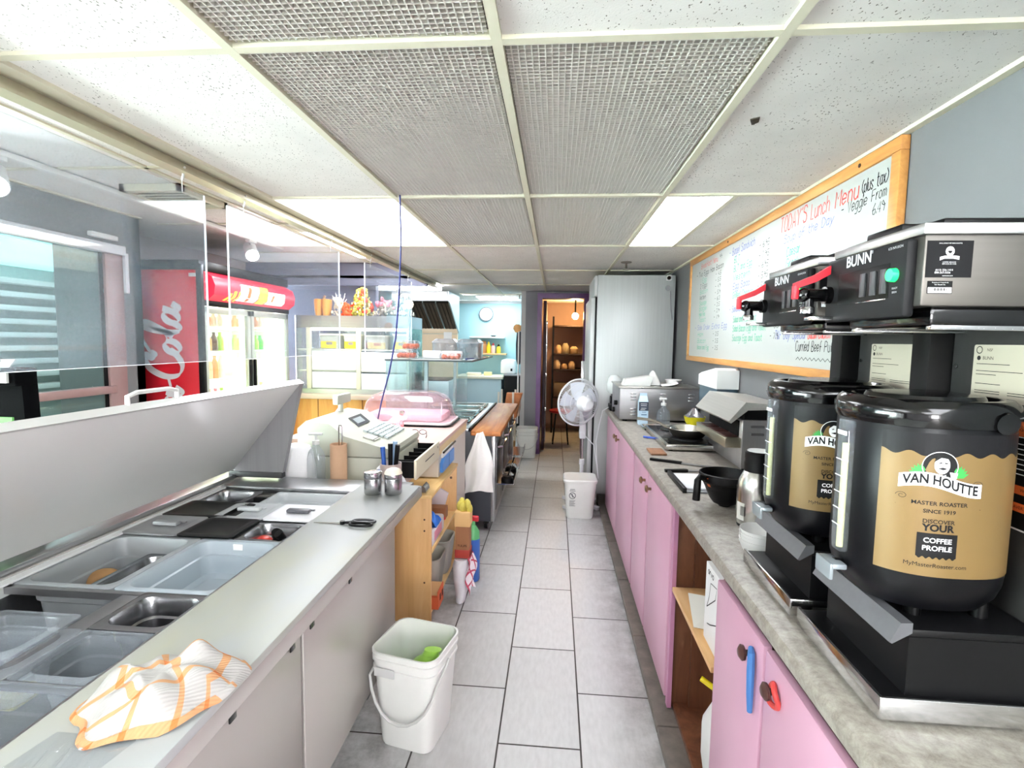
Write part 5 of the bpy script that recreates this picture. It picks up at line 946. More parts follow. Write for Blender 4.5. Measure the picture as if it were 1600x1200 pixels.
solo('plastic_bag', B().loft([ring_super(-1.13, 2.17, z, a, b, 2.5, 26, .3 * k) for k, (z, a, b) in enumerate(((.836, .075, .05), (.87, .085, .055), (.93, .08, .05), (.99, .07, .045), (1.02, .06, .03), (1.03, .02, .01)))]), mat('white crumpled bag', 'fbfafc', .5, var=.03, bump=.7, scale=18), 'white plastic bag bundled against the open lid end', 'bag')
pc_ = thing('pen_cup', 'plastic bagged cup of pens behind the two shakers', 'pen holder', (-.70, 2.16, .8355))
B().lathe(-.70, 2.155, [(.035, .8355), (.045, .90), (.046, .96), (.044, .96), (.04, .90)], 22).build('cup', mat('pale pink cup', 'd8c4be', .5), pc_)
def pen(x, y, dx, dy, z1, m, label): solo('pen', B().cyl((x, y, .87), (x + dx, y + dy, z1), .008, .0105), m, label, 'pen', 'pens in the cup')
pen(-.722, 2.15, -.012, 0, 1.03, mat('blue marker pen', '2f5cb0', .35), 'blue marker in the pen cup'); pen(-.70, 2.15, 0, .0, 1.045, BLACKP, 'tall black pen in the middle of the pen cup'); pen(-.685, 2.155, .016, 0, 1.04, BLACKP, 'black pen leaning right in the pen cup'); pen(-.70, 2.17, .012, .01, 1.05, mat('pale blue pen', 'a8c8e6', .35), 'pale blue pen at the back of the pen cup')
solo('tissue_bag', B().grid(lambda u, v: (-.83 + .21 * u, 2.105 + .09 * v, .8358 + .115 * (math.sin(PI * u) ** .6) * (math.sin(PI * v) ** .6) * (.9 + .15 * math.sin(12 * u + 5 * v))), 18, 12), mat('thin white bag', 'ebebef', .45, var=.03, bump=.6, scale=20), 'thin white bag bunched around the pen cup', 'bag')
# ================================================================== pink laminate counter
PKT = mat('pinkish laminate', 'd2b4ac', .4, var=.06, scale=5); PKB = mat('brown laminate edge', '94705f', .5, var=.08); PKP = mat('pale grey cabinet side', 'cfc8be', .5, var=.04, scale=3)
pk = thing('service_counter', 'pinkish laminate service counter behind the cash register', 'counter', (-1.1, 3.35, 0))
B().box(-1.58, -.648, 2.87, 3.82, .882, .905, .002).build('counter_top', PKT, pk); B().box(-1.58, -.646, 2.862, 2.872, .865, .906, .001).build('front_edge', PKB, pk)
B().box(-1.57, -.66, 2.90, 3.80, .70, .881).box(-1.57, -.66, 3.32, 3.80, .02, .70).box(-1.57, -.95, 2.90, 3.32, .02, .70).build('counter_body', PKP, pk)
B().box(-.661, -.652, 2.875, 3.80, .83, .881, .002).build('top_rail', wood('pale pine rail', 'd8bd8c', 'e3cb9c', 'ecd8b0', 1, 'y'), pk)
cb_ = thing('clipboard_folder', 'blue folders clipped to the side of the service counter', 'folder', (-.645, 3.1, .70))
B().prism([(2.93, .72), (3.27, .72), (3.27, .80), (3.00, .80), (2.93, .775)], 'x', -.658, -.640).build('blue_pocket', mat('blue folder plastic', '4f8fd8', .35), cb_); B().box(-.6395, -.6385, 3.105, 3.115, .722, .798).build('pocket_seam', mat('dark blue seam', '2f5c98', .4), cb_)
B().box(-.658, -.646, 2.96, 3.26, .80, .84, .002).build('papers', PAPER, cb_); B().cyl((-.64, 2.95, .835), (-.64, 3.30, .835), .006).build('clip_rail', BLACKP, cb_)
# cake dome on its tray
cd = thing('cake_cover', 'clear pink tinted cake cover with a knob on a black tray', 'cake cover', (-1.02, 3.62, .906))
B().loft([rrect(-1.36, -.70, 3.40, 3.80, .9065, .05), rrect(-1.37, -.69, 3.39, 3.81, .918, .06), rrect(-1.35, -.71, 3.41, 3.79, .918, .05)]).build('tray', BLACKP, cd)
B().loft([rrect(-1.355, -.705, 3.405, 3.795, .919, .05), rrect(-1.355, -.705, 3.405, 3.795, .93, .05)]).build('tray_rim', mat('white tray rim', 'f0e8e8', .4), cd)
B().loft([rrect(-1.345, -.715, 3.415, 3.785, .931, .06), rrect(-1.33, -.73, 3.425, 3.775, .97, .06), rrect(-1.31, -.75, 3.44, 3.76, 1.06, .07), rrect(-1.28, -.78, 3.46, 3.74, 1.10, .08), rrect(-1.22, -.84, 3.50, 3.70, 1.125, .07)], False, True).build('dome', glass('pink tinted dome', 'fbe9ee', .16, .14, 'f4d8e0'), cd)
B().lathe(-1.02, 3.415, [(.018, 0), (.018, .015), (.010, .02)], 18).v
q = B(); q.cyl((-1.03, 3.43, .995), (-1.03, 3.405, .995), .016, .018, 18); q.build('knob', CHROME, cd)
B().box(-1.30, -.76, 3.45, 3.75, .9315, .985, .02).build('cake_board', mat('pale pink cake paper', 'e8c8d0', .6, var=.05), cd)
random.seed(5)
gar = B()
for k in range(46):
    u = random.random(); gar.ball((-1.40 + .42 * u, 3.36 - .16 * u + random.uniform(-.04, .04), .928 + random.uniform(-.008, .022)), random.uniform(.016, .026), None, None, 8, 6)
solo('flower_garland', gar, mat('pink artificial petals', 'f29ca4', .6, var=.12, scale=20), 'pink artificial flower garland in front of the cake cover', 'garland')
gs = thing('eyeglasses', 'dark pair of glasses lying on the service counter', 'glasses', (-.83, 3.10, .906))
for x in (-.86, -.81): B().tube([(x + .022 * math.cos(a), 3.12 + .004, .922 + .014 * math.sin(a)) for a in [2 * PI * k / 16 for k in range(16)]], .002, 6, closed=True).build('rim', BLACKP, gs)
B().tube([(-.788, 3.124, .926), (-.77, 3.06, .91), (-.765, 3.02, .908)], .002, 6).tube([(-.882, 3.124, .926), (-.90, 3.05, .91), (-.90, 3.02, .908)], .002, 6).build('temple', BLACKP, gs)
pb2 = thing('pump_bottle', 'small white pump bottle behind the till by the cake cover', 'bottle', (-1.44, 3.30, .906))
B().lathe(-1.44, 3.36, [(.032, .906), (.034, .915), (.034, 1.0), (.012, 1.03), (.012, 1.045)], 22).build('bottle_body', mat('pale blue gel bottle', 'dfeaf4', .3), pb2); B().lathe(-1.44, 3.36, [(.006, 1.04), (.006, 1.075)], 12).box(-1.47, -1.43, 3.35, 3.37, 1.072, 1.084, .004).build('pump', WHITEP, pb2)
solo('blue_cable', B().tube([(-.722, 2.371, 2.150), (-.726, 2.40, 1.95), (-.755, 2.46, 1.70), (-.80, 2.55, 1.50), (-.87, 2.66, 1.32), (-.96, 2.80, 1.15), (-1.04, 2.95, 1.0), (-1.06, 3.0, .91)], .0042, 8), mat('dark blue cable', '2b2f7a', .4), 'dark blue cable hanging from the ceiling down to the service counter', 'cable')
# ================================================================== pine shelf unit in the aisle
PN = wood('varnished pine', 'cf9f63', 'dfb176', 'e9c389', 1, 'z'); PNY = wood('varnished pine plank', 'd9ae6c', 'e6c080', 'efd09a', 1, 'y')
su = thing('shelf_unit', 'low varnished pine shelf unit standing in the aisle by the service counter', 'shelf', (-.75, 2.93, 0))
B().box(-.915, -.625, 2.58, 2.60, .0, .672, .001).build('side_panel', PN, su); B().box(-.915, -.625, 3.27, 3.29, .0, .672, .001).build('side_panel', PN, su)
B().box(-.925, -.62, 2.575, 3.295, .673, .692, .002).build('top_plank', PNY, su); B().box(-.905, -.63, 2.60, 3.27, .36, .378, .001).build('shelf_board', PNY, su); B().box(-.905, -.63, 2.60, 3.27, .035, .05, .001).build('bottom_board', PNY, su); B().box(-.93, -.915, 2.58, 3.29, .0, .672).build('back_panel', PN, su)
for y, z in ((2.579, .55), (2.579, .48), (2.579, .20)): pass
for z in (.56, .50, .22): B().cyl((-.66, 2.5805, z), (-.66, 2.5785, z), .005).build('knot', mat('wood knot', '5a3a20', .7), su)
B().cyl((-.66, 3.268, .60), (-.66, 3.271, .60), .008).build('knot', mat('wood knot', '5a3a20', .7), su)
solo('metal_bracket', B().prism([(-.71, .6925), (-.655, .6925), (-.66, .72), (-.675, .735)], 'y', 2.60, 2.68), CHROME, 'small shiny bent metal clip on top of the pine shelf unit', 'clip')
solo('paper_pad', B().prism([(-.88, .379), (-.70, .379), (-.66, .52), (-.80, .60)], 'y', 3.18, 3.20), mat('lilac white card', 'ddd6dc', .7), 'white card leaning inside the upper bay of the pine shelf unit', 'card')
solo('kraft_box', B().box(-.82, -.66, 3.10, 3.175, .3785, .45, .003), mat('brown cardboard', '9a6a48', .8, var=.06), 'small brown cardboard box in the upper bay of the shelf unit', 'box')
random.seed(9)
solo('blue_bow', B().grid(lambda u, v: (-.71 + .085 * u, 2.70 + .13 * v, .475 + .045 * math.sin(PI * u) * (1 + .4 * math.sin(9 * v + 4 * u))), 12, 12).grid(lambda u, v: (-.71 + .085 * u, 2.70 + .13 * v, .474 + .002 * math.sin(9 * v)), 6, 6), mat('bright blue plastic', '2f78e0', .35, var=.1), 'bright blue crumpled wrapper on top of the white packet', 'wrapper')
pk_ = thing('printed_packet', 'white packet with pink print in the upper bay of the shelf unit', 'packet', (-.68, 2.78, .3785)); B().box(-.73, -.635, 2.64, 2.95, .3785, .472, .012).build('packet_body', mat('glossy white wrapper', 'f2eef0', .35, var=.03), pk_); B().box(-.6352, -.634, 2.70, 2.88, .40, .45).build('pink_print', mat('pink print', 'ee9ab0', .5), pk_)
solo('red_ribbon', B().tube([(-.70, 3.02, .385), (-.66, 3.05, .40), (-.645, 3.0, .42), (-.67, 2.98, .44), (-.70, 3.03, .43)], .008, 8), mat('red ribbon', 'c2343a', .4), 'red ribbon curled in the upper bay of the shelf unit', 'ribbon')
def bin_(y, label, z1=.26):
    t = thing('waste_basket', label, 'bin', (-.73, y, .051), 'grey bins in the shelf unit')
    B().loft([rrect(-.83, -.64, y - .09, y + .09, .051, .04), rrect(-.86, -.618, y - .115, y + .115, z1, .05), rrect(-.855, -.623, y - .11, y + .11, z1 + .004, .05), rrect(-.84, -.635, y - .095, y + .095, z1 - .02, .045), rrect(-.82, -.65, y - .08, y + .08, .06, .04)]).build('basket_body', mat('grey bin plastic', 'a7a49a', .45), t); return t
bin_(2.86, 'nearer grey plastic bin in the lower bay of the shelf unit'); bin_(3.13, 'farther grey plastic bin in the lower bay of the shelf unit')
solo('crumpled_bag', B().loft([ring_super(-.76, 3.0, z, a, b, 2.2, 20, .3 * k) for k, (z, a, b) in enumerate(((.272, .05, .10), (.285, .075, .15), (.31, .08, .16), (.335, .05, .10), (.35, .02, .04)))]), mat('clear grey bag', 'c9c9cf', .35, var=.1, bump=.6, scale=16), 'crumpled clear bag lying on the bins in the shelf unit', 'bag')
rb_ = thing('red_carton', 'red and orange open cardboard carton in the lower bay nearest the bucket', 'carton', (-.69, 2.67, .051))
B().box(-.73, -.60, 2.625, 2.75, .051, .12).box(-.60, -.595, 2.625, 2.75, .051, .15).build('carton_body', mat('orange red card', 'd8643c', .6, var=.05), rb_); B().sheet([(-.70, 2.62, .07), (-.63, 2.62, .07), (-.65, 2.62, .27), (-.68, 2.62, .29)], (0, .004, 0)).build('carton_flap', mat('dark red card', 'a03428', .6), rb_); B().sheet([(-.70, 2.64, .121), (-.60, 2.64, .121), (-.60, 2.74, .15), (-.68, 2.74, .15)], (0, 0, .003)).build('inner_flap', mat('kraft card', 'd8a878', .8), rb_)
for y in (2.66, 2.71): B().box(-.5952, -.594, y, y + .022, .085, .12).build('black_print', INK, rb_)
# things hanging in front of the shelf unit's far post
bxh = thing('brown_carton_box', 'tall brown carton standing on white rags in front of the pine shelf post', 'carton', (-.50, 2.85, .262))
B().box(-.540, -.462, 2.81, 2.89, .268, .45, .002).build('brown_carton', mat('brown cardboard', '9a6a48', .8, var=.06), bxh); B().box(-.543, -.459, 2.808, 2.892, .262, .31, .002).build('red_base', mat('dark red card', 'a03428', .6), bxh); B().box(-.545, -.457, 2.806, 2.894, .445, .53, .002).build('kraft_top', mat('pale pine card', 'e0b77c', .7), bxh)
w = B(); w.text('TULIPE', .018, pl((-.501, 2.8075, .335), (1, 0, 0), (0, 0, 1))); w.build('carton_print', INK, bxh, 0)
gv = B()
for k in range(7): gv.ball((-.525 + .010 * k, 2.85 + .02 * math.sin(k * 2), .552 + .016 * math.sin(k * 1.7)), .018, .02, .030, 9, 7)
solo('yellow_gloves', gv, mat('yellow green rubber', 'c9bd58', .5, var=.2), 'yellow green gloves stuffed in the top of the brown carton', 'gloves')
sb = thing('spray_bottle', 'green and blue spray bottle with red trigger behind the checked rag', 'bottle', (-.485, 3.10, 0))
B().lathe(-.485, 3.10, [(.040, .002), (.044, .01), (.044, .26), (.042, .27)], 20).build('blue_body', mat('blue bottle label', '2f5fb0', .35), sb); B().lathe(-.485, 3.10, [(.042, .268), (.040, .31), (.022, .345), (.013, .355), (.013, .38)], 20).build('green_label', mat('green bottle label', '58a86a', .35), sb)
B().box(-.512, -.45, 3.09, 3.11, .375, .412, .008).build('trigger', RED, sb)
wr = B().loft([ring_super(-.512 + .004 * math.sin(k * 2), 2.84, z, a_, b_, 2.2, 24, .35 * k) for k, (z, a_, b_) in enumerate(((.002, .026, .05), (.06, .034, .06), (.14, .040, .065), (.22, .045, .07), (.255, .04, .06)))])
solo('white_rag', wr, mat('white rag', 'e2e2e6', .85, var=.05, bump=.5, scale=16), 'bundle of white rags on the floor under the brown carton', 'rag')
def rag_mat():
    N = NT('white rag with red checks'); tc = N.n('ShaderNodeUVMap'); sp = N.n('ShaderNodeSeparateXYZ', {0: tc.outputs[0]}); outs = []
    for i, f in ((0, 4.0), (1, 2.6)):
        a = N.n('ShaderNodeMath', {0: sp.outputs[i], 1: f}, operation='MULTIPLY'); b = N.n('ShaderNodeMath', {0: a.outputs[0]}, operation='FRACT'); c_ = N.n('ShaderNodeMath', {0: b.outputs[0], 1: .18}, operation='LESS_THAN'); outs.append(c_.outputs[0])
    s_ = N.n('ShaderNodeMath', {0: outs[0], 1: outs[1]}, operation='MAXIMUM'); N.l(N.ramp(s_.outputs[0], [(.3, 'e8e0e4'), (.6, 'b84a60')]), N.b.inputs['Base Color']); N.b.inputs['Roughness'].default_value = .9; return N.m
rg = B().grid(lambda u, v: (-.468 + .030 * v + .012 * math.sin(8 * u + 5 * v), 2.795 + .10 * v + .008 * math.sin(9 * u), .262 - .215 * u + .03 * math.sin(3 * v)), 26, 18).build('checked_rag', rag_mat(), None, 180, Vector((-.45, 2.85, .03))); uvgrid(rg, 26, 18)
rg['label'] = 'white rag with red checks hanging beside the white rag bundle'; rg['category'] = 'rag'
# ================================================================== hot food table with cutting board
ht = thing('hot_food_table', 'black and steel hot food table with a worn wooden cutting ledge', 'hot table', (-.75, 4.8, 0))
B().box(-1.40, -.475, 3.90, 5.60, .09, .795, .003).build('body', mat('dark charcoal panel', '34373f', .45, var=.06), ht)
B().box(-.475, -.445, 3.90, 5.60, .09, .78, .003).build('steel_front', STEELZ, ht)
B().box(-1.40, -.655, 3.90, 5.60, .796, .815, .002).build('steel_top', STEELX, ht)
B().box(-.65, -.632, 3.90, 5.65, .80, .822, .002).build('board_rail', BLACKM, ht)
B().box(-.630, -.40, 3.86, 5.68, .770, .806, .004).build('cutting_ledge', wood('worn butcher board', '8a4e26', 'b8733a', 'd09a5a', .8, 'y', .5), ht)
for k in range(3): 
    y0 = 3.98 + .52 * k; B().box(-.446, -.440, y0, y0 + .46, .16, .70, .002).build('oven_door', steel('dark oven steel', '77777a', .3, 'z'), ht); B().tube([(-.441, y0 + .04, .655), (-.405, y0 + .06, .66), (-.405, y0 + .40, .66), (-.441, y0 + .42, .655)], .009, 8).build('door_handle', CHROME, ht)
    B().box(-.443, -.30, y0 + .02, y0 + .44, .36, .366).box(-.305, -.30, y0 + .02, y0 + .44, .36, .40).build('front_rack', CHROME, ht)
for x in (-1.34, -.52):
    for y in (4.0, 5.5): B().cyl((x - .012, y, .045), (x + .012, y, .045), .045).box(x - .02, x + .02, y - .02, y + .02, .045, .095).build('caster', BLACKP, ht)
B().cyl((-.47, 3.898, .50), (-.47, 3.894, .50), .01).build('side_screw', BLACKP, ht)
random.seed(11)
for k in range(4):
    x = -.362; y = 4.06 + .11 * k + (.1 if k > 1 else 0); solo('saucepan_lid' if k % 2 else 'ladle', B().lathe(x, y, [(.02, .367), (.05, .37), (.048, .40), (.03, .415)], 18).cyl((x, y, .40), (x + .02, y + .10, .47), .006), BLACKP if k % 2 == 0 else CHROME, ['black ladle on the rack of the hot table, nearest end', 'chrome pot lid on the hot table rack behind the black ladle', 'second black ladle farther along the hot table rack', 'farthest chrome pot lid on the hot table rack'][k], 'utensil')
solo('bread_loaf', B().ball((-.36, 4.12, .43), .035, .07, .03) if False else B().box(-.40, -.33, 4.50, 4.62, .3665, .42, .015), mat('tan box', 'b98a52', .7, var=.1), 'tan packet on the rack of the hot table', 'packet')
# food wells and lids in the table top
for k in range(4):
    y0 = 4.125 + .325 * k
    t = thing('steam_pan', ['nearest steel pan set in the hot table top', 'second steel pan set in the hot table top', 'third steel pan set in the hot table top', 'farthest steel pan set in the hot table top'][k], 'food pan', (-.95, y0 + .16, .8155), 'steel pans in the hot table')
    B().loft([rrect(-1.25, -.69, y0, y0 + .315, .8155, .03), rrect(-1.25, -.69, y0, y0 + .315, .832, .03), rrect(-1.235, -.705, y0 + .015, y0 + .30, .832, .03), rrect(-1.21, -.73, y0 + .03, y0 + .285, .8165, .03)]).build('pan_shell', CHROME, t)
def apf(dy, k):
    def f(u, v):
        w_ = .026 + (.098 - .026) * min(1, (v / .55) ** .8) + .012 * v; c_ = -.555 - .006 * v
        return (c_ + w_ * (u - .5) * 2 + .006 * math.sin(9 * v + 4 * u), 3.853 - dy - k * .022 * math.sin(PI * u) * min(1, 3 * v) - k * .008 * math.sin(14 * u + 3 * v), .80 - .47 * v + .022 * math.sin(PI * u) * (v > .9) + .015 * (u - .5))
    return f
ap = B().grid(apf(.012, 1), 30, 34).grid(apf(.002, 0), 12, 16)
solo('white_apron', ap, mat('white cotton', 'f3f2ee', .85, var=.03), 'white cloth bag hanging on the black end of the hot food table', 'apron')
# sneeze guard: glass canopy over the table
sg_ = thing('sneeze_guard', 'glass sneeze guard canopy with a flat glass top over the hot food table', 'sneeze guard', (-.98, 4.7, .815))
GL = glass('sneeze guard glass', 'eef8f8', .12, .06, 'e6f2f4')
B().box(-1.375, -.665, 4.10, 5.45, 1.322, 1.330, .001).build('top_pane', glass('glass top pane', 'e6f4f4', .16, .22, 'eef4f4'), sg_)
B().box(-1.37, -.70, 4.10, 4.106, .835, 1.32).build('end_pane', GL, sg_); B().box(-1.372, -1.366, 4.106, 5.45, .835, 1.32).build('customer_pane', GL, sg_)
B().box(-1.378, -.662, 4.097, 4.103, 1.319, 1.333).box(-.667, -.661, 4.10, 5.45, 1.319, 1.333).build('dark_edge', mat('dark glass edge', '3c4a4a', .2), sg_)
for x, y in ((-1.05, 4.16), (-1.05, 5.38)): B().box(x - .015, x + .015, y - .015, y + .015, .8155, 1.32, .002).build('post', STEELZ, sg_)
B().box(-1.37, -.70, 4.10, 4.12, .8155, .838, .002).box(-1.38, -1.36, 4.12, 5.45, .8155, .838, .002).build('base_rail', CHROME, sg_)
def clamshell(x, y, z, w, d, h, label, fm):
    t = thing('fruit_punnet', label, 'punnet', (x, y, z), None)
    B().loft([rrect(x - w * .42, x + w * .42, y - d * .42, y + d * .42, z, .02), rrect(x - w / 2, x + w / 2, y - d / 2, y + d / 2, z + h * .5, .025), rrect(x - w / 2, x + w / 2, y - d / 2, y + d / 2, z + h * .6, .025), rrect(x - w * .42, x + w * .42, y - d * .42, y + d * .42, z + h, .02)]).build('clear_shell', glass('clear punnet plastic', 'f6f4f4', .12, .10), t)
    q = B()
    for i in range(4):
        for j in range(3): q.ball((x - w * .28 + w * .19 * i, y - d * .25 + d * .25 * j, z + .026 + .006 * ((i + j) % 2)), .022, .022, .022, 8, 6)
    q.build('fruit', fm, t); B().box(x - w * .3, x + w * .3, y - d * .3, y + d * .3, z + h + .0005, z + h + .002).build('paper_label', PAPER, t)
    return t
FR = mat('orange red fruit', 'd9683c', .5, var=.25, scale=40)
clamshell(-1.27, 4.35, 1.3305, .19, .15, .075, 'lower clear punnet of orange fruit at the left end of the glass top', FR); clamshell(-1.235, 4.36, 1.4085, .15, .13, .075, 'upper clear punnet of orange fruit stacked on another punnet', FR); clamshell(-.87, 4.28, 1.3305, .19, .13, .055, 'flat clear punnet of orange fruit at the front edge of the glass top', FR)
def dome(x, y, label, w=.20, h=.175):
    t = thing('food_container', label, 'container', (x, y, 1.3305), 'clear containers on the glass top')
    m = glass('smoky clear container', 'dfe2e6', .14, .22, 'dfe3e8')
    B().loft([rrect(x - w / 2, x + w / 2, y - .13, y + .13, 1.3305, .02), rrect(x - w / 2, x + w / 2, y - .13, y + .13, 1.3305 + h * .78, .02)]).build('container_body', m, t)
    B().loft([rrect(x - w * .52, x + w * .52, y - .135, y + .135, 1.3305 + h * .78, .02), rrect(x - w * .52, x + w * .52, y - .135, y + .135, 1.3305 + h * .83, .02), rrect(x - w * .38, x + w * .38, y - .10, y + .10, 1.3305 + h, .02)]).build('container_lid', glass('container lid plastic', 'e8eaee', .14, .3, 'eceef2'), t)
dome(-.985, 4.62, 'left tall clear container on the glass top'); dome(-.765, 4.62, 'right tall clear container on the glass top')
solo('foam_box', B().box(-1.15, -.99, 4.42, 4.48, 1.3305, 1.40, .01), mat('white foam', 'f6f6f8', .6), 'white foam box on the glass top behind the punnets', 'box'); solo('foam_tray', B().box(-.98, -.80, 4.40, 4.47, 1.3305, 1.40, .012), mat('white foam', 'f6f6f8', .6), 'white foam tray standing on the glass top before the tall containers', 'tray')
solo('paper_sheet', B().box(-1.17, -.76, 4.12, 4.20, 1.3305, 1.3325), PAPER, 'white paper lying along the front of the glass top', 'paper')
solo('marker_pen', B().cyl((-.735, 4.25, 1.338), (-.70, 4.40, 1.338), .008), mat('dark blue marker', '2a3570', .4), 'dark blue marker at the right end of the glass top', 'pen'); solo('clipped_papers', B().box(-.72, -.675, 4.2, 4.42, 1.3305, 1.335), mat('bluish paper', 'e2e8f2', .7), 'bluish paper by the marker on the glass top', 'paper')
# wooden stand of dark trays behind
solo('dark_cloth', B().grid(lambda u, v: (-1.36 + .13 * u, 3.86 + .10 * v - .20, .909 + .05 * math.sin(PI * u) * math.sin(PI * v) * (1 + .4 * math.sin(8 * u))), 10, 8), mat('dark mauve cloth', '5f5058', .85, var=.15), 'dark mauve cloth lying behind the cake cover', 'cloth') if False else None
# ================================================================== pastry counter and case
WOODF = wood('honey wood panel', 'd0863c', 'e0a050', 'e8b468', .7, 'z')
pcn = thing('pastry_counter', 'honey wood counter with pale top carrying the pastry case', 'counter', (-2.05, 5.3, 0))
B().box(-2.85, -1.42, 5.02, 5.55, .02, .885).build('wood_front', WOODF, pcn); B().box(-2.88, -1.42, 4.97, 5.56, .886, .935, .004).build('counter_top', mat('pale brown laminate', 'cdb7a6', .4, var=.05), pcn)
for x in (-2.38, -1.92): B().box(x - .003, x + .003, 5.015, 5.021, .03, .88).build('panel_joint', mat('dark joint', '7a4a20', .6), pcn)
pcs = thing('pastry_case', 'steel framed pastry display case with sliding rear doors', 'display case', (-2.05, 5.3, .9355))
IV = mat('ivory door frame', 'dcd8c4', .4, .2, var=.04); X0, X1, YF, YB = -2.70, -1.44, 5.03, 5.52
bnd = [(X0 + .16, YB)] + [(X0 + .16 - .16 * math.sin(a) , (YF + YB) / 2 + (YB - YF) / 2 * math.cos(a)) for a in [PI * k / 12 for k in range(1, 12)]] + [(X0 + .16, YF), (X1, YF), (X1, YB)]
B().prism(bnd, 'z', 1.60, 1.72).build('top_band', STEELX, pcs); B().prism([(x * 1.0, y) for x, y in bnd], 'z', .9355, .985).build('base_band', STEELX, pcs)
for x in (X0 + .20, -1.985, X1 - .03): B().box(x, x + .045, YF, YF + .03, .985, 1.60, .002).build('rear_post', IV, pcs)
B().box(X1 - .012, X1, YF, YB, .985, 1.60).build('right_side', glass('side glass with painted teal reflection', 'b8dcd8', .16, .25, 'a8d0cc'), pcs)  # teal tint stands in for a reflection on the side glass
B().loft([[(p[0], p[1], z) for p in bnd[:13]] for z in (.985, 1.60)], False, False, False).build('curved_glass', glass('curved case glass', 'eef4ea', .14, .10, 'f0f2e4'), pcs)
for z in (1.385, 1.17): B().box(X0 + .10, X1 - .02, YF + .035, YB - .02, z - .012, z, .002).build('glass_shelf', mat('pale shelf edge', 'd8dcd0', .3), pcs)
for z0, z1 in ((1.175, 1.37), (.99, 1.155)):
    B().box(X0 + .25, -1.99, YF + .012, YF + .020, z0, z1, .002).build('sliding_door', mat('white sliding door', 'eceef0', .35), pcs); B().box(-1.935, X1 - .035, YF + .005, YF + .013, z0 - .01, z1 - .01, .002).build('sliding_door', mat('white sliding door', 'eceef0', .35), pcs)
B().box(X0 + .2, X1 - .03, YB - .03, YB - .022, .985, 1.60).build('front_glass', glass('case front glass', 'e6eef0', .1, .3, 'd8e0e4'), pcs)
B().box(X0 + .22, X1 - .05, YF + .05, YF + .07, 1.575, 1.598).build('case_lamp', mat('lit case lamp', 'ffffff', .5, emit='fff6d8', es=9), pcs)
def tubx(x, w, h, label, lblm):
    t = thing('plastic_tub', label, 'tub', (x, 5.2, 1.3855), 'plastic tubs in the pastry case')
    y = 5.22; B().loft([rrect(x - w * .44, x + w * .44, y - .10, y + .10, 1.3855, .02), rrect(x - w / 2, x + w / 2, y - .115, y + .115, 1.3855 + h * .9, .025)]).build('tub_body', mat('clear tub plastic', 'dfe2de', .3, 0, alpha=.85), t)
    B().loft([rrect(x - w * .53, x + w * .53, y - .12, y + .12, 1.3855 + h * .9, .025), rrect(x - w * .53, x + w * .53, y - .12, y + .12, 1.3855 + h, .025)]).build('tub_lid', mat('white tub lid', 'eef0ec', .4), t)
    l = B().box(x - w * .40, x + w * .40, y - .1175, y - .116, 1.395, 1.3855 + h * .5).build('yellow_label', lblm, t); B().box(x - w * .12, x + w * .2, y - .1188, y - .1177, 1.3855 + h * .28, 1.3855 + h * .46).build('label_patch', mat('grey label patch', '9a8e8c', .5), l)
YL = mat('yellow tub label', 'f0dc3c', .5, var=.1); YL2 = mat('mottled cookie label', 'd6c89c', .5, var=.3, scale=30)
tubx(-2.30, .20, .155, 'plastic tub with yellow label left of the case centre post', YL); tubx(-2.075, .15, .155, 'plastic tub with small yellow label beside the centre post', YL); tubx(-1.80, .23, .145, 'wide plastic tub with beige label right of the centre post', YL2); tubx(-1.555, .16, .16, 'plastic tub with yellow label at the right end of the case', YL)
ZC = 1.7205
pk1 = thing('pumpkin_vase', 'orange pumpkin shaped vase at the left end of the case top', 'vase', (-2.37, 5.15, ZC))
for x in (-2.412, -2.332): B().loft([ring_super(x, 5.15, z, a, .06, 2.6, 20) for z, a in ((ZC, .030), (ZC + .05, .038), (ZC + .13, .046), (ZC + .165, .044), (ZC + .17, .02))]).build('pumpkin_lobe', mat('orange glaze', 'e8a03c', .35, var=.06), pk1)
B().cyl((-2.372, 5.15, ZC + .16), (-2.35, 5.15, ZC + .205), .012).build('stem', mat('brown stem', 'a8825a', .7), pk1)
def spiky(x, y, z, n, r, h, seed, k0=.012):
    random.seed(seed); q = B()
    for i in range(n):
        a = random.uniform(0, 2 * PI); t_ = random.random(); rr_ = r * math.sqrt(random.random()) * (1.0 - .75 * t_) + .01; s_ = random.uniform(.5, 1.2) * k0
        q.ball((x + rr_ * math.cos(a), y + rr_ * math.sin(a), z + h * t_), s_, s_, s_ * 1.2, 6, 5)
    return q
def stems(x, y, z, n, r, h, seed):
    random.seed(seed); q = B()
    for i in range(n): a = random.uniform(0, 2 * PI); q.tube([(x, y, z), (x + r * .4 * math.cos(a), y + r * .4 * math.sin(a), z + h * .5), (x + r * math.cos(a), y + r * math.sin(a), z + h * random.uniform(.8, 1.1))], .003, 4)
    return q
db = thing('dried_bouquet', 'pale dried bouquet beside the pumpkin vase', 'bouquet', (-2.20, 5.15, ZC)); spiky(-2.20, 5.15, ZC + .01, 130, .075, .17, 1, .013).build('flower_heads', mat('pale straw flowers', 'e8dcc0', .8, var=.15, scale=30), db); stems(-2.20, 5.15, ZC, 16, .07, .21, 2).build('white_twigs', mat('white twig', 'eeeeea', .7), db)
xt = thing('christmas_tree', 'small decorated tree with gold leaves and red baubles on the case top', 'decoration', (-1.97, 5.16, ZC))
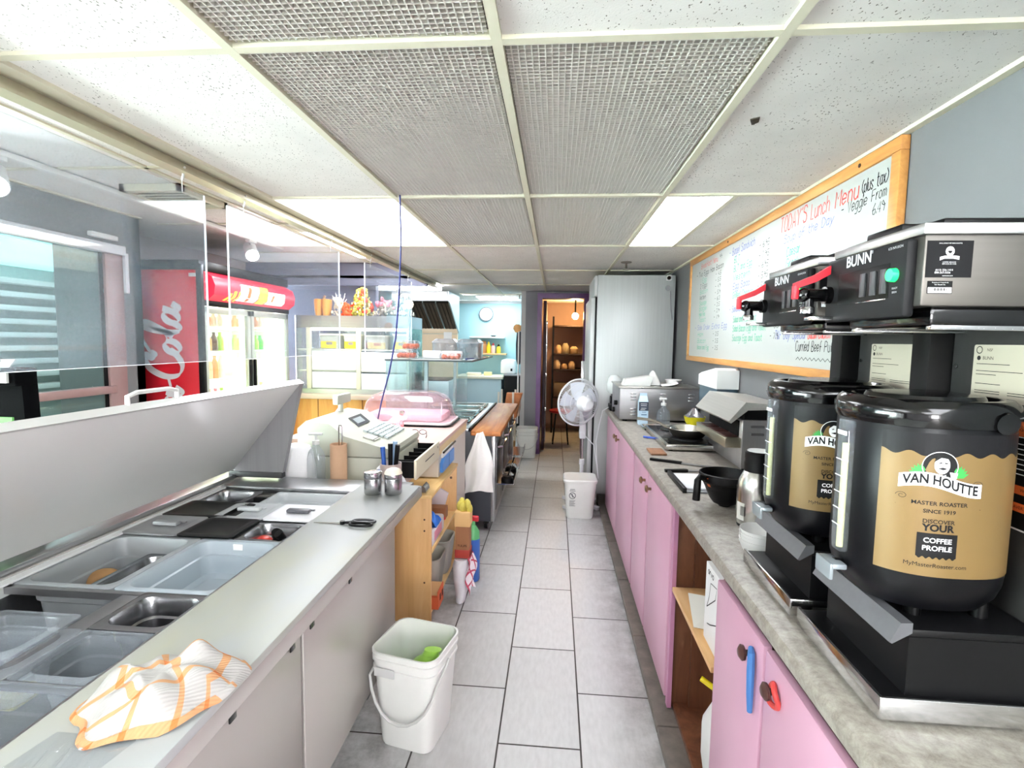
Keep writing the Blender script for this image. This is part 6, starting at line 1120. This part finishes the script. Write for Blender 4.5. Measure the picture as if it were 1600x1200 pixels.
spiky(-1.97, 5.16, ZC + .01, 260, .13, .27, 3, .014).build('foliage', mat('olive green tinsel', 'a8a248', .6, var=.35, scale=60), xt); spiky(-1.97, 5.16, ZC + .01, 120, .135, .26, 13, .010).build('gold_lights', mat('gold lights', 'f0e0a0', .3, emit='ffe9a8', es=.6), xt); spiky(-1.97, 5.13, ZC + .02, 26, .13, .24, 4, .022).build('red_baubles', mat('red bauble', 'd84a34', .3), xt)
solo('poinsettia_pot', spiky(-2.10, 5.08, ZC, 30, .035, .12, 21, .022), mat('orange red flower', 'd8502c', .5, var=.2), 'orange red flower pot at the foot of the small decorated tree', 'flower')
po = thing('poinsettia', 'pink and white poinsettia arrangement right of the decorated tree', 'flowers', (-1.72, 5.15, ZC)); spiky(-1.72, 5.15, ZC + .01, 110, .11, .12, 6, .014).build('white_foliage', mat('speckled foliage', 'b4a894', .6, var=.35, scale=50), po); spiky(-1.72, 5.13, ZC + .08, 22, .10, .10, 7, .022).build('pink_petals', mat('pink petals', 'e0788a', .5), po); stems(-1.72, 5.15, ZC, 10, .09, .15, 8).build('stems', mat('green stem', '5f6a48', .7), po)
for x, h, l, s_ in ((-1.575, .27, 'taller silver tinsel tree on the case top', 9), (-1.49, .20, 'shorter silver tinsel tree at the right end of the case top', 10)):
    t = thing('silver_tree', l, 'decoration', (x, 5.15, ZC)); spiky(x, 5.15, ZC + .01, 120, .055, h, s_, .011).build('tinsel', mat('silver tinsel', 'b9bdb8', .4, .3, var=.3, scale=60), t); B().cyl((x, 5.15, ZC), (x, 5.15, ZC + .05), .02).build('trunk', mat('brown stem', 'a8825a', .7), t)
gb = thing('globe_lamp', 'small lit globe lamp on a thin post at the case corner', 'lamp', (-1.432, 4.99, .9355)); B().cyl((-1.432, 4.99, .9355), (-1.432, 4.99, 1.80), .010).build('post', CHROME, gb); B().ball((-1.432, 4.99, 1.835), .042).build('globe', mat('lit globe', 'ffffff', .4, emit='fff0d0', es=6), gb)
# ================================================================== drinks cooler
CK = mat('cola red panel', 'd0202e', .3, var=.03, scale=2); ck_ = thing('drinks_cooler', 'red two door drinks cooler with white script lettering on its side', 'cooler', (-3.0, 4.3, 0))
XF, XB, YN, YE = -2.64, -3.38, 3.68, 4.96
B().box(XB, XF - .02, YN + .012, YE, .10, .16).box(XB, XB + .03, YN + .012, YE, .10, 1.98).box(XB, XF - .02, YN + .012, YN + .04, .10, 1.98).box(XB, XF - .02, YE - .03, YE, .10, 1.98).box(XB, XF - .02, YN + .012, YE, 1.90, 1.98).build('cabinet_shell', mat('white cooler liner', 'f0f4ec', .5), ck_)
B().box(XB, XF - .01, YN, YN + .012, .10, 1.985, .002).build('red_side_panel', CK, ck_); B().box(XB, XF + .0, YN - .004, YE, 1.985, 2.06, .006).box(XF - .03, XF + .012, YN - .003, YN + .03, .10, 2.03, .004).build('black_trim', BLACKP, ck_)
B().box(XB, XF, YN, YE, .012, .10).build('kick_grille', BLACKM, ck_)
B().box(XF - .095, XF - .075, YN + .05, YN + .54, 1.955, 1.968).build('white_sticker', PAPER, ck_) if False else B().box(XF - .085, XF - .025, YN - .0012, YN, 1.935, 1.962).build('white_sticker', PAPER, ck_, 0)
hp_ = []
HD = B().loft([[(XF - .02, y, 1.77), (XF + .02, y, 1.765), (XF + .075, y, 1.81), (XF + .085, y, 1.88), (XF + .06, y, 1.945), (XF - .02, y, 1.985)] for y in (YN + .05, YN + .07, YE - .07, YE - .03)])
HD.build('header_sign', mat('lit red header', 'd8203a', .3, emit='e0304a', es=.55), ck_)
def hmap(u, v):
    pr = [(XF + .021, 1.768), (XF + .0765, 1.811), (XF + .0865, 1.88), (XF + .0615, 1.944)]; k = min(2, int(v * 3)); f = v * 3 - k; x = pr[k][0] + (pr[k + 1][0] - pr[k][0]) * f; z = pr[k][1] + (pr[k + 1][1] - pr[k][1]) * f; return (x + .0015, YN + .09 + (YE - YN - .18) * u, z)
hm = ck_.children[-1] if False else None
hs = [o for o in ck_.children if o.name.startswith('header_sign')][0]
g_ = B().grid(lambda u, v: hmap(.22 + .24 * u + .05 * v, .08 + .8 * v), 8, 9).grid(lambda u, v: hmap(.62 + .26 * u, .12 + .62 * v), 8, 9); g_.build('white_picture', mat('lit white picture', 'fff6e8', .4, emit='fff6e8', es=.9), hs, 0)
def hb(a, b, c, d): return lambda u, v: (lambda p: (p[0] + .0015, p[1], p[2]))(hmap(a + (b - a) * u + .03 * v, c + (d - c) * v))
B().grid(hb(.48, .60, .10, .9), 6, 9).grid(hb(.10, .13, .06, .45), 2, 6).grid(hb(.15, .185, .06, .55), 2, 6).grid(hb(.205, .23, .06, .55), 2, 6).build('yellow_picture', mat('lit yellow picture', 'f8c840', .4, emit='f8c040', es=.7), hs, 0)
B().grid(hb(.33, .37, .15, .8), 2, 6).grid(hb(.66, .69, .3, .6), 2, 6).build('red_picture', mat('lit orange picture', 'e8743c', .4, emit='e8643c', es=.5), hs, 0)
B().box(XF - .02, XF + .01, YN + .03, YE - .01, 1.725, 1.768, .003).build('lower_fascia', BLACKP, ck_)
LITW = mat('lit cooler back wall', 'fdfff2', .6, emit='f8ffe8', es=1.1)
B().box(XB + .031, XB + .04, YN + .05, YE - .04, .2, 1.9).build('lit_back', LITW, ck_)
for y in (YN + .075, (YN + YE) / 2, YE - .075): B().box(XF - .10, XF - .075, y - .018, y + .018, .2, 1.74).build('door_lamp', mat('lit cooler lamp', 'ffffff', .5, emit='fbffee', es=7), ck_)
SHZ = [.62, .86, 1.145, 1.375, 1.56]
for z in SHZ: B().box(XB + .04, XF - .12, YN + .05, YE - .04, z - .014, z, .002).build('wire_shelf', mat('white wire shelf', 'f4f6ee', .5), ck_)
DG = glass('cooler door glass', 'f6fbf4', .08, .04)
for (a, b, n_) in ((YN + .03, (YN + YE) / 2 - .005, 0), ((YN + YE) / 2 + .005, YE - .01, 1)):
    d = B().box(XF - .03, XF, a, a + .045, .13, 1.72, .004).box(XF - .03, XF, b - .045, b, .13, 1.72, .004).box(XF - .03, XF, a, b, .13, .19, .004).box(XF - .03, XF, a, b, 1.67, 1.72, .004).build('door_frame', mat('silver door frame', 'b8bcb4', .35, .5), ck_)
    B().box(XF - .02, XF - .012, a + .04, b - .04, .185, 1.675).build('door_glass', DG, d); B().box(XF, XF + .02, b - .04 if n_ == 0 else a + .01, b - .012 if n_ == 0 else a + .038, .8, 1.3, .006).build('door_handle', BLACKP, d)
# script lettering on the side
def sw(pts, n=10):
    out = []
    P = [pts[0]] + list(pts) + [pts[-1]]
    for i in range(1, len(P) - 2):
        for k in range(n):
            t = k / n; a, b, c, d = P[i - 1], P[i], P[i + 1], P[i + 2]
            out.append(tuple(.5 * (2 * b[j] + (c[j] - a[j]) * t + (2 * a[j] - 5 * b[j] + 4 * c[j] - d[j]) * t * t + (-a[j] + 3 * b[j] - 3 * c[j] + d[j]) * t ** 3) for j in (0, 1)))
    out.append(pts[-1]); return out
def oval(x, y, w=.085, h=.12, sl=.25): return sw([(x + w * math.cos(a) / 2 + sl * h / 2 * math.sin(a), y + h / 2 + h / 2 * math.sin(a)) for a in [.9 + 2 * PI * k / 10 for k in range(11)]], 6)
NIB = (.014, .050, 2.45); lt = B(); LMK = [0]
def LMN():
    LMK[0] += 1; return pl((-2.812, YN - .0012 - .0005 * LMK[0], .47), (0, 0, 1), (-1, 0, 0))
def cap_c(x): 
    lt.stroke(sw([(x + .20, .235), (x + .175, .20), (x + .155, .225), (x + .18, .275), (x + .165, .285), (x + .08, .25), (x + .02, .13), (x + .03, .02), (x + .10, -.015), (x + .17, .02), (x + .22, .08)]), .03, LMN(), NIB)
def low_o(x): lt.stroke(oval(x + .055, 0), .03, LMN(), NIB); lt.stroke(sw([(x + .085, .105), (x + .12, .10), (x + .15, .115)]), .012, LMN(), (.006, .012, 2.4))
def low_c(x): lt.stroke(sw([(x + .105, .10), (x + .085, .12), (x + .04, .10), (x + .02, .04), (x + .05, -.002), (x + .09, .012), (x + .125, .06)]), .03, LMN(), NIB)
def low_a(x): lt.stroke(oval(x + .05, 0), .03, LMN(), NIB); lt.stroke(sw([(x + .115, .125), (x + .095, .06), (x + .09, .01), (x + .115, -.002), (x + .15, .05)]), .03, LMN(), NIB)
def low_l(x): lt.stroke(sw([(x, .05), (x + .06, .16), (x + .105, .27), (x + .085, .30), (x + .05, .22), (x + .03, .08), (x + .04, .005), (x + .07, -.002), (x + .105, .05)]), .03, LMN(), NIB)
cap_c(.06); low_o(.245); low_c(.375); low_a(.485); lt.stroke([(.64, .085), (.70, .10)], .022, LMN()); cap_c(.70); low_o(.885); low_l(1.02); low_a(1.115)
lt.stroke(sw([(.90, .235), (1.0, .30), (1.08, .33), (1.15, .30)]), .02, LMN(), (.006, .026, 2.0)); lt.stroke(sw([(.16, -.02), (.24, -.06), (.34, -.03), (.44, -.05), (.56, -.03)]), .02, LMN(), (.006, .028, 1.2))
lt.build('script_lettering', mat('white cola lettering', 'f2eef0', .4), ck_, 0)
# bottles on the shelves
BCOL = [('orange', 'f08a2c'), ('yellow', 'f2e23c'), ('purple', '8a5c9c'), ('green', '46c850'), ('pink', 'ee6a90'), ('lime', 'b4e24a'), ('dark', '5a3a38'), ('white', 'f2f2ea'), ('peach', 'f4b088')]
rows = {0: ([8, 4, 3, 8, 2, 5], [7, 0, 3, 7, 5, 0], .10, .185), 1: ([2, 6, 3, 8, 4, 5], [7, 7, 5, 3, 7, 8], .20, .20), 2: ([1, 3, 0, 8, 0, 7], [7, 7, 8, 7, 7, 7], .19, .195), 3: ([4, 0, 2, 0, 6, 5], [5, 5, 3, 3, 5, 3], .155, .135), 4: ([7, 1, 1, 0, 7, 7], [0, 0, 0, 8, 8, 7], .13, .12)}
nm = ['bottom visible', 'second', 'third', 'fourth', 'top']; dn = ['nearer', 'farther']; shared = {}
for r_i, (da, dbb, h1, h2) in rows.items():
    for di, cs in enumerate((da, dbb)):
        for k, ci in enumerate(cs):
            y = (YN + .115 if di == 0 else (YN + YE) / 2 + .075) + .078 * k; x = XF - .20; z = SHZ[r_i] + .0005; h = (h1, h2)[di]; cn, cc_ = BCOL[ci]
            key = (r_i, di, ci); nme = 'drink_bottle'
            if key not in shared:
                q = B().lathe(x, y, [(.028, z), (.031, z + .01), (.031, z + h * .55), (.026, z + h * .68), (.012, z + h * .85), (.012, z + h * .90), (.014, z + h * .90), (.014, z + h)], 14)
                o = solo(nme, q, mat(cn + ' drink', cc_, .3, coat=.3), '%s drink bottle on the %s shelf behind the %s cooler door' % (cn, nm[r_i], dn[di]), 'bottle', 'drink bottles on the cooler shelves'); shared[key] = (o, y)
            else:
                o, y0_ = shared[key]; dup(o, Vector((x, y, z)))
# ================================================================== hanging clear screens
PX = glass('clear acrylic screen', 'f6f9fc', .10, .035, 'e8ecfa'); PXE = mat('screen edge glint paint', 'f4f6fa', .15, 0, emit=None)  # pale haze and white edges painted in for hazy reflection and glint
def screen(y0, y1, label, z0=1.395, z1=2.05):
    t = thing('acrylic_screen', label, 'clear screen', (-1.405, (y0 + y1) / 2, z0), 'clear screens hanging from the track')
    B().box(-1.408, -1.402, y0, y1, z0, z1).build('clear_sheet', PX, t)
    B().box(-1.4085, -1.4015, y0 - .002, y0, z0, z1).box(-1.4085, -1.4015, y1, y1 + .002, z0, z1).box(-1.4085, -1.4015, y0, y1, z0 - .002, z0).build('bright_edge_strip', PXE, t)
    for y in (y0 + .12, y1 - .12):
        B().tube([(-1.405, y, z1 - .02), (-1.405, y, 2.085)], .0012, 4).tube([(-1.405, y, 2.075), (-1.400, y, 2.09), (-1.398, y, 2.11), (-1.396, y + .006, 2.125)], .004, 6).build('hook', WHITEP, t)
screen(.55, 2.0, 'nearest hanging clear screen above the prep counter lid'); screen(2.145, 3.285, 'second hanging clear screen in front of the drinks cooler'); screen(3.74, 4.98, 'farthest hanging clear screen in front of the pastry case')
# ================================================================== payment terminal on the customer shelf
MTB = mat('matt black stand', '08080a', .9); MTB.node_tree.nodes['Principled BSDF'].inputs['Specular IOR Level'].default_value = .03
ptm = thing('payment_terminal', 'black tablet stand with cards seen behind the lid at the left edge', 'terminal', (-1.68, 1.47, .926))
B().loft([[(-1.82, 1.45, .926), (-1.615, 1.45, .926), (-1.615, 1.50, .926), (-1.82, 1.50, .926)], [(-1.82, 1.46, 1.35), (-1.640, 1.46, 1.35), (-1.640, 1.51, 1.35), (-1.82, 1.51, 1.35)]]).build('stand', MTB, ptm)
B().box(-1.85, -1.615, 1.42, 1.49, 1.335, 1.39, .006).tube([(-1.85, 1.46, 1.40), (-1.76, 1.45, 1.43), (-1.68, 1.45, 1.40)], .012, 8).build('tablet', MTB, ptm)
solo('price_card', B().loft([[(-1.80, 1.43, 1.3905), (-1.645, 1.43, 1.3905), (-1.645, 1.435, 1.3905), (-1.80, 1.435, 1.3905)], [(-1.79, 1.445, 1.415), (-1.64, 1.445, 1.415), (-1.64, 1.45, 1.415), (-1.79, 1.45, 1.415)]]), mat('grey white card', 'b8b4b0', .8), 'white card standing on the black tablet', 'card')
solo('tag_card', B().box(-1.70, -1.635, 1.412, 1.419, 1.345, 1.375), mat('grey white card', 'b8b4b0', .8), 'small white tag clipped to the front of the black tablet', 'card')
solo('green_leaflet', B().box(-1.74, -1.605, 1.395, 1.401, 1.16, 1.245), mat('green leaflet', '4c8a40', .8, var=.3, scale=20), 'green leaflet in front of the black tablet stand', 'leaflet')
cs_ = thing('customer_shelf', 'narrow ledge behind the prep counter lid on the customer side', 'shelf', (-1.65, 1.2, 0)); B().box(-1.86, -1.47, .3, 2.05, .895, .925, .004).build('ledge', PKT, cs_); B().box(-1.82, -1.50, .35, 2.0, 0, .895).build('ledge_base', PKP, cs_)
# ================================================================== kitchen beyond
kh = thing('range_hood', 'large stainless kitchen range hood with dark grease filters', 'range hood', (-1.8, 7.3, 1.6))
B().prism([(6.85, 2.14), (6.85, 2.01), (6.90, 2.00), (7.60, 1.60), (7.62, 2.14)], 'x', -1.44, -1.425).build('side_panel', mat('pale hood side', 'bcd2da', .3, .5), kh)
B().box(-2.20, -1.44, 6.84, 6.87, 2.012, 2.14, .003).box(-2.20, -1.44, 6.85, 7.62, 2.125, 2.14).build('front_fascia', mat('bright steel fascia', 'eef0f2', .3, .4), kh)
for k in range(4):
    x = -2.17 + .182 * k
    f = B().sheet([(x, 6.95, 1.985), (x + .165, 6.95, 1.985), (x + .165, 7.55, 1.66), (x, 7.55, 1.66)], (0, .02, .03)).build('grease_filter', mat('greasy dark filter', '4a443c', .4, .6, var=.2), kh)
    for j in range(3): B().sheet([(x + .02 + .05 * j, 6.95, 1.982), (x + .03 + .05 * j, 6.95, 1.982), (x + .03 + .05 * j, 7.55, 1.657), (x + .02 + .05 * j, 7.55, 1.657)], (0, -.004, -.006)).build('baffle', mat('black baffle', '1c1a18', .5, .3), f)
B().box(-2.20, -1.44, 7.54, 7.60, 1.585, 1.66, .004).build('drip_tray', mat('cream enamel', 'e6d4b4', .4), kh)
ck2 = thing('cooking_range', 'cream backed cooking range under the hood', 'range', (-1.8, 7.3, 0)); B().box(-2.20, -1.44, 7.54, 7.60, .93, 1.58).build('backsplash', mat('cream tile', 'e4cfae', .5, var=.04), ck2); B().box(-2.20, -1.44, 6.95, 7.54, 0, .93, .004).build('range_body', mat('bluish steel cabinet', 'b9ced6', .4, .4), ck2); B().box(-2.18, -1.46, 6.97, 7.52, .931, .95, .003).build('hob', BLACKM, ck2)
solo('paper_notice', B().box(-1.64, -1.52, 7.528, 7.534, 1.50, 1.61), PAPER, 'white paper notice taped under the range hood', 'notice')
clk = thing('wall_clock', 'round white wall clock on the aqua kitchen wall', 'clock', (-1.156, 8.59, 1.83))
def dcy(r0, r1, y0, y1, x=-1.156, z=1.932): return B().loft([[(x + r * math.cos(2 * PI * k / 36), y, z + r * math.sin(2 * PI * k / 36)) for k in range(36)] for r, y in ((r0, y0), (r1, y1))])
dcy(.118, .115, 8.598, 8.565).build('clock_rim', mat('grey clock rim', '6a7078', .4), clk); dcy(.104, .104, 8.566, 8.562).build('clock_face', PAPER, clk)
w = B(); m_ = pl((-1.156, 8.561, 1.932), (1, 0, 0), (0, 0, 1)); w.stroke([(0, 0), (.035, .05)], .006, m_); w.stroke([(0, 0), (-.07, .02)], .005, m_)
for k in range(12): a = PI * k / 6; w.stroke([(.085 * math.cos(a), .085 * math.sin(a)), (.095 * math.cos(a), .095 * math.sin(a))], .004, m_)
w.build('clock_hands', mat('grey clock hand', '8a8e94', .5), clk, 0)
sh = thing('wall_shelf', 'upper white wall shelf in the kitchen', 'shelf', (-1.07, 8.5, 1.54)); B().box(-1.40, -.83, 8.38, 8.60, 1.535, 1.56, .003).build('shelf_board', WHITEP, sh)
solo('small_dish', B().lathe(-1.02, 8.48, [(.03, 1.5605), (.05, 1.58), (.046, 1.58), (.02, 1.566)], 16), BLACKP, 'small dark dish on the upper kitchen shelf', 'dish')
sh2 = thing('wall_shelf', 'lower wooden wall shelf holding bottles in the kitchen', 'shelf', (-1.0, 8.5, 1.27)); B().box(-1.30, -.80, 8.38, 8.60, 1.265, 1.29, .003).build('shelf_board', PINE, sh2)
solo('brown_jar', B().lathe(-1.20, 8.48, [(.07, 1.2905), (.075, 1.30), (.075, 1.43), (.06, 1.45), (.065, 1.452), (.065, 1.475), (.04, 1.49)], 20), mat('brown jar', 'b07a4c', .5, var=.1), 'large brown jar on the lower kitchen shelf', 'jar')
for x, c_, l, h in ((-1.095, 'f0dc2c', 'yellow squeeze bottle beside the brown jar', .19), (-1.02, 'f0c8c0', 'red topped pale bottle in the middle of the lower shelf', .17), (-.93, 'e8d43c', 'yellow bottle with dark cap at the right of the lower shelf', .15)):
    t = thing('sauce_bottle', l, 'bottle', (x, 8.47, 1.2905)); B().lathe(x, 8.47, [(.032, 1.2905), (.036, 1.30), (.036, 1.29 + h * .6), (.022, 1.29 + h * .75)], 16).build('bottle_body', mat('sauce ' + c_, c_, .4), t); B().lathe(x, 8.47, [(.02, 1.29 + h * .74), (.02, 1.29 + h * .85), (.006, 1.29 + h)], 14).build('cap', RED if 'red' in l else (mat('yellow cap', 'f0dc2c', .4) if 'squeeze' in l else BLACKP), t)
kt = thing('work_table', 'pale kitchen work table with a blue grey cabinet front', 'table', (-1.0, 8.2, 0)); B().box(-1.55, -.80, 7.95, 8.58, .90, .94, .004).build('table_top', mat('cream worktop', 'e6e0cc', .4), kt); B().box(-1.52, -.83, 8.0, 8.57, 0, .90).build('table_base', mat('blue grey cabinet', 'b4cdd6', .5), kt)
mw = thing('rice_cooker', 'white rice cooker on the dark stand by the kitchen doorway', 'appliance', (-.72, 8.2, .97)); B().loft([ring_super(-.74, 8.25, z, a, a * .9, 3, 28) for z, a in ((.9755, .11), (.99, .125), (1.15, .125), (1.19, .11), (1.205, .06))]).build('cooker_body', WHITEP, mw); B().box(-.70, -.67, 8.132, 8.142, 1.02, 1.06).build('control', BLACKP, mw)
bs = thing('black_stand', 'black appliance stand beside the kitchen work table', 'stand', (-.68, 8.2, 0)); B().box(-.795, -.52, 8.0, 8.5, .95, .975, .003).build('stand_top', GREYP, bs); B().box(-.79, -.53, 8.02, 8.48, .0, .95).build('stand_body', BLACKM, bs)
solo('butter_box', B().box(-1.12, -1.0, 8.1, 8.2, .9405, 1.0, .004), mat('pale yellow box', 'efe6a8', .6), 'pale yellow box on the kitchen work table', 'box'); solo('foam_stack', B().box(-1.40, -1.18, 8.08, 8.25, .9405, .985, .008), mat('cream foam', 'ece4d0', .6), 'low cream stack on the left of the kitchen work table', 'box')
# items by the kitchen doorway jamb
hj = thing('hanging_jacket', 'dark jacket with orange top hanging on the grey jamb of the kitchen doorway', 'jacket', (-.48, 7.0, 1.2)); B().loft([ring_super(-.495, 7.0, z, a, .03, 2.4, 16) for z, a in ((1.18, .02), (1.25, .035), (1.45, .04), (1.62, .03))]).build('jacket_body', mat('dark navy cloth', '2c303a', .8), hj); B().loft([ring_super(-.515, 6.99, z, a, .035, 2.4, 16) for z, a in ((1.61, .03), (1.66, .06), (1.70, .05), (1.72, .02))]).build('orange_cap', mat('orange cloth', 'e8b070', .8, var=.1), hj)
solo('white_pipe', B().cyl((-.485, 6.82, .40), (-.485, 6.82, 1.62), .010), WHITEP, 'thin white upright pipe at the kitchen doorway jamb', 'pipe')
bg_ = thing('shelf_cart', 'wooden cart with paper bags beside the kitchen doorway', 'cart', (-.52, 6.5, 0)); B().box(-.70, -.50, 6.35, 6.75, .50, .53, .003).box(-.70, -.50, 6.35, 6.75, .06, .09, .003).build('cart_shelf', PINE, bg_)
for x in (-.69, -.51):
    for y in (6.36, 6.74): B().box(x - .012, x + .012, y - .012, y + .012, .0, .86, .002).build('cart_post', mat('pale post', 'd8d2c4', .5), bg_)
solo('paper_bag', B().loft([rrect(-.60, -.47, 6.45, 6.55, .531, .02), rrect(-.62, -.44, 6.42, 6.58, .70, .02), rrect(-.60, -.40, 6.44, 6.56, .84, .02)]), mat('orange brown paper bag', 'c98050', .75, var=.25, scale=12, bump=.5), 'crumpled orange brown bag on the cart by the kitchen doorway', 'bag')
solo('snack_bag', B().loft([rrect(-.56, -.45, 6.58, 6.66, .531, .02), rrect(-.58, -.43, 6.57, 6.67, .66, .02), rrect(-.50, -.44, 6.6, 6.64, .78, .01)]), mat('white and brown wrapper', 'd9c2ac', .5, var=.3, scale=16), 'white and brown wrapper on the cart behind the brown bag', 'bag')
solo('brown_basket', B().lathe(-.56, 6.50, [(.05, .0905), (.07, .11), (.078, .22), (.073, .22), (.06, .12)], 18), mat('wicker', 'b98a50', .8, var=.2, bump=.5, scale=40), 'brown basket on the low shelf of the cart', 'basket')
# storeroom contents
srs = thing('storage_rack', 'dark storage rack in the lamp lit storeroom', 'rack', (.15, 8.6, 0))
for z in (.60, 1.05, 1.30, 1.76): B().box(-.05, .75, 8.45, 8.94, z - .025, z, .002).build('rack_shelf', mat('dark brown shelf', '3c2a22', .6), srs)
for x in (-.04, .74): B().box(x - .015, x + .015, 8.45, 8.48, 0, 1.9).build('rack_post', BLACKM, srs)
random.seed(4)
for k, (x, z, r, h, c_, l) in enumerate(((.05, 1.3005, .05, .14, 'd8b48a', 'pale round jar on the upper storeroom shelf'), (.16, 1.3005, .06, .17, 'a89878', 'grey crumpled bundle on the upper storeroom shelf'), (.30, 1.3005, .07, .12, 'b89a74', 'tan bundle right of the grey one on the storeroom shelf'), (.03, 1.0505, .055, .15, 'e4c8a4', 'cream bottle on the middle storeroom shelf'), (.15, 1.0505, .05, .09, 'd8b890', 'low cream cup on the middle storeroom shelf'), (.27, 1.0505, .055, .13, 'dcbc98', 'tall cream roll on the middle storeroom shelf'))):
    solo('stored_jar', B().lathe(x, 8.52, [(r * .9, z), (r, z + .01), (r * .96, z + h * .7), (r * .5, z + h)], 14), mat('stored ' + c_, c_, .7, var=.1), l, 'jar')
solo('storage_carton', B().box(-.015, .22, 8.49, 8.8, .6005, .82, .004), mat('grey brown carton', '9a8a78', .8), 'grey brown carton on the low storeroom shelf', 'carton'); solo('storage_carton', B().box(.25, .42, 8.49, 8.8, .6005, .80, .004), mat('pale carton', 'b4a898', .8), 'paler carton right of the brown one on the storeroom shelf', 'carton')
lm = thing('wall_lamp', 'bare warm bulb lamp glowing in the storeroom', 'lamp', (.33, 8.3, 1.95)); B().ball((.30, 8.25, 1.90), .05).build('bulb', mat('lit warm bulb', 'fff0d0', .4, emit='ffd08c', es=170), lm); B().cyl((.30, 8.25, 1.94), (.30, 8.25, 2.35), .012).build('cord', BLACKP, lm)
stl = thing('stool', 'stool with red seat in the dark storeroom doorway', 'stool', (.10, 7.6, 0)); B().lathe(.10, 7.6, [(.15, .455), (.17, .465), (.17, .49), (.15, .50)], 28).build('seat', mat('red vinyl', 'c01822', .4), stl)
for a in (.8, 2.37, 3.94, 5.5): B().cyl((.10 + .10 * math.cos(a), 7.6 + .10 * math.sin(a), .46), (.10 + .16 * math.cos(a), 7.6 + .16 * math.sin(a), 0), .010).build('leg', BLACKM, stl)
nb.rotation_euler.z = -.22
